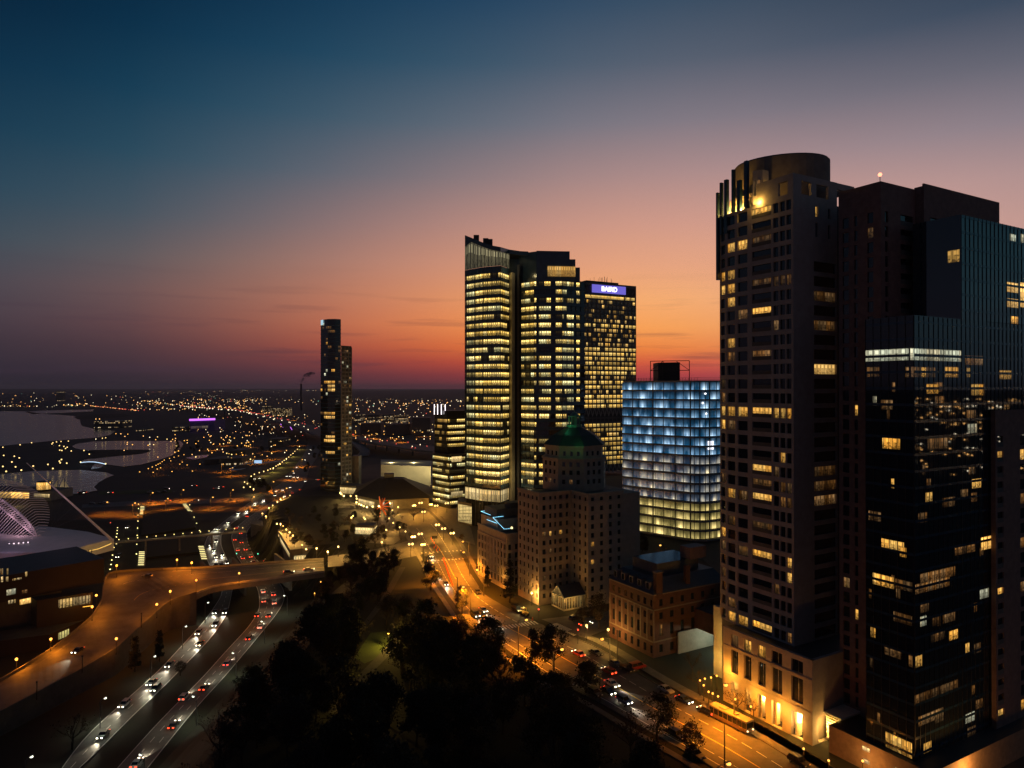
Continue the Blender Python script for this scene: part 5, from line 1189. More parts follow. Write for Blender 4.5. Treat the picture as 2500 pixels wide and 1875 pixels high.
# blue lit arched footbridge
t22 = thing('footbridge', 'arched footbridge over the lagoon outlined in pale blue light', 'bridge', tuple(P(228, 1134, -16)))
q = MB(); e0, e1 = P(198, 1131, -16), P(259, 1135, -16); pts = [e0.lerp(e1, i / 10) + Vector((0, 0, 1.9 * math.sin(math.pi * i / 10))) for i in range(11)]
q.tube(pts, .8, CONC, 4); q.build('arch', t22); q = MB(); q.tube([p + Vector((0, -1, 1)) for p in pts], .42, emit('bluewhite', (.55, .75, 1), 1.5), 4); q.build('light_line', t22)
for k, p in enumerate((pts[0], pts[-1])): q = MB(); q.ball(p + Vector((0, -1, 1.6)), .9, emit('bulb_warm', (1, .8, .35), 2.0), 6); q.build('lamp', t22)
# violet lit amphitheatre
t23 = thing('amphitheater', 'festival amphitheater with a glowing violet roof edge', 'building', tuple(P(494, 1050, -18)))
A, B = pd(464, 1560), pd(524, 1600); q = MB(); q.prism([A, B, B + Vector((0, 60, 0)), A + Vector((0, 60, 0))], -18, 6, mat('violet_wall', (.2, .12, .3), .8, .2, .05), DROOF); q.build('wall', t23)
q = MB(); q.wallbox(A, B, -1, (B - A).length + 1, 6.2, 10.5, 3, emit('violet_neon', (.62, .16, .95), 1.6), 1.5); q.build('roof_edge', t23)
q = MB(); pane(q, A, B, 2, 40, -12, -6, -.3, room('purple_glow', (.35, .12, .7), (.9, .7, .5), .5, cw=9, mull=4, ceil=.2, low=.3)); q.build('front', t23)
for px, py, label in ((681, 1040, 'left one of two violet lit curved beams under the freeway'), (703, 1046, 'right one of two violet lit curved beams under the freeway')):
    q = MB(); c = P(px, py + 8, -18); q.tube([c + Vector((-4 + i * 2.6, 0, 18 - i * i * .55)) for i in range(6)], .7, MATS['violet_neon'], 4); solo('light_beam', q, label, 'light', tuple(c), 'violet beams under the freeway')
# far buildings with lit windows
random.seed(3)
FB = [(137, 151, 955, 980, 'tall slab tower far along the shore with a lit top', .25), (640, 658, 991, 1010, 'small office block with three tall lit window columns beside the freeway', .9), (664, 704, 996, 1016, 'long factory hall with two rows of lit windows before the chimney', .9),
      (862, 884, 1012, 1036, 'narrow brick loft with amber windows right of the slender tower', .7), (895, 926, 1012, 1032, 'middle brick loft with sparse amber windows', .5), (934, 958, 1012, 1034, 'pink lit loft block with orange window rows', .9), (962, 992, 1014, 1036, 'long loft with orange window rows beside the dark glass office', .8),
      (880, 930, 1034, 1060, 'dark warehouse below the amber lofts', .3), (940, 1000, 1036, 1062, 'wide dark warehouse near the curved freeway', .3), (1006, 1050, 1020, 1062, 'dark loft beside the roof light strips', .5),
      (560, 600, 1100, 1118, 'dark festival stage roof among orange lamps, left', .2), (655, 690, 1072, 1092, 'dark festival hall with a pale gable under the freeway', .3), (540, 590, 1120, 1138, 'low shed beside the round canopy on the festival ground', .4), (500, 536, 1122, 1134, 'dark sloping stage roof at the festival ground edge', .1),
      (230, 300, 1028, 1046, 'moored ferry shaped terminal with two bright lamps by the lake', .3), (420, 462, 1042, 1054, 'low lit restaurant by the lagoon beside the violet amphitheater', .8), (332, 352, 1048, 1054, 'small white lit kiosk across the lagoon', 1.0)]
for x0, x1, yt, yb, lab, frac in FB:
    d = P(x0, yb, -18).y; f = foot_px(x0, d, x1, d * 1.01, 40); zt = D(x0, yt, d).z
    block('harbour_building' if x0 < 620 else 'loft_building', lab, 'building', f, -18, zt, BRICK if x0 > 850 else CONCD, litm=FARWIN, fh=max(3.6, (zt + 18) / 6), wh=max(1.8, (zt + 18) / 13), frac=frac, proud=.4)
# chimney and smoke
q = MB(); c = P(735, 1002, -18); ztp = D(735, 937, c.y).z; q.tube([Vector((c.x, c.y, -18)), Vector((c.x, c.y, ztp))], [4.6, 3.6], mat('chimney_brick', (.1, .07, .07), .9, .2, .05), 12)
solo('chimney', q, 'tall dark factory chimney with smoke against the red horizon', 'chimney', tuple(c))
vm = bpy.data.materials.new('smoke'); vm.use_nodes = True; t, N, M = nodes_of(vm); t.nodes.remove(t.nodes['Principled BSDF']); pv_ = N('ShaderNodeVolumePrincipled'); pv_.inputs['Color'].default_value = (.42, .4, .46, 1); pv_.inputs['Density'].default_value = .035
co = N('ShaderNodeTexCoord'); nz = N('ShaderNodeTexNoise'); nz.inputs['Scale'].default_value = .06; nz.inputs['Detail'].default_value = 4; t.links.new(co.outputs['Object'], nz.inputs['Vector'])
t.links.new(M('MULTIPLY', M('SUBTRACT', nz.outputs[0], .42, clamp=True), .7), pv_.inputs['Density']); t.links.new(pv_.outputs[0], t.nodes['Material Output'].inputs['Volume'])
q = MB(); top = Vector((c.x, c.y, ztp + 1))
pts = [top + Vector(v) for v in ((0, 0, 0), (1, 0, 10), (6, 0, 20), (16, 0, 30), (28, 0, 36), (44, 0, 42), (60, 0, 46))]
q.tube(pts, [3.6, 6, 8.5, 10, 11, 10, 5], vm, 10); solo('smoke_plume', q, 'grey smoke plume drifting right from the factory chimney', 'smoke', tuple(top))
# ------------------------------------------------------------------ elevated freeways
def deckstrip(name, label, cat, Lp, Rp, th=1.6, n=40, m=CONC):
    a = resample(Lp, n); b = resample(Rp, n); c = (a[n // 2] + b[n // 2]) / 2; t = thing(name, label, cat, tuple(c)); q = MB(); r = [MB(), MB()]
    for i in range(n - 1):
        f = [a[i], b[i], b[i + 1], a[i + 1]]; lo = [p - Vector((0, 0, th)) for p in f]
        q.face(f if (f[1] - f[0]).cross(f[3] - f[0]).z > 0 else f[::-1], ASPH2); q.face(lo, CONCD); q.face([lo[0], lo[3], f[3], f[0]], m); q.face([lo[1], lo[2], f[2], f[1]], m)
        for k, (p, s) in enumerate(((a[i], a[i + 1]), (b[i], b[i + 1]))):
            h = Vector((0, 0, 1.1)); w = (s - p).normalized(); w = Vector((w.y, -w.x, 0)) * .2
            r[k].face([p - w, s - w, s - w + h, p - w + h], m); r[k].face([p + w, s + w, s + w + h, p + w + h], m); r[k].face([p - w + h, s - w + h, s + w + h, p + w + h], m)
    q.build('deck', t); r[0].build('barrier', t); r[1].build('barrier', t)
    for i in range(3, n - 2, 5):
        c = (a[i] + b[i]) / 2
        if c.z - th > -16: p = MB(); p.tube([Vector((c.x, c.y, -18.4)), Vector((c.x, c.y, c.z - th))], 1.4, CONCD, 6); p.build('pier', t)
    return a, b
hoan = deckstrip('freeway_bridge', 'long curving elevated freeway with streams of tail lights crossing the harbour', 'bridge',
    Pzz([(440, 990, -8), (520, 996, 2), (577, 999, 8), (640, 1010, 10), (700, 1022, 6), (760, 1036, 0), (800, 1050, -2)]), Pzz([(440, 993, -8), (520, 1000, 2), (577, 1005, 8), (635, 1019, 10), (690, 1034, 6), (745, 1052, 0), (778, 1066, -2)]))
fw2 = deckstrip('freeway_bridge', 'elevated freeway deck running right from behind the slender dark tower', 'bridge',
    Pzz([(800, 1060, -4), (860, 1062, -4), (930, 1073, -5), (1000, 1082, -5), (1060, 1088, -5)]), Pzz([(795, 1070, -4), (862, 1072, -4), (930, 1086, -5), (1000, 1098, -5), (1060, 1104, -5)]))
fw3 = deckstrip('freeway_ramp', 'lower freeway ramp curling down beneath the elevated deck', 'bridge',
    Pzz([(858, 1072, -6), (885, 1085, -9), (905, 1100, -13), (900, 1112, -16)]), Pzz([(858, 1082, -6), (870, 1092, -9), (880, 1104, -13), (872, 1114, -16)]), n=16)
# curved white canopy on the festival ground
q = MB(); cp = [P(x, y, -14) for x, y in ((700, 1125), (650, 1130), (600, 1133), (570, 1138), (556, 1146), (562, 1150), (590, 1146))]; cp = resample(cp, 24)
for p, s in zip(cp, cp[1:]): q.face([p, s, s + Vector((2, 9, .6)), p + Vector((2, 9, .6))], WHITE)
for p in cp[::4]: q.tube([Vector((p.x, p.y, -18.2)), p], .2, METAL, 4)
solo('canopy', q, 'long curved white canopy beside the lamp lit lawn', 'canopy', tuple(cp[12]))
q = MB(); c = P(630, 1133, -15); q.prism([c + Vector((-5, 0, 0)), c + Vector((5, 0, 0)), c + Vector((5, .6, 0)), c + Vector((-5, .6, 0))], -14.5, -9.8, DMETAL)
q.face([c + Vector((-4.7, -.06, 1)), c + Vector((4.7, -.06, 1)), c + Vector((4.7, -.06, 4.8)), c + Vector((-4.7, -.06, 4.8))], emit('screen_blue', (.45, .7, 1.0), .9)); q.tube([c + Vector((-3, .3, -3.2)), c + Vector((-3, .3, .5))], .25, DMETAL, 5); q.tube([c + Vector((3, .3, -3.2)), c + Vector((3, .3, .5))], .25, DMETAL, 5)
solo('screen', q, 'bright pale blue outdoor screen beside the curved canopy', 'screen', tuple(c))

# ------------------------------------------------------------------ lamps
AMB = (1.0, .26, .01); WRM = (1.0, .60, .16); WHT = (.92, 1.0, .72)
GA = emit('globe_amber', (1.0, .48, .09), 2.3); GW = emit('globe_warm', (1.0, .68, .24), 2.3); GC = emit('globe_white', (.95, 1.0, .78), 2.0)
LKIND = {}
def lamp_kind(key, h, r, gm, col, power, arm=0.0, style='globe'):
    p = MB(); g_ = MB()
    if style == 'globe':
        p.tube([(0, 0, 0), (0, 0, .5), (0, 0, .6), (0, 0, h)], [.2, .18, .09, .07], DMETAL, 6); p.tube([(0, 0, h - .05), (0, 0, h + .12)], [.2, .24], DMETAL, 6); g_.ball((0, 0, h + .1 + r), r, gm, 8)
        lz = Vector((.3, -.3, h - .25)); hd = Vector((0, 0, h + r))
    elif style == 'twin':
        p.tube([(0, 0, 0), (0, 0, h)], [.13, .08], DMETAL, 6); p.tube([(-.8, 0, h - .3), (.8, 0, h - .3)], .05, DMETAL, 4)
        for s_ in (-.8, .8): g_.ball((s_, 0, h + .1), r, gm, 6)
        lz = Vector((0, 0, h)); hd = lz
    else:
        p.tube([(0, 0, 0), (0, 0, h * .7), (0, 0, h)], [.16, .12, .09], METAL, 6); p.tube([(0, 0, h - .1), (arm * .5, 0, h + .35), (arm, 0, h + .4)], .06, METAL, 5); g_.ball((arm, 0, h + .22), r, gm, 7, .7)
        p.prism([(arm - .45, -.16), (arm + .35, -.16), (arm + .35, .16), (arm - .45, .16)], h + .42, h + .6, METAL)
        lz = Vector((arm, 0, h - .1)); hd = Vector((arm, 0, h + .25))
    ld = bpy.data.lights.new('lamp_light', 'SPOT' if style == 'cobra' else 'POINT'); ld.color = col; ld.energy = power; ld.shadow_soft_size = .25; ld.cycles.use_multiple_importance_sampling = False
    if style == 'cobra': ld.spot_size = R(142); ld.spot_blend = .55
    LKIND[key] = (p.mesh('post'), g_.mesh('globe'), ld, lz, hd, h)
lamp_kind('bridge', 4.8, .46, GA, AMB, 2500); lamp_kind('bridge_inner', 4.8, .46, GA, AMB, 4600); lamp_kind('cobra', 10, .5, GA, AMB, 78000, 2.6, 'cobra'); lamp_kind('park', 4.2, .42, GW, (1, .5, .1), 3200); lamp_kind('drive', 8, .42, GC, WHT, 2600, 1.6, 'cobra')
lamp_kind('far_amber', 7, .62, GA, AMB, 6000, 1.6, 'cobra'); lamp_kind('far_warm', 4.5, .62, GW, WRM, 3600); lamp_kind('far_street', 9, .62, GA, AMB, 85000, 2, 'cobra'); lamp_kind('twin', 6, .58, GW, (1, .42, .05), 16000, 0, 'twin'); lamp_kind('tiny', 5, .8, GA, AMB, 0); lamp_kind('tinyw', 5, .8, GW, WRM, 0)
lamp_kind('bluff', 3.6, .24, GA, AMB, 300)
def lamp(key, px, py, zg, label, group, lit=True, rz=0.0, energy=True):
    pm, gm, ld, lz, hd, h = LKIND[key]
    rot = Matrix.Rotation(rz, 4, 'Z'); hp = P(px, py, zg + hd.z); base = hp - rot @ Vector((hd.x, hd.y, 0)); base.z = zg
    t = thing('street_lamp', label, 'lamp', tuple(base), rz, group)
    for nm, me in (('post', pm), ('globe', gm)):
        o = bpy.data.objects.new(nm, me); COL.objects.link(o); o.parent = t
    if ld.energy > 0 and energy:
        o = bpy.data.objects.new('lamp_light', ld); COL.objects.link(o); o.parent = t; o.location = lz
        if key.startswith('bridge'):
            c = min(((a_ + b_) / 2 for a_, b_ in zip(*RAMP)), key=lambda q: (q - base).length); v = (c - base); v.z = 0; v.normalize(); o.location = v * 1.5 + Vector((0, 0, h - .1))
    return t
def rank(pts, i, by):
    k = {'left': lambda p: p[0], 'right': lambda p: -p[0], 'far': lambda p: p[1], 'near': lambda p: -p[1]}[by]; return ORD[sorted(range(len(pts)), key=lambda j: k(pts[j])).index(i)]
def rows(key, pts, zg, fmt, group, rz=0.0, every=1):
    by = 'left' if 'from the left' in fmt else 'near' if ('near end' in fmt or 'lower end' in fmt) else 'far'
    for i, (x, y) in enumerate(pts): lamp(key, x, y, zg(x, y) if callable(zg) else zg, fmt.format(rank(pts, i, by)), group, rz=rz, energy=(i % every == 0))
rz_ = -4.5
for x, y, z, lb in ((285, 1381, -5, 'amber globe lamp at the far plaza edge beside the hall corner'), (432, 1367, -4.5, 'amber globe lamp on the far bridge parapet, left of a pair'), (468, 1374, -4.5, 'amber globe lamp on the far bridge parapet, right of a pair'),
    (479, 1417, -4.5, 'amber globe lamp at the near bridge corner'), (416, 1444, -7, 'amber globe lamp on the outer ramp wall just below the bridge corner'), (383, 1476, -8, 'amber globe lamp on the outer ramp wall, second below the bridge'), (284, 1560, -9.7, 'amber globe lamp on the outer ramp wall, lowest lit one'),
    (235, 1454, -7, 'amber globe lamp beside the lit shop windows of the hall'), (225, 1482, -8, 'amber globe lamp at the inner bend of the ramp'), (124, 1561, -11, 'amber globe lamp by the gridded window below the ramp'), (40, 1610, -13, 'amber globe lamp farthest left by the ramp wall'), (584, 1400, -4, 'amber globe lamp standing mid bridge over the drive')):
    lamp('bridge_inner' if lb.find('outer') < 0 and lb.find('left by') < 0 and lb.find('shop') < 0 and lb.find('inner bend') < 0 else 'bridge', x, y, z, lb, 'amber globe lamps along the ramp and bridge')
for x, y in ((200, 1625), (90, 1697), (344, 1520)):
    pass
for i, (x, y, rz) in enumerate(((454, 1529, 1.2), (378, 1602, 1.2), (257, 1704, 1.2), (77, 1847, 1.2), (343, 1842, 2.6), (472, 1700, 2.6), (569, 1594, 2.6), (639, 1517, 2.6), (694, 1454, 2.8), (508, 1471, 1.2))):
    lamp('drive', x, y, -18, ['white street lamp by the left carriageway just below the retaining wall', 'white street lamp by the left carriageway beside two close cars', 'white street lamp on dark grass left of the drive, third down', 'white street lamp nearest the bottom left corner', 'white street lamp above the red tailed car at the bottom edge', 'white street lamp right of the drive, second from the bottom',
        'white street lamp on the right kerb of the drive near a braking car', 'white street lamp right of the drive, middle of the long curve', 'white street lamp at the bend just below the bridge', 'white street lamp between the carriageways just below the bridge'][i], 'white lamps along the lakefront drive', rz=rz)
for i, (x, y, z) in enumerate(((783, 1421, -2), (768, 1449, -5), (749, 1487, -7))): lamp('bluff', x, y, z, ['small amber lamp on the dark bluff, nearest the bridge end', 'small amber lamp on the dark bluff, middle of three', 'small amber lamp on the dark bluff, lowest of three'][i], 'small lamps on the bluff')
# avenue sodium lamps
for x, y, rz, lb in ((1285, 1513, .35, 'tall sodium lamp over the ladder crosswalk'), (1131, 1433, 3.4, 'tall sodium lamp over the avenue, left kerb by the cones'), (1165, 1391, 3.3, 'tall sodium lamp in front of the cream house'), (1132, 1348, 3.3, 'tall sodium lamp at the upper crossing'), (1057, 1374, .2, 'tall sodium lamp on the park kerb near the oncoming car'),
    (1130, 1322, 3.3, 'tall sodium lamp by the lawn below the stair hall'), (1772, 1672, 3.6, 'sodium lamp hanging before the amber arcade'), (1372, 1585, .4, 'tall sodium lamp above the parkside kerb below the crossing'), (1470, 1560, 3.6, 'tall sodium lamp beside the brick club house'), (1612, 1331, 3.3, 'sodium lamp in the street before the glowing shell'), (1548, 1340, 3.3, 'sodium lamp left of the round tree before the glowing shell'), (1779, 1864, .3, 'sodium lamp at the bottom edge of the avenue')):
    t = lamp('cobra', x, y, .1, lb, 'sodium lamps along the avenue', rz=rz, energy=lb.find('bottom') < 0 and lb.find('parkside') < 0 and lb.find('brick') < 0)
for i, (x, y) in enumerate(((1298, 1448), (1432, 1528), (1485, 1538))): lamp('park', x, y, .1, ['globe lamp glowing beside the white slatted pylon', 'small mushroom lamp by the parked cars of the side street', 'globe lamp on the hedge before the brick club house'][i], 'globe lamps by the crossing')
TW = [(1104, 1302), (1083, 1291), (1068, 1282), (1034, 1250), (1052, 1232), (1065, 1235), (1096, 1217), (1027, 1228), (1011, 1235), (1026, 1304), (1009, 1311), (1003, 1329), (1033, 1330), (1091, 1229), (1069, 1219)]
TL = ['twin globe lamp nearest the glass stair hall', 'twin globe lamp, middle of the row by the stair hall lawn', 'twin globe lamp, far end of the row by the stair hall lawn', 'twin globe lamp alone in the middle of the upper plaza', 'twin globe lamp left of a pair below the dark glass office', 'twin globe lamp right of a pair below the dark glass office', 'twin globe lamp highest at the foot of the dark glass office',
      'twin globe lamp left of the pale kiosk on the plaza', 'twin globe lamp farthest left by the black roofed pavilion', 'twin globe lamp on the avenue corner, rightmost of the bright cluster', 'twin globe lamp on the avenue corner, top of the bright cluster', 'twin globe lamp on the avenue corner, lower left of the bright cluster', 'twin globe lamp on the avenue corner, lowest of the bright cluster', 'twin globe lamp just under the office block lamp', 'twin globe lamp behind the plaza pair']
for i, (x, y) in enumerate(TW): lamp('twin', x, y, .1, TL[i], 'twin globe lamps on the plaza', rz=.4, energy=i % 2 == 0)
PROM = [(715, 1308), (707, 1300), (699, 1293), (691, 1285), (685, 1279), (676, 1279)]
rows('park', PROM, -2, 'warm globe lamp on the garage roof edge, {} from the near end', 'globe lamps on the garage roof')
rows('park', [(657, 1240), (666, 1234), (677, 1225), (685, 1219), (692, 1214), (708, 1210), (641, 1254), (649, 1261)], -4, 'warm globe lamp on the promenade above the drive, {} from the lower end', 'globe lamps on the promenade')
rows('park', [(737, 1331), (747, 1341), (773, 1339), (800, 1347), (826, 1335), (882, 1339), (932, 1324)], 0, 'warm globe lamp along the park edge above the bridge, {} from the left', 'globe lamps at the park edge')
rows('far_warm', [(831, 1203), (834, 1207), (839, 1211), (856, 1211), (870, 1211), (871, 1218), (870, 1226), (877, 1231), (882, 1233), (888, 1236), (896, 1238), (910, 1237), (925, 1236)], 0, 'warm globe lamp on the curved pavilion walk, {} from the tower end', 'globe lamps on the curved walk', every=2)
rows('park', [(952, 1229), (958, 1246), (972, 1238), (862, 1260), (858, 1264), (888, 1264), (891, 1267), (950, 1266), (960, 1277), (976, 1288), (943, 1294), (990, 1298)], 0, 'warm globe lamp scattered around the starburst sculpture, {} from the left', 'globe lamps around the sculpture', every=2)
LAWNR = [(731, 1090), (726, 1097), (720, 1102), (715, 1107), (710, 1111), (705, 1116), (699, 1120), (694, 1124), (689, 1128), (683, 1132), (679, 1135), (674, 1138), (667, 1143), (660, 1145), (654, 1148), (644, 1151), (633, 1154), (621, 1158), (613, 1163), (604, 1181), (611, 1189), (619, 1194), (597, 1177), (595, 1190)]
rows('far_warm', LAWNR, -18, 'warm lamp lining the glowing lawn strip, {} from the freeway end', 'lamps lining the lawn strip', every=3)
WF = [(449, 1110), (436, 1113), (425, 1116), (414, 1119), (401, 1123), (396, 1127), (391, 1131), (386, 1133), (381, 1136), (372, 1140), (362, 1144), (341, 1152), (384, 1145), (392, 1142), (374, 1153), (417, 1125), (439, 1133), (457, 1135), (488, 1133), (420, 1151), (470, 1150), (445, 1128)]
rows('far_amber', WF, -18, 'amber lamp on the lagoon quay, {} from the far end', 'amber lamps on the lagoon quay', every=3)
for x, y, lb in ((448, 1196, 'bright amber twin lamp over the far amber street'), (373, 1203, 'amber lamp on the grass left of the far amber street'), (569, 1196, 'amber lamp at the end of the far amber street'), (620, 1213, 'amber lamp by the bend of the drive'), (330, 1228, 'amber lamp at the parking strip by the garden'), (520, 1214, 'amber lamp on the far amber street, middle'), (410, 1217, 'amber lamp on the far amber street behind the garden'), (262, 1226, 'amber lamp at the left end of the far amber street'), (668, 1176, 'amber lamp over the traffic jam on the upper drive'), (700, 1192, 'amber lamp by the jam at the foot of the slender tower'), (738, 1122, 'amber lamp along the upper drive below the freeway'), (716, 1150, 'amber lamp in the middle of the upper drive')): lamp('far_street', x, y, -18, lb, 'lamps on the far amber street')
for i, (r_, j, lb) in enumerate(((fw2, 8, 'amber lamp on the right hand freeway deck, nearest the slender tower'), (fw2, 18, 'amber lamp on the right hand freeway deck, second'), (fw2, 29, 'amber lamp on the right hand freeway deck, third'), (hoan, 34, 'amber lamp on the curving freeway, nearest the slender tower'), (hoan, 29, 'amber lamp on the curving freeway, second from the tower'), (hoan, 24, 'amber lamp on the curving freeway, third from the tower'))):
    c = r_[0][j]; px, py = proj((c.x, c.y, c.z + 9)); lamp('far_street', px, py, c.z, lb, 'lamps on the freeway decks')
# garden lights: low bench lights and lit stepped fountains
gl_ = emit('garden_glow', (1.0, .85, .35), 2.0); gb = MB(); gb.tube([(0, 0, 0), (0, 0, .9)], .1, DMETAL, 5); gbm = gb.mesh('post'); gg = MB(); gg.ball((0, 0, 1.1), .42, gl_, 6, .6); ggm = gg.mesh('globe'); gld = bpy.data.lights.new('garden_light', 'POINT'); gld.color = (1, .8, .25); gld.energy = 90; gld.shadow_soft_size = .2
GP = [(338, 1232), (338, 1243), (337, 1259), (337, 1274), (336, 1291), (335, 1309), (334, 1331), (333, 1355), (287, 1290), (286, 1297), (286, 1305), (284, 1313), (284, 1330), (278, 1339), (275, 1358), (273, 1370), (271, 1381), (269, 1393), (463, 1234), (468, 1249), (474, 1264), (480, 1279), (487, 1297), (177, 1301)]
for i, (x, y) in enumerate(GP):
    c = P(x, y + 2, -17.9); nm = ('left' if 8 <= i < 18 else 'middle' if i < 8 else 'right'); k = i if i < 8 else i - 8 if i < 18 else i - 18
    t = thing('garden_light', ('low yellow garden light in the {} row of the dark gardens, {} from the back'.format(nm, ORD[k])) if i < 23 else 'single low yellow garden light behind the museum roof', 'light', tuple(c), 0, 'low garden lights')
    for n_, me in (('post', gbm), ('globe', ggm)): o = bpy.data.objects.new(n_, me); COL.objects.link(o); o.parent = t
    o = bpy.data.objects.new('garden_lamp_light', gld); COL.objects.link(o); o.parent = t; o.location = (0, 0, 1.4)
for i, (x0, y0, x1, y1, n, lb) in enumerate(((349, 1242, 348, 1256, 6, 'stepped lit fountain at the back of the garden, left'), (348, 1357, 346, 1381, 8, 'stepped lit fountain at the front of the garden, left'), (452, 1236, 462, 1248, 6, 'stepped lit fountain at the back of the garden, right'), (492, 1343, 500, 1366, 8, 'stepped lit fountain at the front of the garden, right'))):
    q = MB(); c0 = P(x0, y0, -17.9); c1 = P(x1, y1, -17.9)
    for k in range(n):
        c = c0.lerp(c1, k / (n - 1)); h = .5 + .25 * (n - k); q.prism([c + Vector((-1.7, -.7, 0)), c + Vector((1.7, -.7, 0)), c + Vector((1.7, .7, 0)), c + Vector((-1.7, .7, 0))], -18, -17.9 + h, CONC)
        q.tube([c + Vector((-1.6, -.78, h - .05)), c + Vector((1.6, -.78, h - .05))], .17, gl_, 4)
    solo('stepped_fountain', q, lb, 'fountain', tuple((c0 + c1) / 2), 'lit stepped fountains')
hd = MB()
for L4 in (((350, 1250), (455, 1245), (478, 1292), (345, 1312)), ((345, 1322), (484, 1306), (492, 1352), (344, 1368))):
    pts = [P(x, y, -18) for x, y in L4]; hd.prism([V2(p) for p in pts], -18, -16.6, LEAF)
struct('garden_hedge', hd, 'stuff')
# small lights scattered across island, shore and suburbs
q1_ = [(7, 1092), (49, 1086), (77, 1081), (127, 1084), (129, 1081), (138, 1079), (149, 1078), (167, 1077), (9, 1112), (35, 1114), (47, 1118), (29, 1128), (7, 1139), (38, 1140), (81, 1138), (117, 1134), (145, 1126), (150, 1122), (147, 1130), (163, 1131), (146, 1099), (151, 1100), (160, 1095), (164, 1092), (156, 1090), (145, 1088), (174, 1101), (205, 1100), (218, 1109), (15, 1151), (52, 1148), (129, 1144)]
for i, (x, y) in enumerate(q1_): lamp('tinyw', x, y, -17.3, 'tiny warm lamp on the dark lakeshore island between the two waters', 'tiny lamps on the lakeshore island')
random.seed(17)
def zg_far(d): return -18
FL = []
for x in range(0, 90, 8): FL.append((x + random.random() * 3, 992 + random.random()))
for i in range(26): FL.append((155 + random.random() * 62, 985 + random.random() * 6))
for i in range(14): FL.append((355 + i * 5 + random.random() * 2, 978 + i * .8 + random.random() * 2))
for i in range(60): FL.append((random.uniform(300, 700), random.uniform(1048, 1118)))
for i in range(30): FL.append((random.uniform(540, 620), random.uniform(1062, 1125)))
for i in range(50): FL.append((random.uniform(862, 1060), random.uniform(1036, 1075)))
FL += [(234, 1024), (243, 1024), (276, 1029), (283, 1059), (295, 1060), (312, 1060), (427, 1052), (428, 1077), (450, 1076), (457, 1075), (484, 1077), (234, 1073), (250, 1070), (258, 1069)]
random.shuffle(FL); FLR = FL[118:]; FL = FL[:118]
FG_ = ((565, 1118), (577, 1109), (590, 1105), (612, 1092), (640, 1110), (622, 1115), (663, 1105), (608, 1080), (548, 1075), (520, 1085), (568, 1142), (545, 1133), (727, 1075), (668, 1087), (900, 1052), (960, 1060), (1030, 1055))
for i, (x, y) in enumerate(FG_): lamp('far_street', x, y, -18, 'amber lamp lighting the festival and harbour ground, {} from the left'.format(rank(FG_, i, 'left')), 'amber lamps on the harbour ground')
for x, y in FL:
    lamp('tiny' if random.random() < .62 else 'tinyw', x, y, -18, 'tiny lamp among the harbour and shore lights below the horizon', 'tiny harbour and shore lights')
# the uncountable rest: town lights out to the horizon, one object
rest = MB(); FA2 = emit('town_amber_near', (1.0, .5, .15), 9); FW2 = emit('town_white_near', (1.0, .85, .6), 9); FA = emit('town_amber', (1.0, .5, .15), 2.6); FW_ = emit('town_white', (1.0, .82, .5), 2.6); FR = emit('town_red', (1.0, .12, .08), 1.4); FG = emit('town_green', (.3, 1, .7), 1.0)
def dot(x, y, s=1.0, m=None):
    yy = max(y, 953.5); c = P(x, yy, -12); d = c.y; r = d * .00052 * s; m = m or random.choices([FA, FW_, FR, FG], [50, 40, 7, 2])[0]
    rest.v += [tuple(c + Vector(v) * r) for v in ((1, 0, 0), (-1, 0, 0), (0, 1, 0), (0, -1, 0), (0, 0, 1), (0, 0, -1))]; k = len(rest.v) - 6
    for f in ((0, 2, 4), (2, 1, 4), (1, 3, 4), (3, 0, 4), (2, 0, 5), (1, 2, 5), (3, 1, 5), (0, 3, 5)): rest.f.append(tuple(k + j for j in f)); rest.m.append(rest.mi(m)); rest.uv.append([(0, 0)] * 3)
for x, y in FLR: dot(x, y - 1, 1.5, FA if random.random() < .62 else FW_)
for i in range(520): 
    x = random.choice([random.uniform(0, 780), random.uniform(860, 1140), random.uniform(430, 780)]); dot(x, 953 + 34 * random.random() ** 1.5 + (12 if x < 300 else 0) * random.random(), random.uniform(.5, 1.25))
for i in range(260): dot(random.uniform(860, 1140), 953 + 82 * random.random() ** 1.1, random.uniform(.5, 1.5))
for i in range(90): c = random.gauss(925, 16); dot(c, random.gauss(965, 4), random.uniform(.7, 1.6), FW_)
for i in range(150): dot(random.uniform(320, 620), random.uniform(975, 1002), random.uniform(.6, 1.5))
for i in range(120): dot(random.uniform(480, 780), random.uniform(1010, 1065), random.uniform(.5, 1.3))
for i in range(70): f = random.random(); x = 220 + 120 * f; dot(x, 990 + 12 * f + random.random(), random.uniform(.6, 1.2), FR if random.random() < .6 else FA)
for i in range(60): dot(random.uniform(1180, 1760), random.uniform(955, 975), 1)
for i in range(900):                                            # the town off to the right, seen mirrored in the glass tower
    x = random.uniform(2700, 30000); yy = 955 + 70 * random.random() ** 1.6; r_ = 1500 + random.random() * 3500; an_ = R(random.uniform(62, 110)); r_ = 700 + random.random() ** 2 * 4000; c = Vector((r_ * math.sin(an_), r_ * math.cos(an_), random.uniform(-5, 22))); r = r_ * .0012
    rest.v += [tuple(c + Vector(v) * r) for v in ((1, 0, 0), (-1, 0, 0), (0, 1, 0), (0, -1, 0), (0, 0, 1), (0, 0, -1))]; k = len(rest.v) - 6; m = random.choice([FA2, FA2, FW2])
    for f in ((0, 2, 4), (2, 1, 4), (1, 3, 4), (3, 0, 4), (2, 0, 5), (1, 2, 5), (3, 1, 5), (0, 3, 5)): rest.f.append(tuple(k + j for j in f)); rest.m.append(rest.mi(m)); rest.uv.append([(0, 0)] * 3)
struct('town_lights', rest, 'stuff')
hv = MB(); 
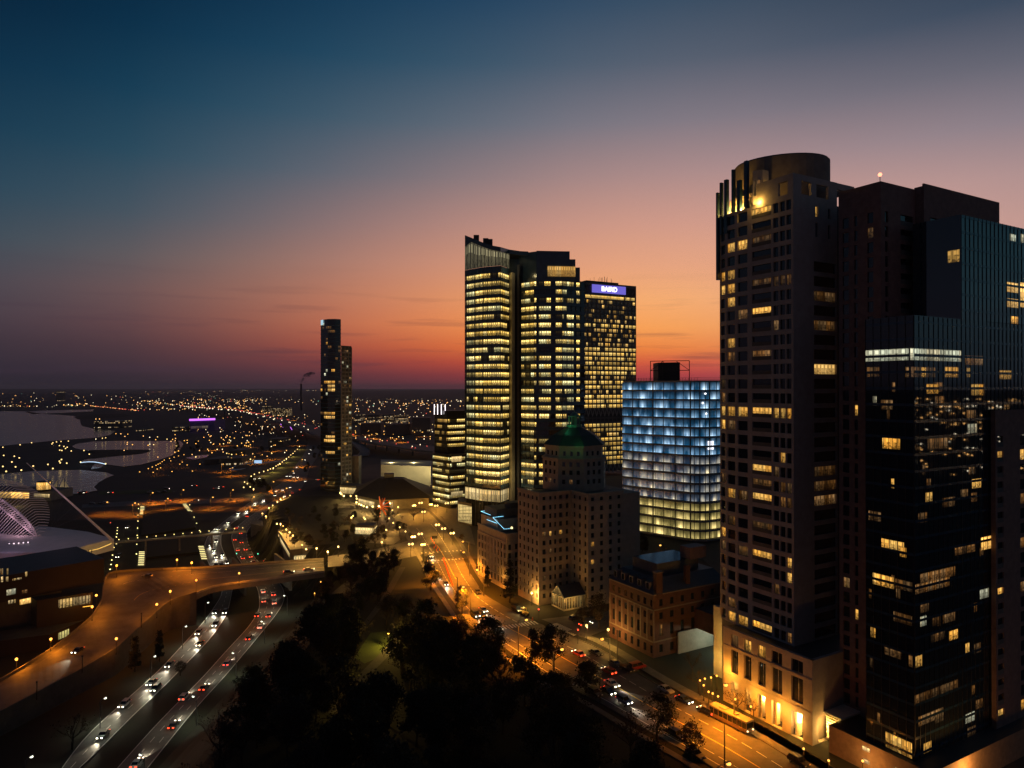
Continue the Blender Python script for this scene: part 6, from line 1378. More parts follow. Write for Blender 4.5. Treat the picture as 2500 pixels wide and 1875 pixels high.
for i in range(150):
    f = random.random(); j = int(f * 38); s = random.choice((.25, .4, .62, .8)); c = hoan[0][j].lerp(hoan[0][j + 1], random.random()).lerp(hoan[1][j], s) + Vector((0, 0, 1.4)); r = c.y * .0006
    m = FR if s < .5 else FW_
    if random.random() < .25: m = FA; c.z += 7
    hv.ball(c, r, m, 5)
for i in range(26):
    j = random.randrange(38); c = fw2[0][j].lerp(fw2[1][j], random.random()) + Vector((0, 0, 1.4)); hv.ball(c, c.y * .0007, random.choice((FR, FW_, FA)), 5)
struct('freeway_traffic_lights', hv, 'stuff')

# ------------------------------------------------------------------ vehicles
TYRE = mat('tyre', (.02, .02, .02), .9, 0); HUB = mat('hub', (.3, .3, .3), .4, 0, metal=.8); CGL = mat('car_glass', (.01, .012, .014), .05, 0, spec=.7)
PAINTS = {n: mat('paint_' + n, c, .3, .1, 2, spec=.5) for n, c in (('black', (.012, .012, .014)), ('silver', (.3, .3, .3)), ('white', (.6, .6, .58)), ('red', (.3, .02, .015)), ('blue', (.02, .04, .12)), ('grey', (.08, .08, .085)))}
HON = emit('headlight_on', (1.0, .93, .72), 9); HOFF = mat('headlight_off', (.5, .5, .5), .15, 0); TON = emit('taillight_on', (1.0, .06, .02), 5); TOFF = mat('taillight_off', (.25, .01, .01), .2, 0); HMK = emit('marker_on', (1.0, .8, .4), 1.6)
def car_parts(kind, paint):
    W2 = .92 if kind != 'van' else 1.0
    prof = {'sedan': [(-2.3, .35), (2.3, .32), (2.32, .62), (2.1, .76), (1.05, .92), (-1.5, .96), (-2.2, .92), (-2.34, .7)], 'suv': [(-2.3, .4), (2.3, .38), (2.33, .75), (2.15, .98), (1.15, 1.1), (-2.2, 1.12), (-2.34, .8)], 'van': [(-2.6, .4), (2.5, .38), (2.55, .8), (2.3, 1.05), (1.7, 1.2), (-2.55, 1.25), (-2.62, .8)]}[kind]
    roof = {'sedan': ((.95, -1.75), (.25, -1.05), .94, 1.44), 'suv': ((1.05, -2.2), (.45, -1.85), 1.1, 1.74), 'van': ((1.6, -2.5), (.8, -2.4), 1.22, 2.05)}[kind]
    b = MB(); n = len(prof)
    for s_ in (-1, 1): b.face([(s_ * W2, y, z) for y, z in (prof if s_ < 0 else prof[::-1])], paint)
    for i in range(n):
        (y0, z0), (y1, z1) = prof[i], prof[(i + 1) % n]; b.face([(-W2, y0, z0), (W2, y0, z0), (W2, y1, z1), (-W2, y1, z1)][::-1], paint)
    (f0, k0), (f1, k1), zb, zt = roof; g_ = MB(); wi = W2 * .8
    lo = [(-W2 + .04, k0, zb), (W2 - .04, k0, zb), (W2 - .04, f0, zb), (-W2 + .04, f0, zb)]; hi = [(-wi, k1, zt), (wi, k1, zt), (wi, f1, zt), (-wi, f1, zt)]
    for i in range(4): j = (i + 1) % 4; g_.face([lo[i], lo[j], hi[j], hi[i]], CGL)
    b.prism([(-wi - .03, k1 - .05), (wi + .03, k1 - .05), (wi + .03, f1 + .05), (-wi - .03, f1 + .05)], zt, zt + .05, paint)
    for s_ in (-1, 1):
        for (ya, yb) in ((f0, f1), (k0, k1), ((f0 + k0) / 2, (f1 + k1) / 2)): b.tube([(s_ * (W2 - .03), ya, zb), (s_ * (wi + .02), yb, zt)], .045, paint, 4)
    w = MB()
    def wheel(x, y):
        w_ = MB(); w_.tube([(x - .11, y, .33), (x + .11, y, .33)], .33, TYRE, 10); w_.tube([(x - .125, y, .33), (x + .125, y, .33)], .18, HUB, 8); return w_.mesh('wheel')
    wheels = [wheel(x, y) for x in (-W2 + .06, W2 - .06) for y in (-1.4, 1.42)]
    zh = .72 if kind == 'sedan' else .85
    def lampm(x, y, z, sx_, sz_, m, nm): q = MB(); q.prism([(x - sx_, y - .05), (x + sx_, y - .05), (x + sx_, y + .05), (x - sx_, y + .05)], z - sz_, z + sz_, m); return q.mesh(nm)
    return {'body': b.mesh('body'), 'glass': g_.mesh('glass'), 'wheels': wheels, 'lampm': lampm, 'zh': zh, 'W': W2}
CARS = {}
SPOT = bpy.data.lights.new('headlight_beam', 'SPOT'); SPOT.color = (1, .86, .6); SPOT.energy = 3600; SPOT.spot_size = R(58); SPOT.spot_blend = .8; SPOT.shadow_soft_size = .2
def car(kind, color, pos, dirv, label, group, on=True, beam=True, hl=1.0):
    key = (kind, color)
    if key not in CARS:
        p = car_parts(kind, PAINTS[color]); W2 = p['W']
        for st_, hm, tm in ((True, HON, TON), (False, HOFF, TOFF)):
            ln = 2.33 if kind != 'van' else 2.56
            p[st_] = [('headlight', p['lampm'](-.62 * W2 / .92, ln, p['zh'] - .05, .2 if st_ else .2, .12, hm, 'headlight')), ('headlight', p['lampm'](.62 * W2 / .92, ln, p['zh'] - .05, .2 if st_ else .2, .12, hm, 'headlight')),
                      ('taillight', p['lampm'](-.66 * W2 / .92, -ln, p['zh'], .24 if st_ else .2, .15, tm, 'taillight')), ('taillight', p['lampm'](.66 * W2 / .92, -ln, p['zh'], .24 if st_ else .2, .15, tm, 'taillight'))]
        CARS[key] = p
    p = CARS[key]; rz = math.atan2(-dirv.x, dirv.y)
    t = thing('car', label, 'car', tuple(pos), rz, group)
    for nm, me in [('body', p['body']), ('windows', p['glass'])] + [('wheel', w) for w in p['wheels']] + p[on]:
        o = bpy.data.objects.new(nm, me); COL.objects.link(o); o.parent = t
    if on and beam:
        o = bpy.data.objects.new('headlight_beam', SPOT); COL.objects.link(o); o.parent = t; o.location = (0, 2.5, .75); o.rotation_euler = (R(90 - 7), 0, 0)
    return t
def tang(edges, p):
    a, b = edges; best = min(range(len(a) - 1), key=lambda i: ((a[i] + b[i]) / 2 - p).length); c0 = (a[best] + b[best]) / 2; c1 = (a[best + 1] + b[best + 1]) / 2; return (c1 - c0).normalized()
random.seed(9)
kinds = ['sedan', 'suv', 'sedan', 'van', 'suv']
LC = [(252, 1796, 'sedan', 'black', 'dark car with bright headlights nearest the bottom on the left carriageway'), (304, 1722, 'suv', 'silver', 'car with white headlights at the left lane edge below the lamp gap'), (380, 1683, 'suv', 'black', 'car with amber headlights, right one of two close cars'), (370, 1668, 'sedan', 'grey', 'car with amber headlights, left one of two close cars'), (414, 1624, 'sedan', 'black', 'car with wide white headlights beside the bare bush'),
      (485, 1546, 'suv', 'grey', 'car with headlights beside the white lamp under the ramp wall'), (488, 1573, 'sedan', 'black', 'dim dark car following near the grass median'), (526, 1526, 'suv', 'black', 'dark car with yellow headlights second below the bridge'), (525, 1495, 'sedan', 'grey', 'car just below the bridge in the left lane'), (550, 1495, 'suv', 'black', 'car just below the bridge in the right lane'),
      (527, 1380, 'sedan', 'black', 'oncoming car about to pass under the bridge, left lane'), (540, 1381, 'suv', 'grey', 'oncoming car about to pass under the bridge, middle'), (553, 1374, 'sedan', 'black', 'oncoming car about to pass under the bridge, right lane'), (526, 1360, 'suv', 'silver', 'oncoming car in the queue beyond the bridge, left column'), (542, 1354, 'sedan', 'black', 'oncoming car in the queue beyond the bridge, right column'),
      (521, 1344, 'sedan', 'grey', 'oncoming car left in the queue by the lit fountain'), (514, 1331, 'suv', 'black', 'oncoming car at the left edge of the queue'), (528, 1322, 'van', 'silver', 'oncoming van with glaring amber headlights in the queue'), (527, 1291, 'sedan', 'black', 'oncoming car just passing under the footbridge'), (535, 1292, 'suv', 'grey', 'oncoming car beside another under the footbridge'), (558, 1275, 'sedan', 'black', 'oncoming car alone above the footbridge'),
      (583, 1253, 'suv', 'grey', 'oncoming car in the upper bend, lower of two'), (604, 1247, 'sedan', 'silver', 'oncoming car in the upper bend, upper of two'), (624, 1228, 'suv', 'white', 'oncoming car crossing the far amber street'), (645, 1220, 'sedan', 'black', 'oncoming car farthest up the drive before the junction')]
for x, y, k, c, lb in LC:
    p = P(x, y + 2, LZ + .02); car(k, c, p, -tang(LEFT_CW, p), lb, 'cars driving towards the viewer on the lakefront drive')
RC = [(335, 1866, 'sedan', 'white', 'pale car with red tail lights at the bottom edge'), (425, 1772, 'sedan', 'black', 'dark car with thin red tail lights above the amber patch'), (450, 1704, 'suv', 'silver', 'pale car with long red tail lights beside a white lamp'), (499, 1680, 'sedan', 'black', 'car with red tail lights behind the pale car, near lane edge'), (556, 1621, 'suv', 'blue', 'bluish car with red tail lights by the right kerb lamp'), (609, 1559, 'suv', 'black', 'dark car with two round red tail lights midway up the curve'), (637, 1530, 'sedan', 'white', 'pale car under the white lamp on the curve'),
      (629, 1503, 'suv', 'black', 'left of two cars side by side on the curve'), (657, 1503, 'sedan', 'black', 'right of two cars side by side on the curve'), (644, 1467, 'sedan', 'silver', 'car in the left lane below the bridge bend'), (670, 1472, 'suv', 'white', 'car in the right lane below the bridge bend'), (642, 1444, 'sedan', 'white', 'car left just emerging beneath the bridge'), (667, 1451, 'sedan', 'red', 'car right just emerging beneath the bridge'),
      (618, 1373, 'sedan', 'red', 'car beyond the bridge under a green signal, lowest'), (611, 1359, 'suv', 'silver', 'car beyond the bridge, second row right'), (592, 1362, 'sedan', 'black', 'car beyond the bridge, second row left'), (580, 1343, 'suv', 'white', 'car at the green signal, left'), (599, 1341, 'sedan', 'black', 'car at the green signal, right'), (589, 1324, 'suv', 'black', 'car with glaring red brake lights above the signals'), (573, 1317, 'sedan', 'grey', 'car in the left lane beside the glaring brake lights'), (588, 1301, 'sedan', 'silver', 'car about to pass under the footbridge going away'), (578, 1288, 'sedan', 'black', 'car going away just above the footbridge'), (605, 1260, 'suv', 'black', 'car going away in the upper bend')]
for x, y, k, c, lb in RC:
    p = P(x, y + 2, LZ + .02); car(k, c, p, tang(RIGHT_CW, p), lb, 'cars driving away on the lakefront drive', beam=(p.y < 330))
p = P(705, 1399, -3.6); car('sedan', 'black', p, -tang(RAMP, p), 'dark car crossing the bridge to the right', 'cars on the bridge'); p = P(754, 1393, -3.2); car('sedan', 'silver', p, -tang(RAMP, p), 'silver car at the right end of the bridge', 'cars on the bridge', beam=False)
p = P(190, 1592, -9.6); car('sedan', 'black', p, tang(RAMP, p), 'dark car with white headlights driving down the amber ramp', 'cars on the ramp')
p = P(360, 1409, -4.8); car('sedan', 'grey', p, Vector((-1, .15, 0)), 'grey car parked on the far edge of the plaza', 'cars on the ramp', on=False)
# junction far up the drive: many cars waiting
JC = [(700, 1163), (708, 1163), (717, 1165), (727, 1166), (717, 1155), (708, 1190), (690, 1197), (674, 1199), (712, 1204), (732, 1196), (745, 1175), (745, 1123), (755, 1107), (758, 1098), (724, 1141), (754, 1053), (630, 1181), (776, 1171), (671, 1210), (695, 1212), (622, 1169), (634, 1168)]
for i, (x, y) in enumerate(JC):
    p = P(x, y + 1, -17.75); car(kinds[i % 5], ['black', 'grey', 'silver'][i % 3], p, Vector((.35, -1, 0)).normalized() if i not in (8, 9, 16, 17) else Vector((-.6, 1, 0)).normalized(), 'car waiting at the far junction below the slender tower' if False else 'far car on the upper drive below the slender tower, {} from the near end'.format(rank(JC, i, 'near')), 'cars far up the drive', beam=False)
HC = ((540, 1189), (528, 1193), (475, 1186), (407, 1194), (366, 1202), (385, 1202), (401, 1201), (478, 1222), (205, 1203), (198, 1204), (270, 1203), (225, 1230), (243, 1230), (260, 1229), (365, 1225), (388, 1224), (410, 1223), (312, 1288), (290, 1360), (655, 1371), (690, 1370))
for i, (x, y) in enumerate(HC):
    p = P(x, y + 1, -17.75); car(kinds[i % 5], ['black', 'silver', 'grey'][i % 3], p, Vector((1 if i % 2 else -1, .12, 0)) if i < 17 or i > 18 else Vector((.2, -1, 0)), 'distant car by the garden and harbour streets, {} from the left'.format(rank(HC, i, 'left')), 'cars on the harbour streets', on=i not in (4, 5, 6, 11, 12, 13, 14, 15), beam=False)
# avenue cars: right edge stands along the avenue
AT = lambda p: tang(AVE, p)
AC = [(1052, 1360, 'sedan', 'white', 1, 1, 'white headlighted car at the upper crossing of the avenue'), (1066, 1404, 'suv', 'grey', 1, 1, 'car with headlights between cones and park trees'), (1088, 1428, 'sedan', 'black', 1, 1, 'car half hidden by the dark tree beside the cones'), (1160, 1505, 'van', 'black', 1, 1, 'dark pickup sized van queuing left at the crossing'), (1180, 1493, 'sedan', 'silver', 1, 1, 'silver car queuing right at the crossing'), (1196, 1521, 'suv', 'black', 1, 1, 'car at the stop line beside the park trees'),
      (1166, 1448, 'sedan', 'black', 0, 0, 'dark car parked by the cream house lawn'), (1262, 1492, 'van', 'black', 0, 0, 'dark van parked by the hedge before the crossing'), (1412, 1600, 'sedan', 'red', -1, 1, 'car braking red beyond the crossing beside the street trees'), (1454, 1598, 'sedan', 'black', 0, 0, 'black car parked alone by the grass verge'), (1502, 1625, 'sedan', 'grey', 0, 0, 'parked car behind another below the club house'), (1531, 1638, 'suv', 'black', 0, 0, 'parked dark car ahead of another below the club house'),
      (1486, 1644, 'suv', 'red', -1, 1, 'car with red tail lights moving away in the middle lane'), (1494, 1674, 'sedan', 'white', 1, 1, 'car with glaring white headlights coming down the avenue'), (1484, 1692, 'sedan', 'black', 1, 1, 'car with yellow headlights by the lamp post'), (1524, 1716, 'suv', 'blue', 1, 1, 'dark teal car with headlights leading down the avenue'), (1452, 1697, 'suv', 'black', 0, 0, 'dark car parked under the park trees'), (1626, 1688, 'sedan', 'silver', 0, 0, 'parked silver car at the rear of the row before the bus'), (1670, 1714, 'sedan', 'blue', 1, 2, 'parked car with blue white headlights before the bus'),
      (1724, 1742, 'suv', 'black', -1, 1, 'black car with red tail lights right behind the bus'), (1652, 1800, 'suv', 'black', 0, 0, 'dark car parked beside the round street tree'), (1698, 1846, 'sedan', 'black', 0, 0, 'dark car parked below the thin street tree'), (1950, 1866, 'suv', 'black', 0, 0, 'black car parked at the driveway by the bottom edge')]
for x, y, k, c, dr_, on, lb in AC:
    p = P(x, y, .08); d = AT(p); dirv = d if dr_ >= 0 else -d
    car(k, c, p, dirv, lb, 'cars on the avenue', on=bool(on), beam=on == 1 and dr_ > 0)
for x, y, k, c, on, lb in ((1405, 1514, 'suv', 'black', 0, 'dark car parked nearest the crossing on the side street'), (1442, 1504, 'van', 'black', 0, 'dark van parked behind on the side street'), (1430, 1527, 'sedan', 'grey', 1, 'low car leaving along the side street')):
    p = P(x, y, .09); car(k, c, p, Vector((.867, .498, 0)), lb, 'cars on the side street', on=bool(on), beam=False)
# red van in the driveway, city bus, yellow work tractor
p = P(1556, 1633, .1); car('van', 'red', p, FN, 'red van parked in the driveway between club house and tower', 'cars on the avenue', on=False)
p = P(1784, 1768, .08); d = AT(p); t = thing('bus', 'city bus with a pale roof standing at the kerb before the amber arcade', 'bus', tuple(p), math.atan2(-d.x, d.y))
BP = mat('bus_paint', (.16, .1, .05), .4, .2, 1); BR = mat('bus_roof', (.14, .12, .1), .6, .15, 1)
q = MB(); q.prism([(-1.27, -5.6), (1.27, -5.6), (1.27, 5.6), (-1.27, 5.6)], .38, 1.25, BP)
for y in [-5.6 + i * 1.4 for i in range(9)]: 
    for s_ in (-1, 1): q.prism([(s_ * 1.27 - .05 * (s_ + 1), min(5.5, y)), (s_ * 1.27 + .05 * (1 - s_), min(5.5, y)), (s_ * 1.27 + .05 * (1 - s_), min(5.6, y + .12)), (s_ * 1.27 - .05 * (s_ + 1), min(5.6, y + .12))], 1.25, 2.65, BP)
q.build('body', t, org=None); 
def sub(nm, mb, par):
    o = bpy.data.objects.new(nm, mb.mesh(nm)); COL.objects.link(o); o.parent = par; return o
for o in list(t.children): bpy.data.objects.remove(o)
sub('body', q, t); q = MB(); q.prism([(-1.2, -5.5), (1.2, -5.5), (1.2, 5.52), (-1.2, 5.52)], 1.25, 2.64, CGL); sub('windows', q, t)
q = MB(); q.prism([(-1.29, -5.62), (1.29, -5.62), (1.29, 5.62), (-1.29, 5.62)], 2.65, 3.05, BR); q.prism([(-.7, -3), (.7, -3), (.7, -1.2), (-.7, -1.2)], 3.05, 3.3, BR); q.prism([(-.6, 1.2), (.6, 1.2), (.6, 2.2), (-.6, 2.2)], 3.05, 3.22, BR); sub('roof', q, t)
for x in (-1.1, 1.1):
    for y in (-3.4, 3.2): q = MB(); q.tube([(x - .16, y, .48), (x + .16, y, .48)], .48, TYRE, 12); sub('wheel', q, t)
for x in (-.95, .95): q = MB(); q.ball((x, 5.66, .85), .26, emit('bus_headlight', (1, .72, .4), 2.5), 6, .8); sub('headlight', q, t)
p = P(1281, 1502, .08); d = AT(p); t = thing('road_tractor', 'small yellow lit road work tractor by the crossing', 'tractor', tuple(p), math.atan2(-d.x, d.y))
YM = mat('yellow_paint_metal', (.7, .4, .03), .4, .1, 1); q = MB(); q.prism([(-.8, -1.8), (.8, -1.8), (.8, 1.2), (-.8, 1.2)], .5, 1.1, YM); q.prism([(-.5, .2), (.5, .2), (.5, 1.9), (-.5, 1.9)], 1.1, 1.5, YM); q.prism([(-.8, -1.6), (.8, -1.6), (.8, .1), (-.8, .1)], 2.3, 2.42, YM)
for x in (-.72, .72):
    for y in (-1.5, 0): q.tube([(x, y, 1.1), (x, y, 2.3)], .06, YM, 4)
sub('body', q, t)
for x in (-.8, .8):
    for y, r in ((-1.1, .6), (1.2, .42)): q = MB(); q.tube([(x - .15, y, r), (x + .15, y, r)], r, TYRE, 10); sub('wheel', q, t)
q = MB(); q.ball((0, -.7, 2.55), .2, emit('work_beacon', (1, .75, .2), 4), 6); sub('beacon', q, t)
o = bpy.data.objects.new('beacon_light', bpy.data.lights.new('beacon_light', 'POINT')); COL.objects.link(o); o.parent = t; o.location = (0, -2.5, 2.5); o.data.energy = 700; o.data.color = (1, .7, .25)
# traffic cones in a line, work sign, signals
cnm = MB(); OR = mat('cone_orange', (.85, .13, .02), .6, .1, 3); cnm.prism([(-.26, -.26), (.26, -.26), (.26, .26), (-.26, .26)], 0, .06, OR); cnm.tube([(0, 0, .06), (0, 0, .5), (0, 0, 1.05)], [.24, .18, .1], OR, 8); cm = cnm.mesh('traffic_cone')
CN = [(1082 + 23 * i / 17, 1366 + 64 * i / 17) for i in range(18)] + [(1053, 1316), (1056, 1322), (1060, 1327), (1064, 1333), (1068, 1339), (1073, 1344), (1060, 1338), (1066, 1345), (1300, 1514)]
for i, (x, y) in enumerate(CN):
    o = bpy.data.objects.new('traffic_cone', cm); COL.objects.link(o); o.location = P(x, y, .08)
    o['label'] = 'orange traffic cone in the long line down the avenue, {} from the upper crossing'.format(ORD[i]) if i < 18 else ('orange traffic cone in the group beyond the upper crossing, {} from the far end'.format(rank(CN[18:26], i - 18, 'far')) if i < 26 else 'single orange cone at the corner of the ladder crosswalk'); o['category'] = 'traffic cone'; o['group'] = 'orange traffic cones on the avenue'
q = MB(); c = P(1061, 1322, .1); q.prism([c + Vector((-1.5, -.1, 0)), c + Vector((1.5, -.1, 0)), c + Vector((1.5, .1, 0)), c + Vector((-1.5, .1, 0))], 1.6, 3.2, DMETAL); q.tube([c, c + Vector((0, 0, 1.7))], .12, DMETAL, 5); solo('message_board', q, 'dark portable message board beyond the upper crossing', 'sign', tuple(c))
def signal(x, y, zg, m, lb, h=4.6):
    hp = P(x, y, zg + h); t = thing('traffic_signal', lb, 'traffic signal', (hp.x, hp.y, zg), 0, 'traffic signals')
    q = MB(); q.tube([(0, .3, 0), (0, .3, h + .6)], .09, DMETAL, 5); sub('post', q, t)
    q = MB(); q.prism([(-.2, -.16), (.2, -.16), (.2, .16), (-.2, .16)], h - .6, h + .55, DMETAL); sub('housing', q, t)
    q = MB(); q.ball((0, -.2, h), .3, m, 7); sub('signal_light', q, t)
SG = emit('signal_green', (.15, 1, .62), 2.2); SR = emit('signal_red', (1, .1, .05), 2.4)
for x, y, z, m, lb in ((578, 1351, -18, SG, 'green traffic signal left over the right carriageway beyond the bridge'), (630, 1352, -18, SG, 'green traffic signal right beyond the bridge'), (661, 1376, -18, SG, 'green traffic signal above the bridge parapet, right'), (580, 1384, -18, SG, 'green traffic signal above the bridge parapet, left'), (1315, 1487, .1, SR, 'red traffic signal before the white pylon'), (1411, 1537, .1, SR, 'red pedestrian signal at the far crosswalk end'), (270, 1276, -18, SR, 'red light standing alone behind the leaning mast')): signal(x, y, z, m, lb)
# unlit posts along the avenue and ramp
pm_ = MB(); pm_.tube([(0, 0, 0), (0, 0, 9)], [.15, .1], DMETAL, 6); pm_.tube([(0, 0, 8.8), (-1.4, 0, 9.6)], .06, DMETAL, 4); pme = pm_.mesh('lamp_post')
for x, y, z, lb in ((1465, 1715, .1, 'dark unlit lamp post among the avenue cars'), (1769, 1868, .1, 'dark unlit lamp post at the bottom of the avenue'), (1507, 1612, .1, 'amber lit pole without visible lamp before the club house'), (1117, 1468, .1, 'dark post beside the park tree on the avenue')):
    o = bpy.data.objects.new('lamp_post', pme); COL.objects.link(o); o.location = P(x, y, z); o['label'] = lb; o['category'] = 'lamp post'; o['group'] = 'unlit posts'
pm2 = MB(); pm2.tube([(0, 0, 0), (0, 0, 5)], [.2, .12], DMETAL, 6); pm2.ball((0, 0, 5.2), .3, DMETAL, 6); pme2 = pm2.mesh('lamp_post')
for x, y, z, lb in ((201, 1642, -9.6, 'dark unlit lamp post on the outer ramp wall, upper of two'), (90, 1708, -11, 'dark unlit lamp post on the outer ramp wall, lower of two'), (345, 1532, -8.3, 'dark unlit lamp post high on the outer ramp wall')):
    o = bpy.data.objects.new('lamp_post', pme2); COL.objects.link(o); o.location = P(x, y, z); o['label'] = lb; o['category'] = 'lamp post'; o['group'] = 'unlit posts'
# round planters lights on the terrace beside the arcade
TG = ((1709, 1662), (1718, 1674), (1730, 1690), (1740, 1694), (1753, 1701), (1721, 1658), (1736, 1655), (1750, 1651))
for i, (x, y) in enumerate(TG):
    lamp('bluff', x, y, .3, 'small glowing globe on the terrace wall beside the arcade, {} from the left'.format(rank(TG, i, 'left')), 'globe lights round the terrace')
for x, y, lb in ((1795, 1708, 'globe lamp between the street trees and the arcade'), (1833, 1726, 'globe lamp before the white columns'), (2023, 1858, 'small ground globe lamp by the driveway planting'), (2106, 1859, 'conical lamp before the corner tower base'), (1962, 1829, 'tiny planter light by the driveway')): lamp('bluff', x, y, .1, lb, 'globe lamps before the arcade')

# ------------------------------------------------------------------ trees
def tree_meshes(seed, h, bare, leaf, nl=900, spread=.34, cone=False):
    rnd = random.Random(seed); tr = MB(); lf = MB()
    th = h * (.28 if not cone else .12); tr.tube([(0, 0, -.3), (.05, 0, th * .5), (rnd.uniform(-.2, .2), rnd.uniform(-.2, .2), th)], [h * .026, h * .02, h * .017], BARK, 6)
    tips = []
    def grow(p, d, L, r, lev):
        q = p + d * L; m = (p + q) / 2 + Vector((rnd.uniform(-1, 1), rnd.uniform(-1, 1), rnd.uniform(0, .6))) * L * .08
        lf_ = tr if lev < 2 else bt; lf_.tube([p, m, q], [r, r * .8, r * .6], BARK, 5 if lev < 2 else 3, False); tips.append((q, lev))
        if lev < (4 if bare else 2):
            for k in range(rnd.choice((2, 3, 3))):
                nd = (d + Vector((rnd.gauss(0, .45), rnd.gauss(0, .45), rnd.gauss(.18, .25)))).normalized(); grow(p + (q - p) * rnd.uniform(.55, 1), nd, L * rnd.uniform(.6, .8), r * .55, lev + 1)
    bt = MB(); top = Vector((0, 0, th))
    for k in range(7 if not cone else 0):
        an_ = k * 2.4 + rnd.random(); el_ = rnd.uniform(.5, 1.25); grow(top + Vector((0, 0, -th * .25 * rnd.random())), Vector((math.cos(an_) * math.cos(el_), math.sin(an_) * math.cos(el_), math.sin(el_))), h * rnd.uniform(.2, .28), h * .011, 1)
    if cone: tr.tube([(0, 0, th), (0, 0, h * .97)], [h * .016, .03], BARK, 5)
    if not bare:
        cl = []
        for k in range(26): 
            u = rnd.random(); an_ = rnd.random() * 6.28
            if cone: zc = h * (.12 + .85 * u); rr = h * .2 * (1.02 - u) * rnd.uniform(.4, 1)
            else: zc = h * (.3 + .66 * u); rr = h * spread * math.sqrt(max(.02, 1 - ((u - .42) / .62) ** 2)) * rnd.uniform(.3, 1)
            cl.append(Vector((rr * math.cos(an_), rr * math.sin(an_), zc)))
        for k in range(nl):
            c = rnd.choice(cl) + Vector((rnd.gauss(0, 1), rnd.gauss(0, 1), rnd.gauss(0, .8))) * h * (.06 if not cone else .035); s = h * rnd.uniform(.016, .034)
            a = Vector((rnd.gauss(0, 1), rnd.gauss(0, 1), rnd.gauss(0, 1))).normalized(); b = a.orthogonal().normalized(); lf.face([c - a * s, c + b * s * .6, c + a * s, c - b * s * .6], leaf)
    else:
        for q, lev in tips:
            if lev >= 3 and rnd.random() < .5:
                for k in range(2): c = q + Vector((rnd.gauss(0, .25), rnd.gauss(0, .25), rnd.gauss(0, .25))); s = rnd.uniform(.08, .17); a = Vector((rnd.gauss(0, 1), rnd.gauss(0, 1), rnd.gauss(0, 1))).normalized(); b = a.orthogonal().normalized(); lf.face([c - a * s, c + b * s, c + a * s, c - b * s], leaf)
    for f, uv in zip(bt.f, bt.uv): lf.face([bt.v[i] for i in f], BARK, uv)
    return tr.mesh('trunk'), lf.mesh('crown')
BARE = [tree_meshes(s, 11, True, LEAFB) for s in (1, 2, 3)]
LEAFY = [tree_meshes(s, 10, False, LEAF, 2600) for s in (4, 5)] + [tree_meshes(6, 9, False, LEAFB, 1500)]
CONE = [tree_meshes(8, 11, False, LEAF, 2200, cone=True)]
def tree(ms, pos, sc, rz, label, group, name='tree', sxy=1.0):
    t = thing(name, label, 'tree', tuple(pos), rz, group); t.scale = (sc * sxy, sc * sxy, sc)
    for nm, me in zip(('trunk', 'crown'), ms):
        o = bpy.data.objects.new(nm, me); COL.objects.link(o); o.parent = t
    return t
random.seed(31)
ST = [(1306, 1632, 1.12, 0, 1, .62, 'tall narrow leafy street tree, left of two at the crossing'), (1352, 1638, 1.25, 1, 1, .95, 'broad leafy street tree, right of two at the crossing'), (1431, 1690, .85, 0, 1, 1.2, 'round dark tree beside the moving cars'), (1604, 1806, 1.0, 1, 1, 1.25, 'round dense tree standing before the bus'), (1690, 1858, .95, 2, 1, .9, 'thin spiky tree at the bottom of the park edge'), (1128, 1500, .95, 1, 1, .75, 'upright leafy tree beside the park kerb and queuing cars'), (1052, 1440, 1.0, 0, 1, 1.1, 'dark tree overhanging the cones'), (1045, 1400, .9, 2, 1, 1.0, 'tree by the upper crossing on the park side'),
      (1462, 1535, 1.3, 2, 1, .9, 'tree with amber leaves between the tan house and brick club house'), (1568, 1355, .9, 1, 1, 1.0, 'round tree in front of the glowing shell'), (1245, 1470, 1.45, 3, 1, 1.0, 'dark cone shaped evergreen before the tan house'), (1172, 1400, .7, 3, 1, 1.1, 'small dark cone tree in front of the cream house'), (1190, 1432, .75, 3, 1, 1.1, 'dark cone shrub by the near corner of the cream house'),
      (390, 1615, 1.0, 3, 1, 1.0, 'dark spruce below the retaining wall, right'), (330, 1640, 1.1, 3, 1, 1.0, 'dark spruce below the retaining wall, left'), (440, 1650, .55, 2, 1, 1.2, 'reddish bush hanging over the left carriageway'), (1705, 1690, .75, 0, 0, 1, 'small tree between the parked cars and the terrace'), (1690, 1650, .8, 2, 0, 1, 'small brown tree beside the garage opening'), (1800, 1745, .75, 0, 0, 1, 'thin bare tree behind the bus roof'), (1840, 1750, .6, 1, 0, 1, 'thin bare tree before the white columns'),
      (1104, 1310, .5, 4, 1, 1, 'small floodlit tree on the stair hall lawn, left'), (1127, 1322, .45, 4, 1, 1, 'small floodlit tree on the stair hall lawn, right'), (1010, 1270, .8, 0, 0, 1, 'dark tree by the lamp lit plaza'), (176, 1830, 1.2, 1, 0, 1, 'bare tree silhouetted beside the bottom of the drive'), (980, 1590, 1.25, 0, 0, 1, 'bare tree against the lit green park path'), (1420, 1530, .7, 2, 1, 1, 'amber lit bush beside the glass pavilion')]
for x, y, s, k, lf_, sxy, lb in ST:
    z = 0.15 if y < 1600 or x > 900 else -18
    if x < 600 and y > 1500: z = -18
    ms = (LEAFY[k] if k < 3 else CONE[0] if k == 3 else LEAFY[2]) if lf_ else BARE[k]
    tree(ms, P(x, y, z), s, random.random() * 6, lb, 'trees along the avenue' if x > 1000 else 'trees by the drive', 'evergreen_tree' if k == 3 else 'street_tree' if lf_ else 'bare_tree', sxy)
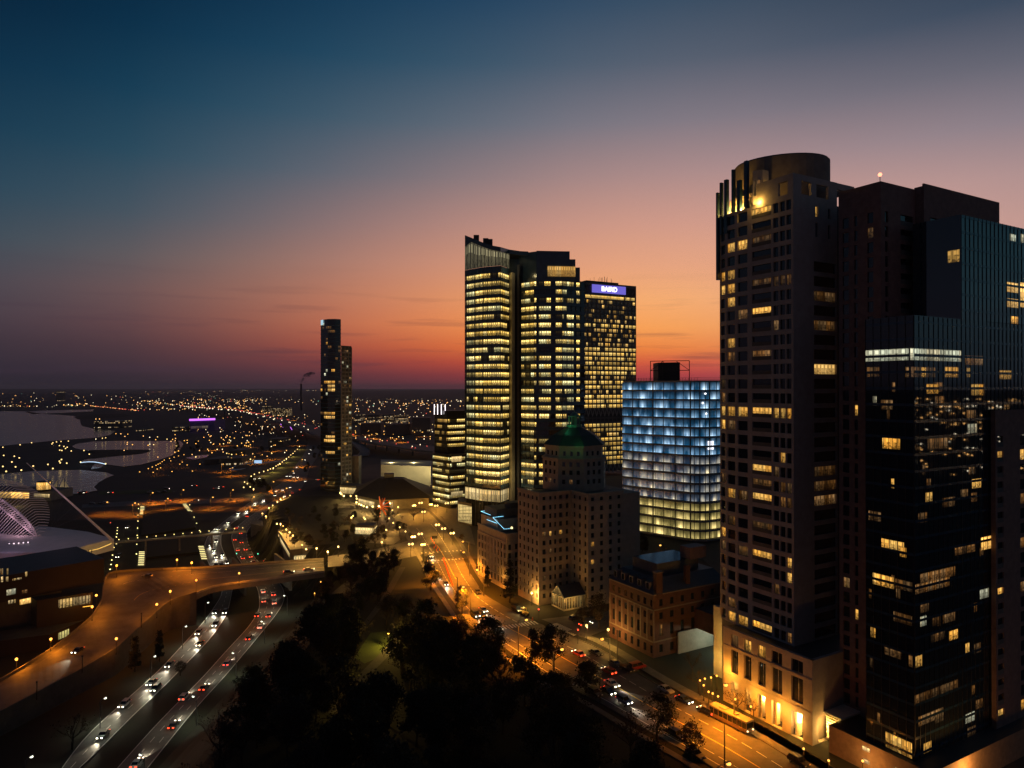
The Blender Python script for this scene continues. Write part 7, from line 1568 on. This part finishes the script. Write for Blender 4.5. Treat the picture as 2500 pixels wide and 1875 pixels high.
# park on the bluff: a wood one can still tell apart trunk by trunk
def free(p):
    x, y = proj((p.x, p.y, ground_z(p.x, p.y)))
    if p.y < 70: return False
    for (lx, ly), rr in (((925, 1575), 34), ((880, 1690), 22)):
        if abs(x - lx) < rr * 1.5 and -rr * .7 < y - ly < rr * 4: return False
    for e in (AVE, RIGHT_CW):
        for a_, b_ in zip(e[0][::3], e[1][::3]):
            if ((a_ + b_) / 2 - Vector((p.x, p.y, ((a_ + b_) / 2).z))).length < (a_ - b_).length / 2 + (9 if e is AVE else 11): return False
    return True
n = 0; tries = 0
while n < 290 and tries < 12000:
    tries += 1; y = random.uniform(75, 330); lo_x = lerp_tab(XB, y) + (27 if y < 300 else 10); hi = -8 if y > 240 else (70 - (y - 75) * .5); x = random.uniform(lo_x, hi); p = Vector((x, y, ground_z(x, y)))
    if x > -50 and y > 250: continue
    if not free(p): continue
    tree(random.choice(BARE + LEAFY + LEAFY), p, random.uniform(.85, 1.5) if y < 220 else random.uniform(.6, 1.0), random.random() * 6, 'one of the dark leafless trees crowding the unlit park slope', 'dark trees on the park slope', 'park_tree'); n += 1
for i in range(60):
    x = random.uniform(700, 990); y = random.uniform(1245, 1345); p = P(x, y, 0)
    tree(random.choice(BARE + LEAFY), p, random.uniform(.4, .75), random.random() * 6, 'one of the dark trees filling the unlit park before the black roofed pavilion', 'dark trees on the garage park', 'park_tree')
for i in range(26):
    x, y = random.choice([(random.uniform(612, 660), random.uniform(1182, 1205)), (random.uniform(745, 785), random.uniform(1100, 1160)), (random.uniform(560, 700), random.uniform(1080, 1110)), (random.uniform(430, 500), random.uniform(1088, 1108))]); p = P(x, y, -18)
    tree(random.choice(LEAFY), p, random.uniform(.6, 1.0), random.random() * 6, 'one of the dark trees on the harbour ground near the lawn strip', 'dark trees on the harbour ground', 'park_tree')
# hidden park lamps lighting grass and path
for x, y, e, lb in ((948, 1548, 5000, 'park lamp hidden by bare branches over the lit path'), (878, 1690, 2200, 'park lamp hidden among trees over the lit leaves')):
    t = lamp('bluff', x, y, 0, lb, 'lamps in the dark park', energy=False); o = lightobj('lamp_light', None, (.8, -.8, 4.6), (1, .6, .1), e, .25); o.parent = t

# ------------------------------------------------------------------ evening air
hz = bpy.data.materials.new('evening_haze'); hz.use_nodes = True; t, N, M = nodes_of(hz); t.nodes.remove(t.nodes['Principled BSDF']); pv_ = N('ShaderNodeVolumePrincipled')
pv_.inputs['Color'].default_value = (.9, .88, .92, 1); pv_.inputs['Density'].default_value = 3.0e-5; pv_.inputs['Anisotropy'].default_value = .3
t.links.new(pv_.outputs[0], t.nodes['Material Output'].inputs['Volume'])
q = MB(); q.prism([(-30100, -400), (30100, -400), (30100, 30100), (-30100, 30100)], -21.5, 187, hz); struct('haze', q, 'stuff')
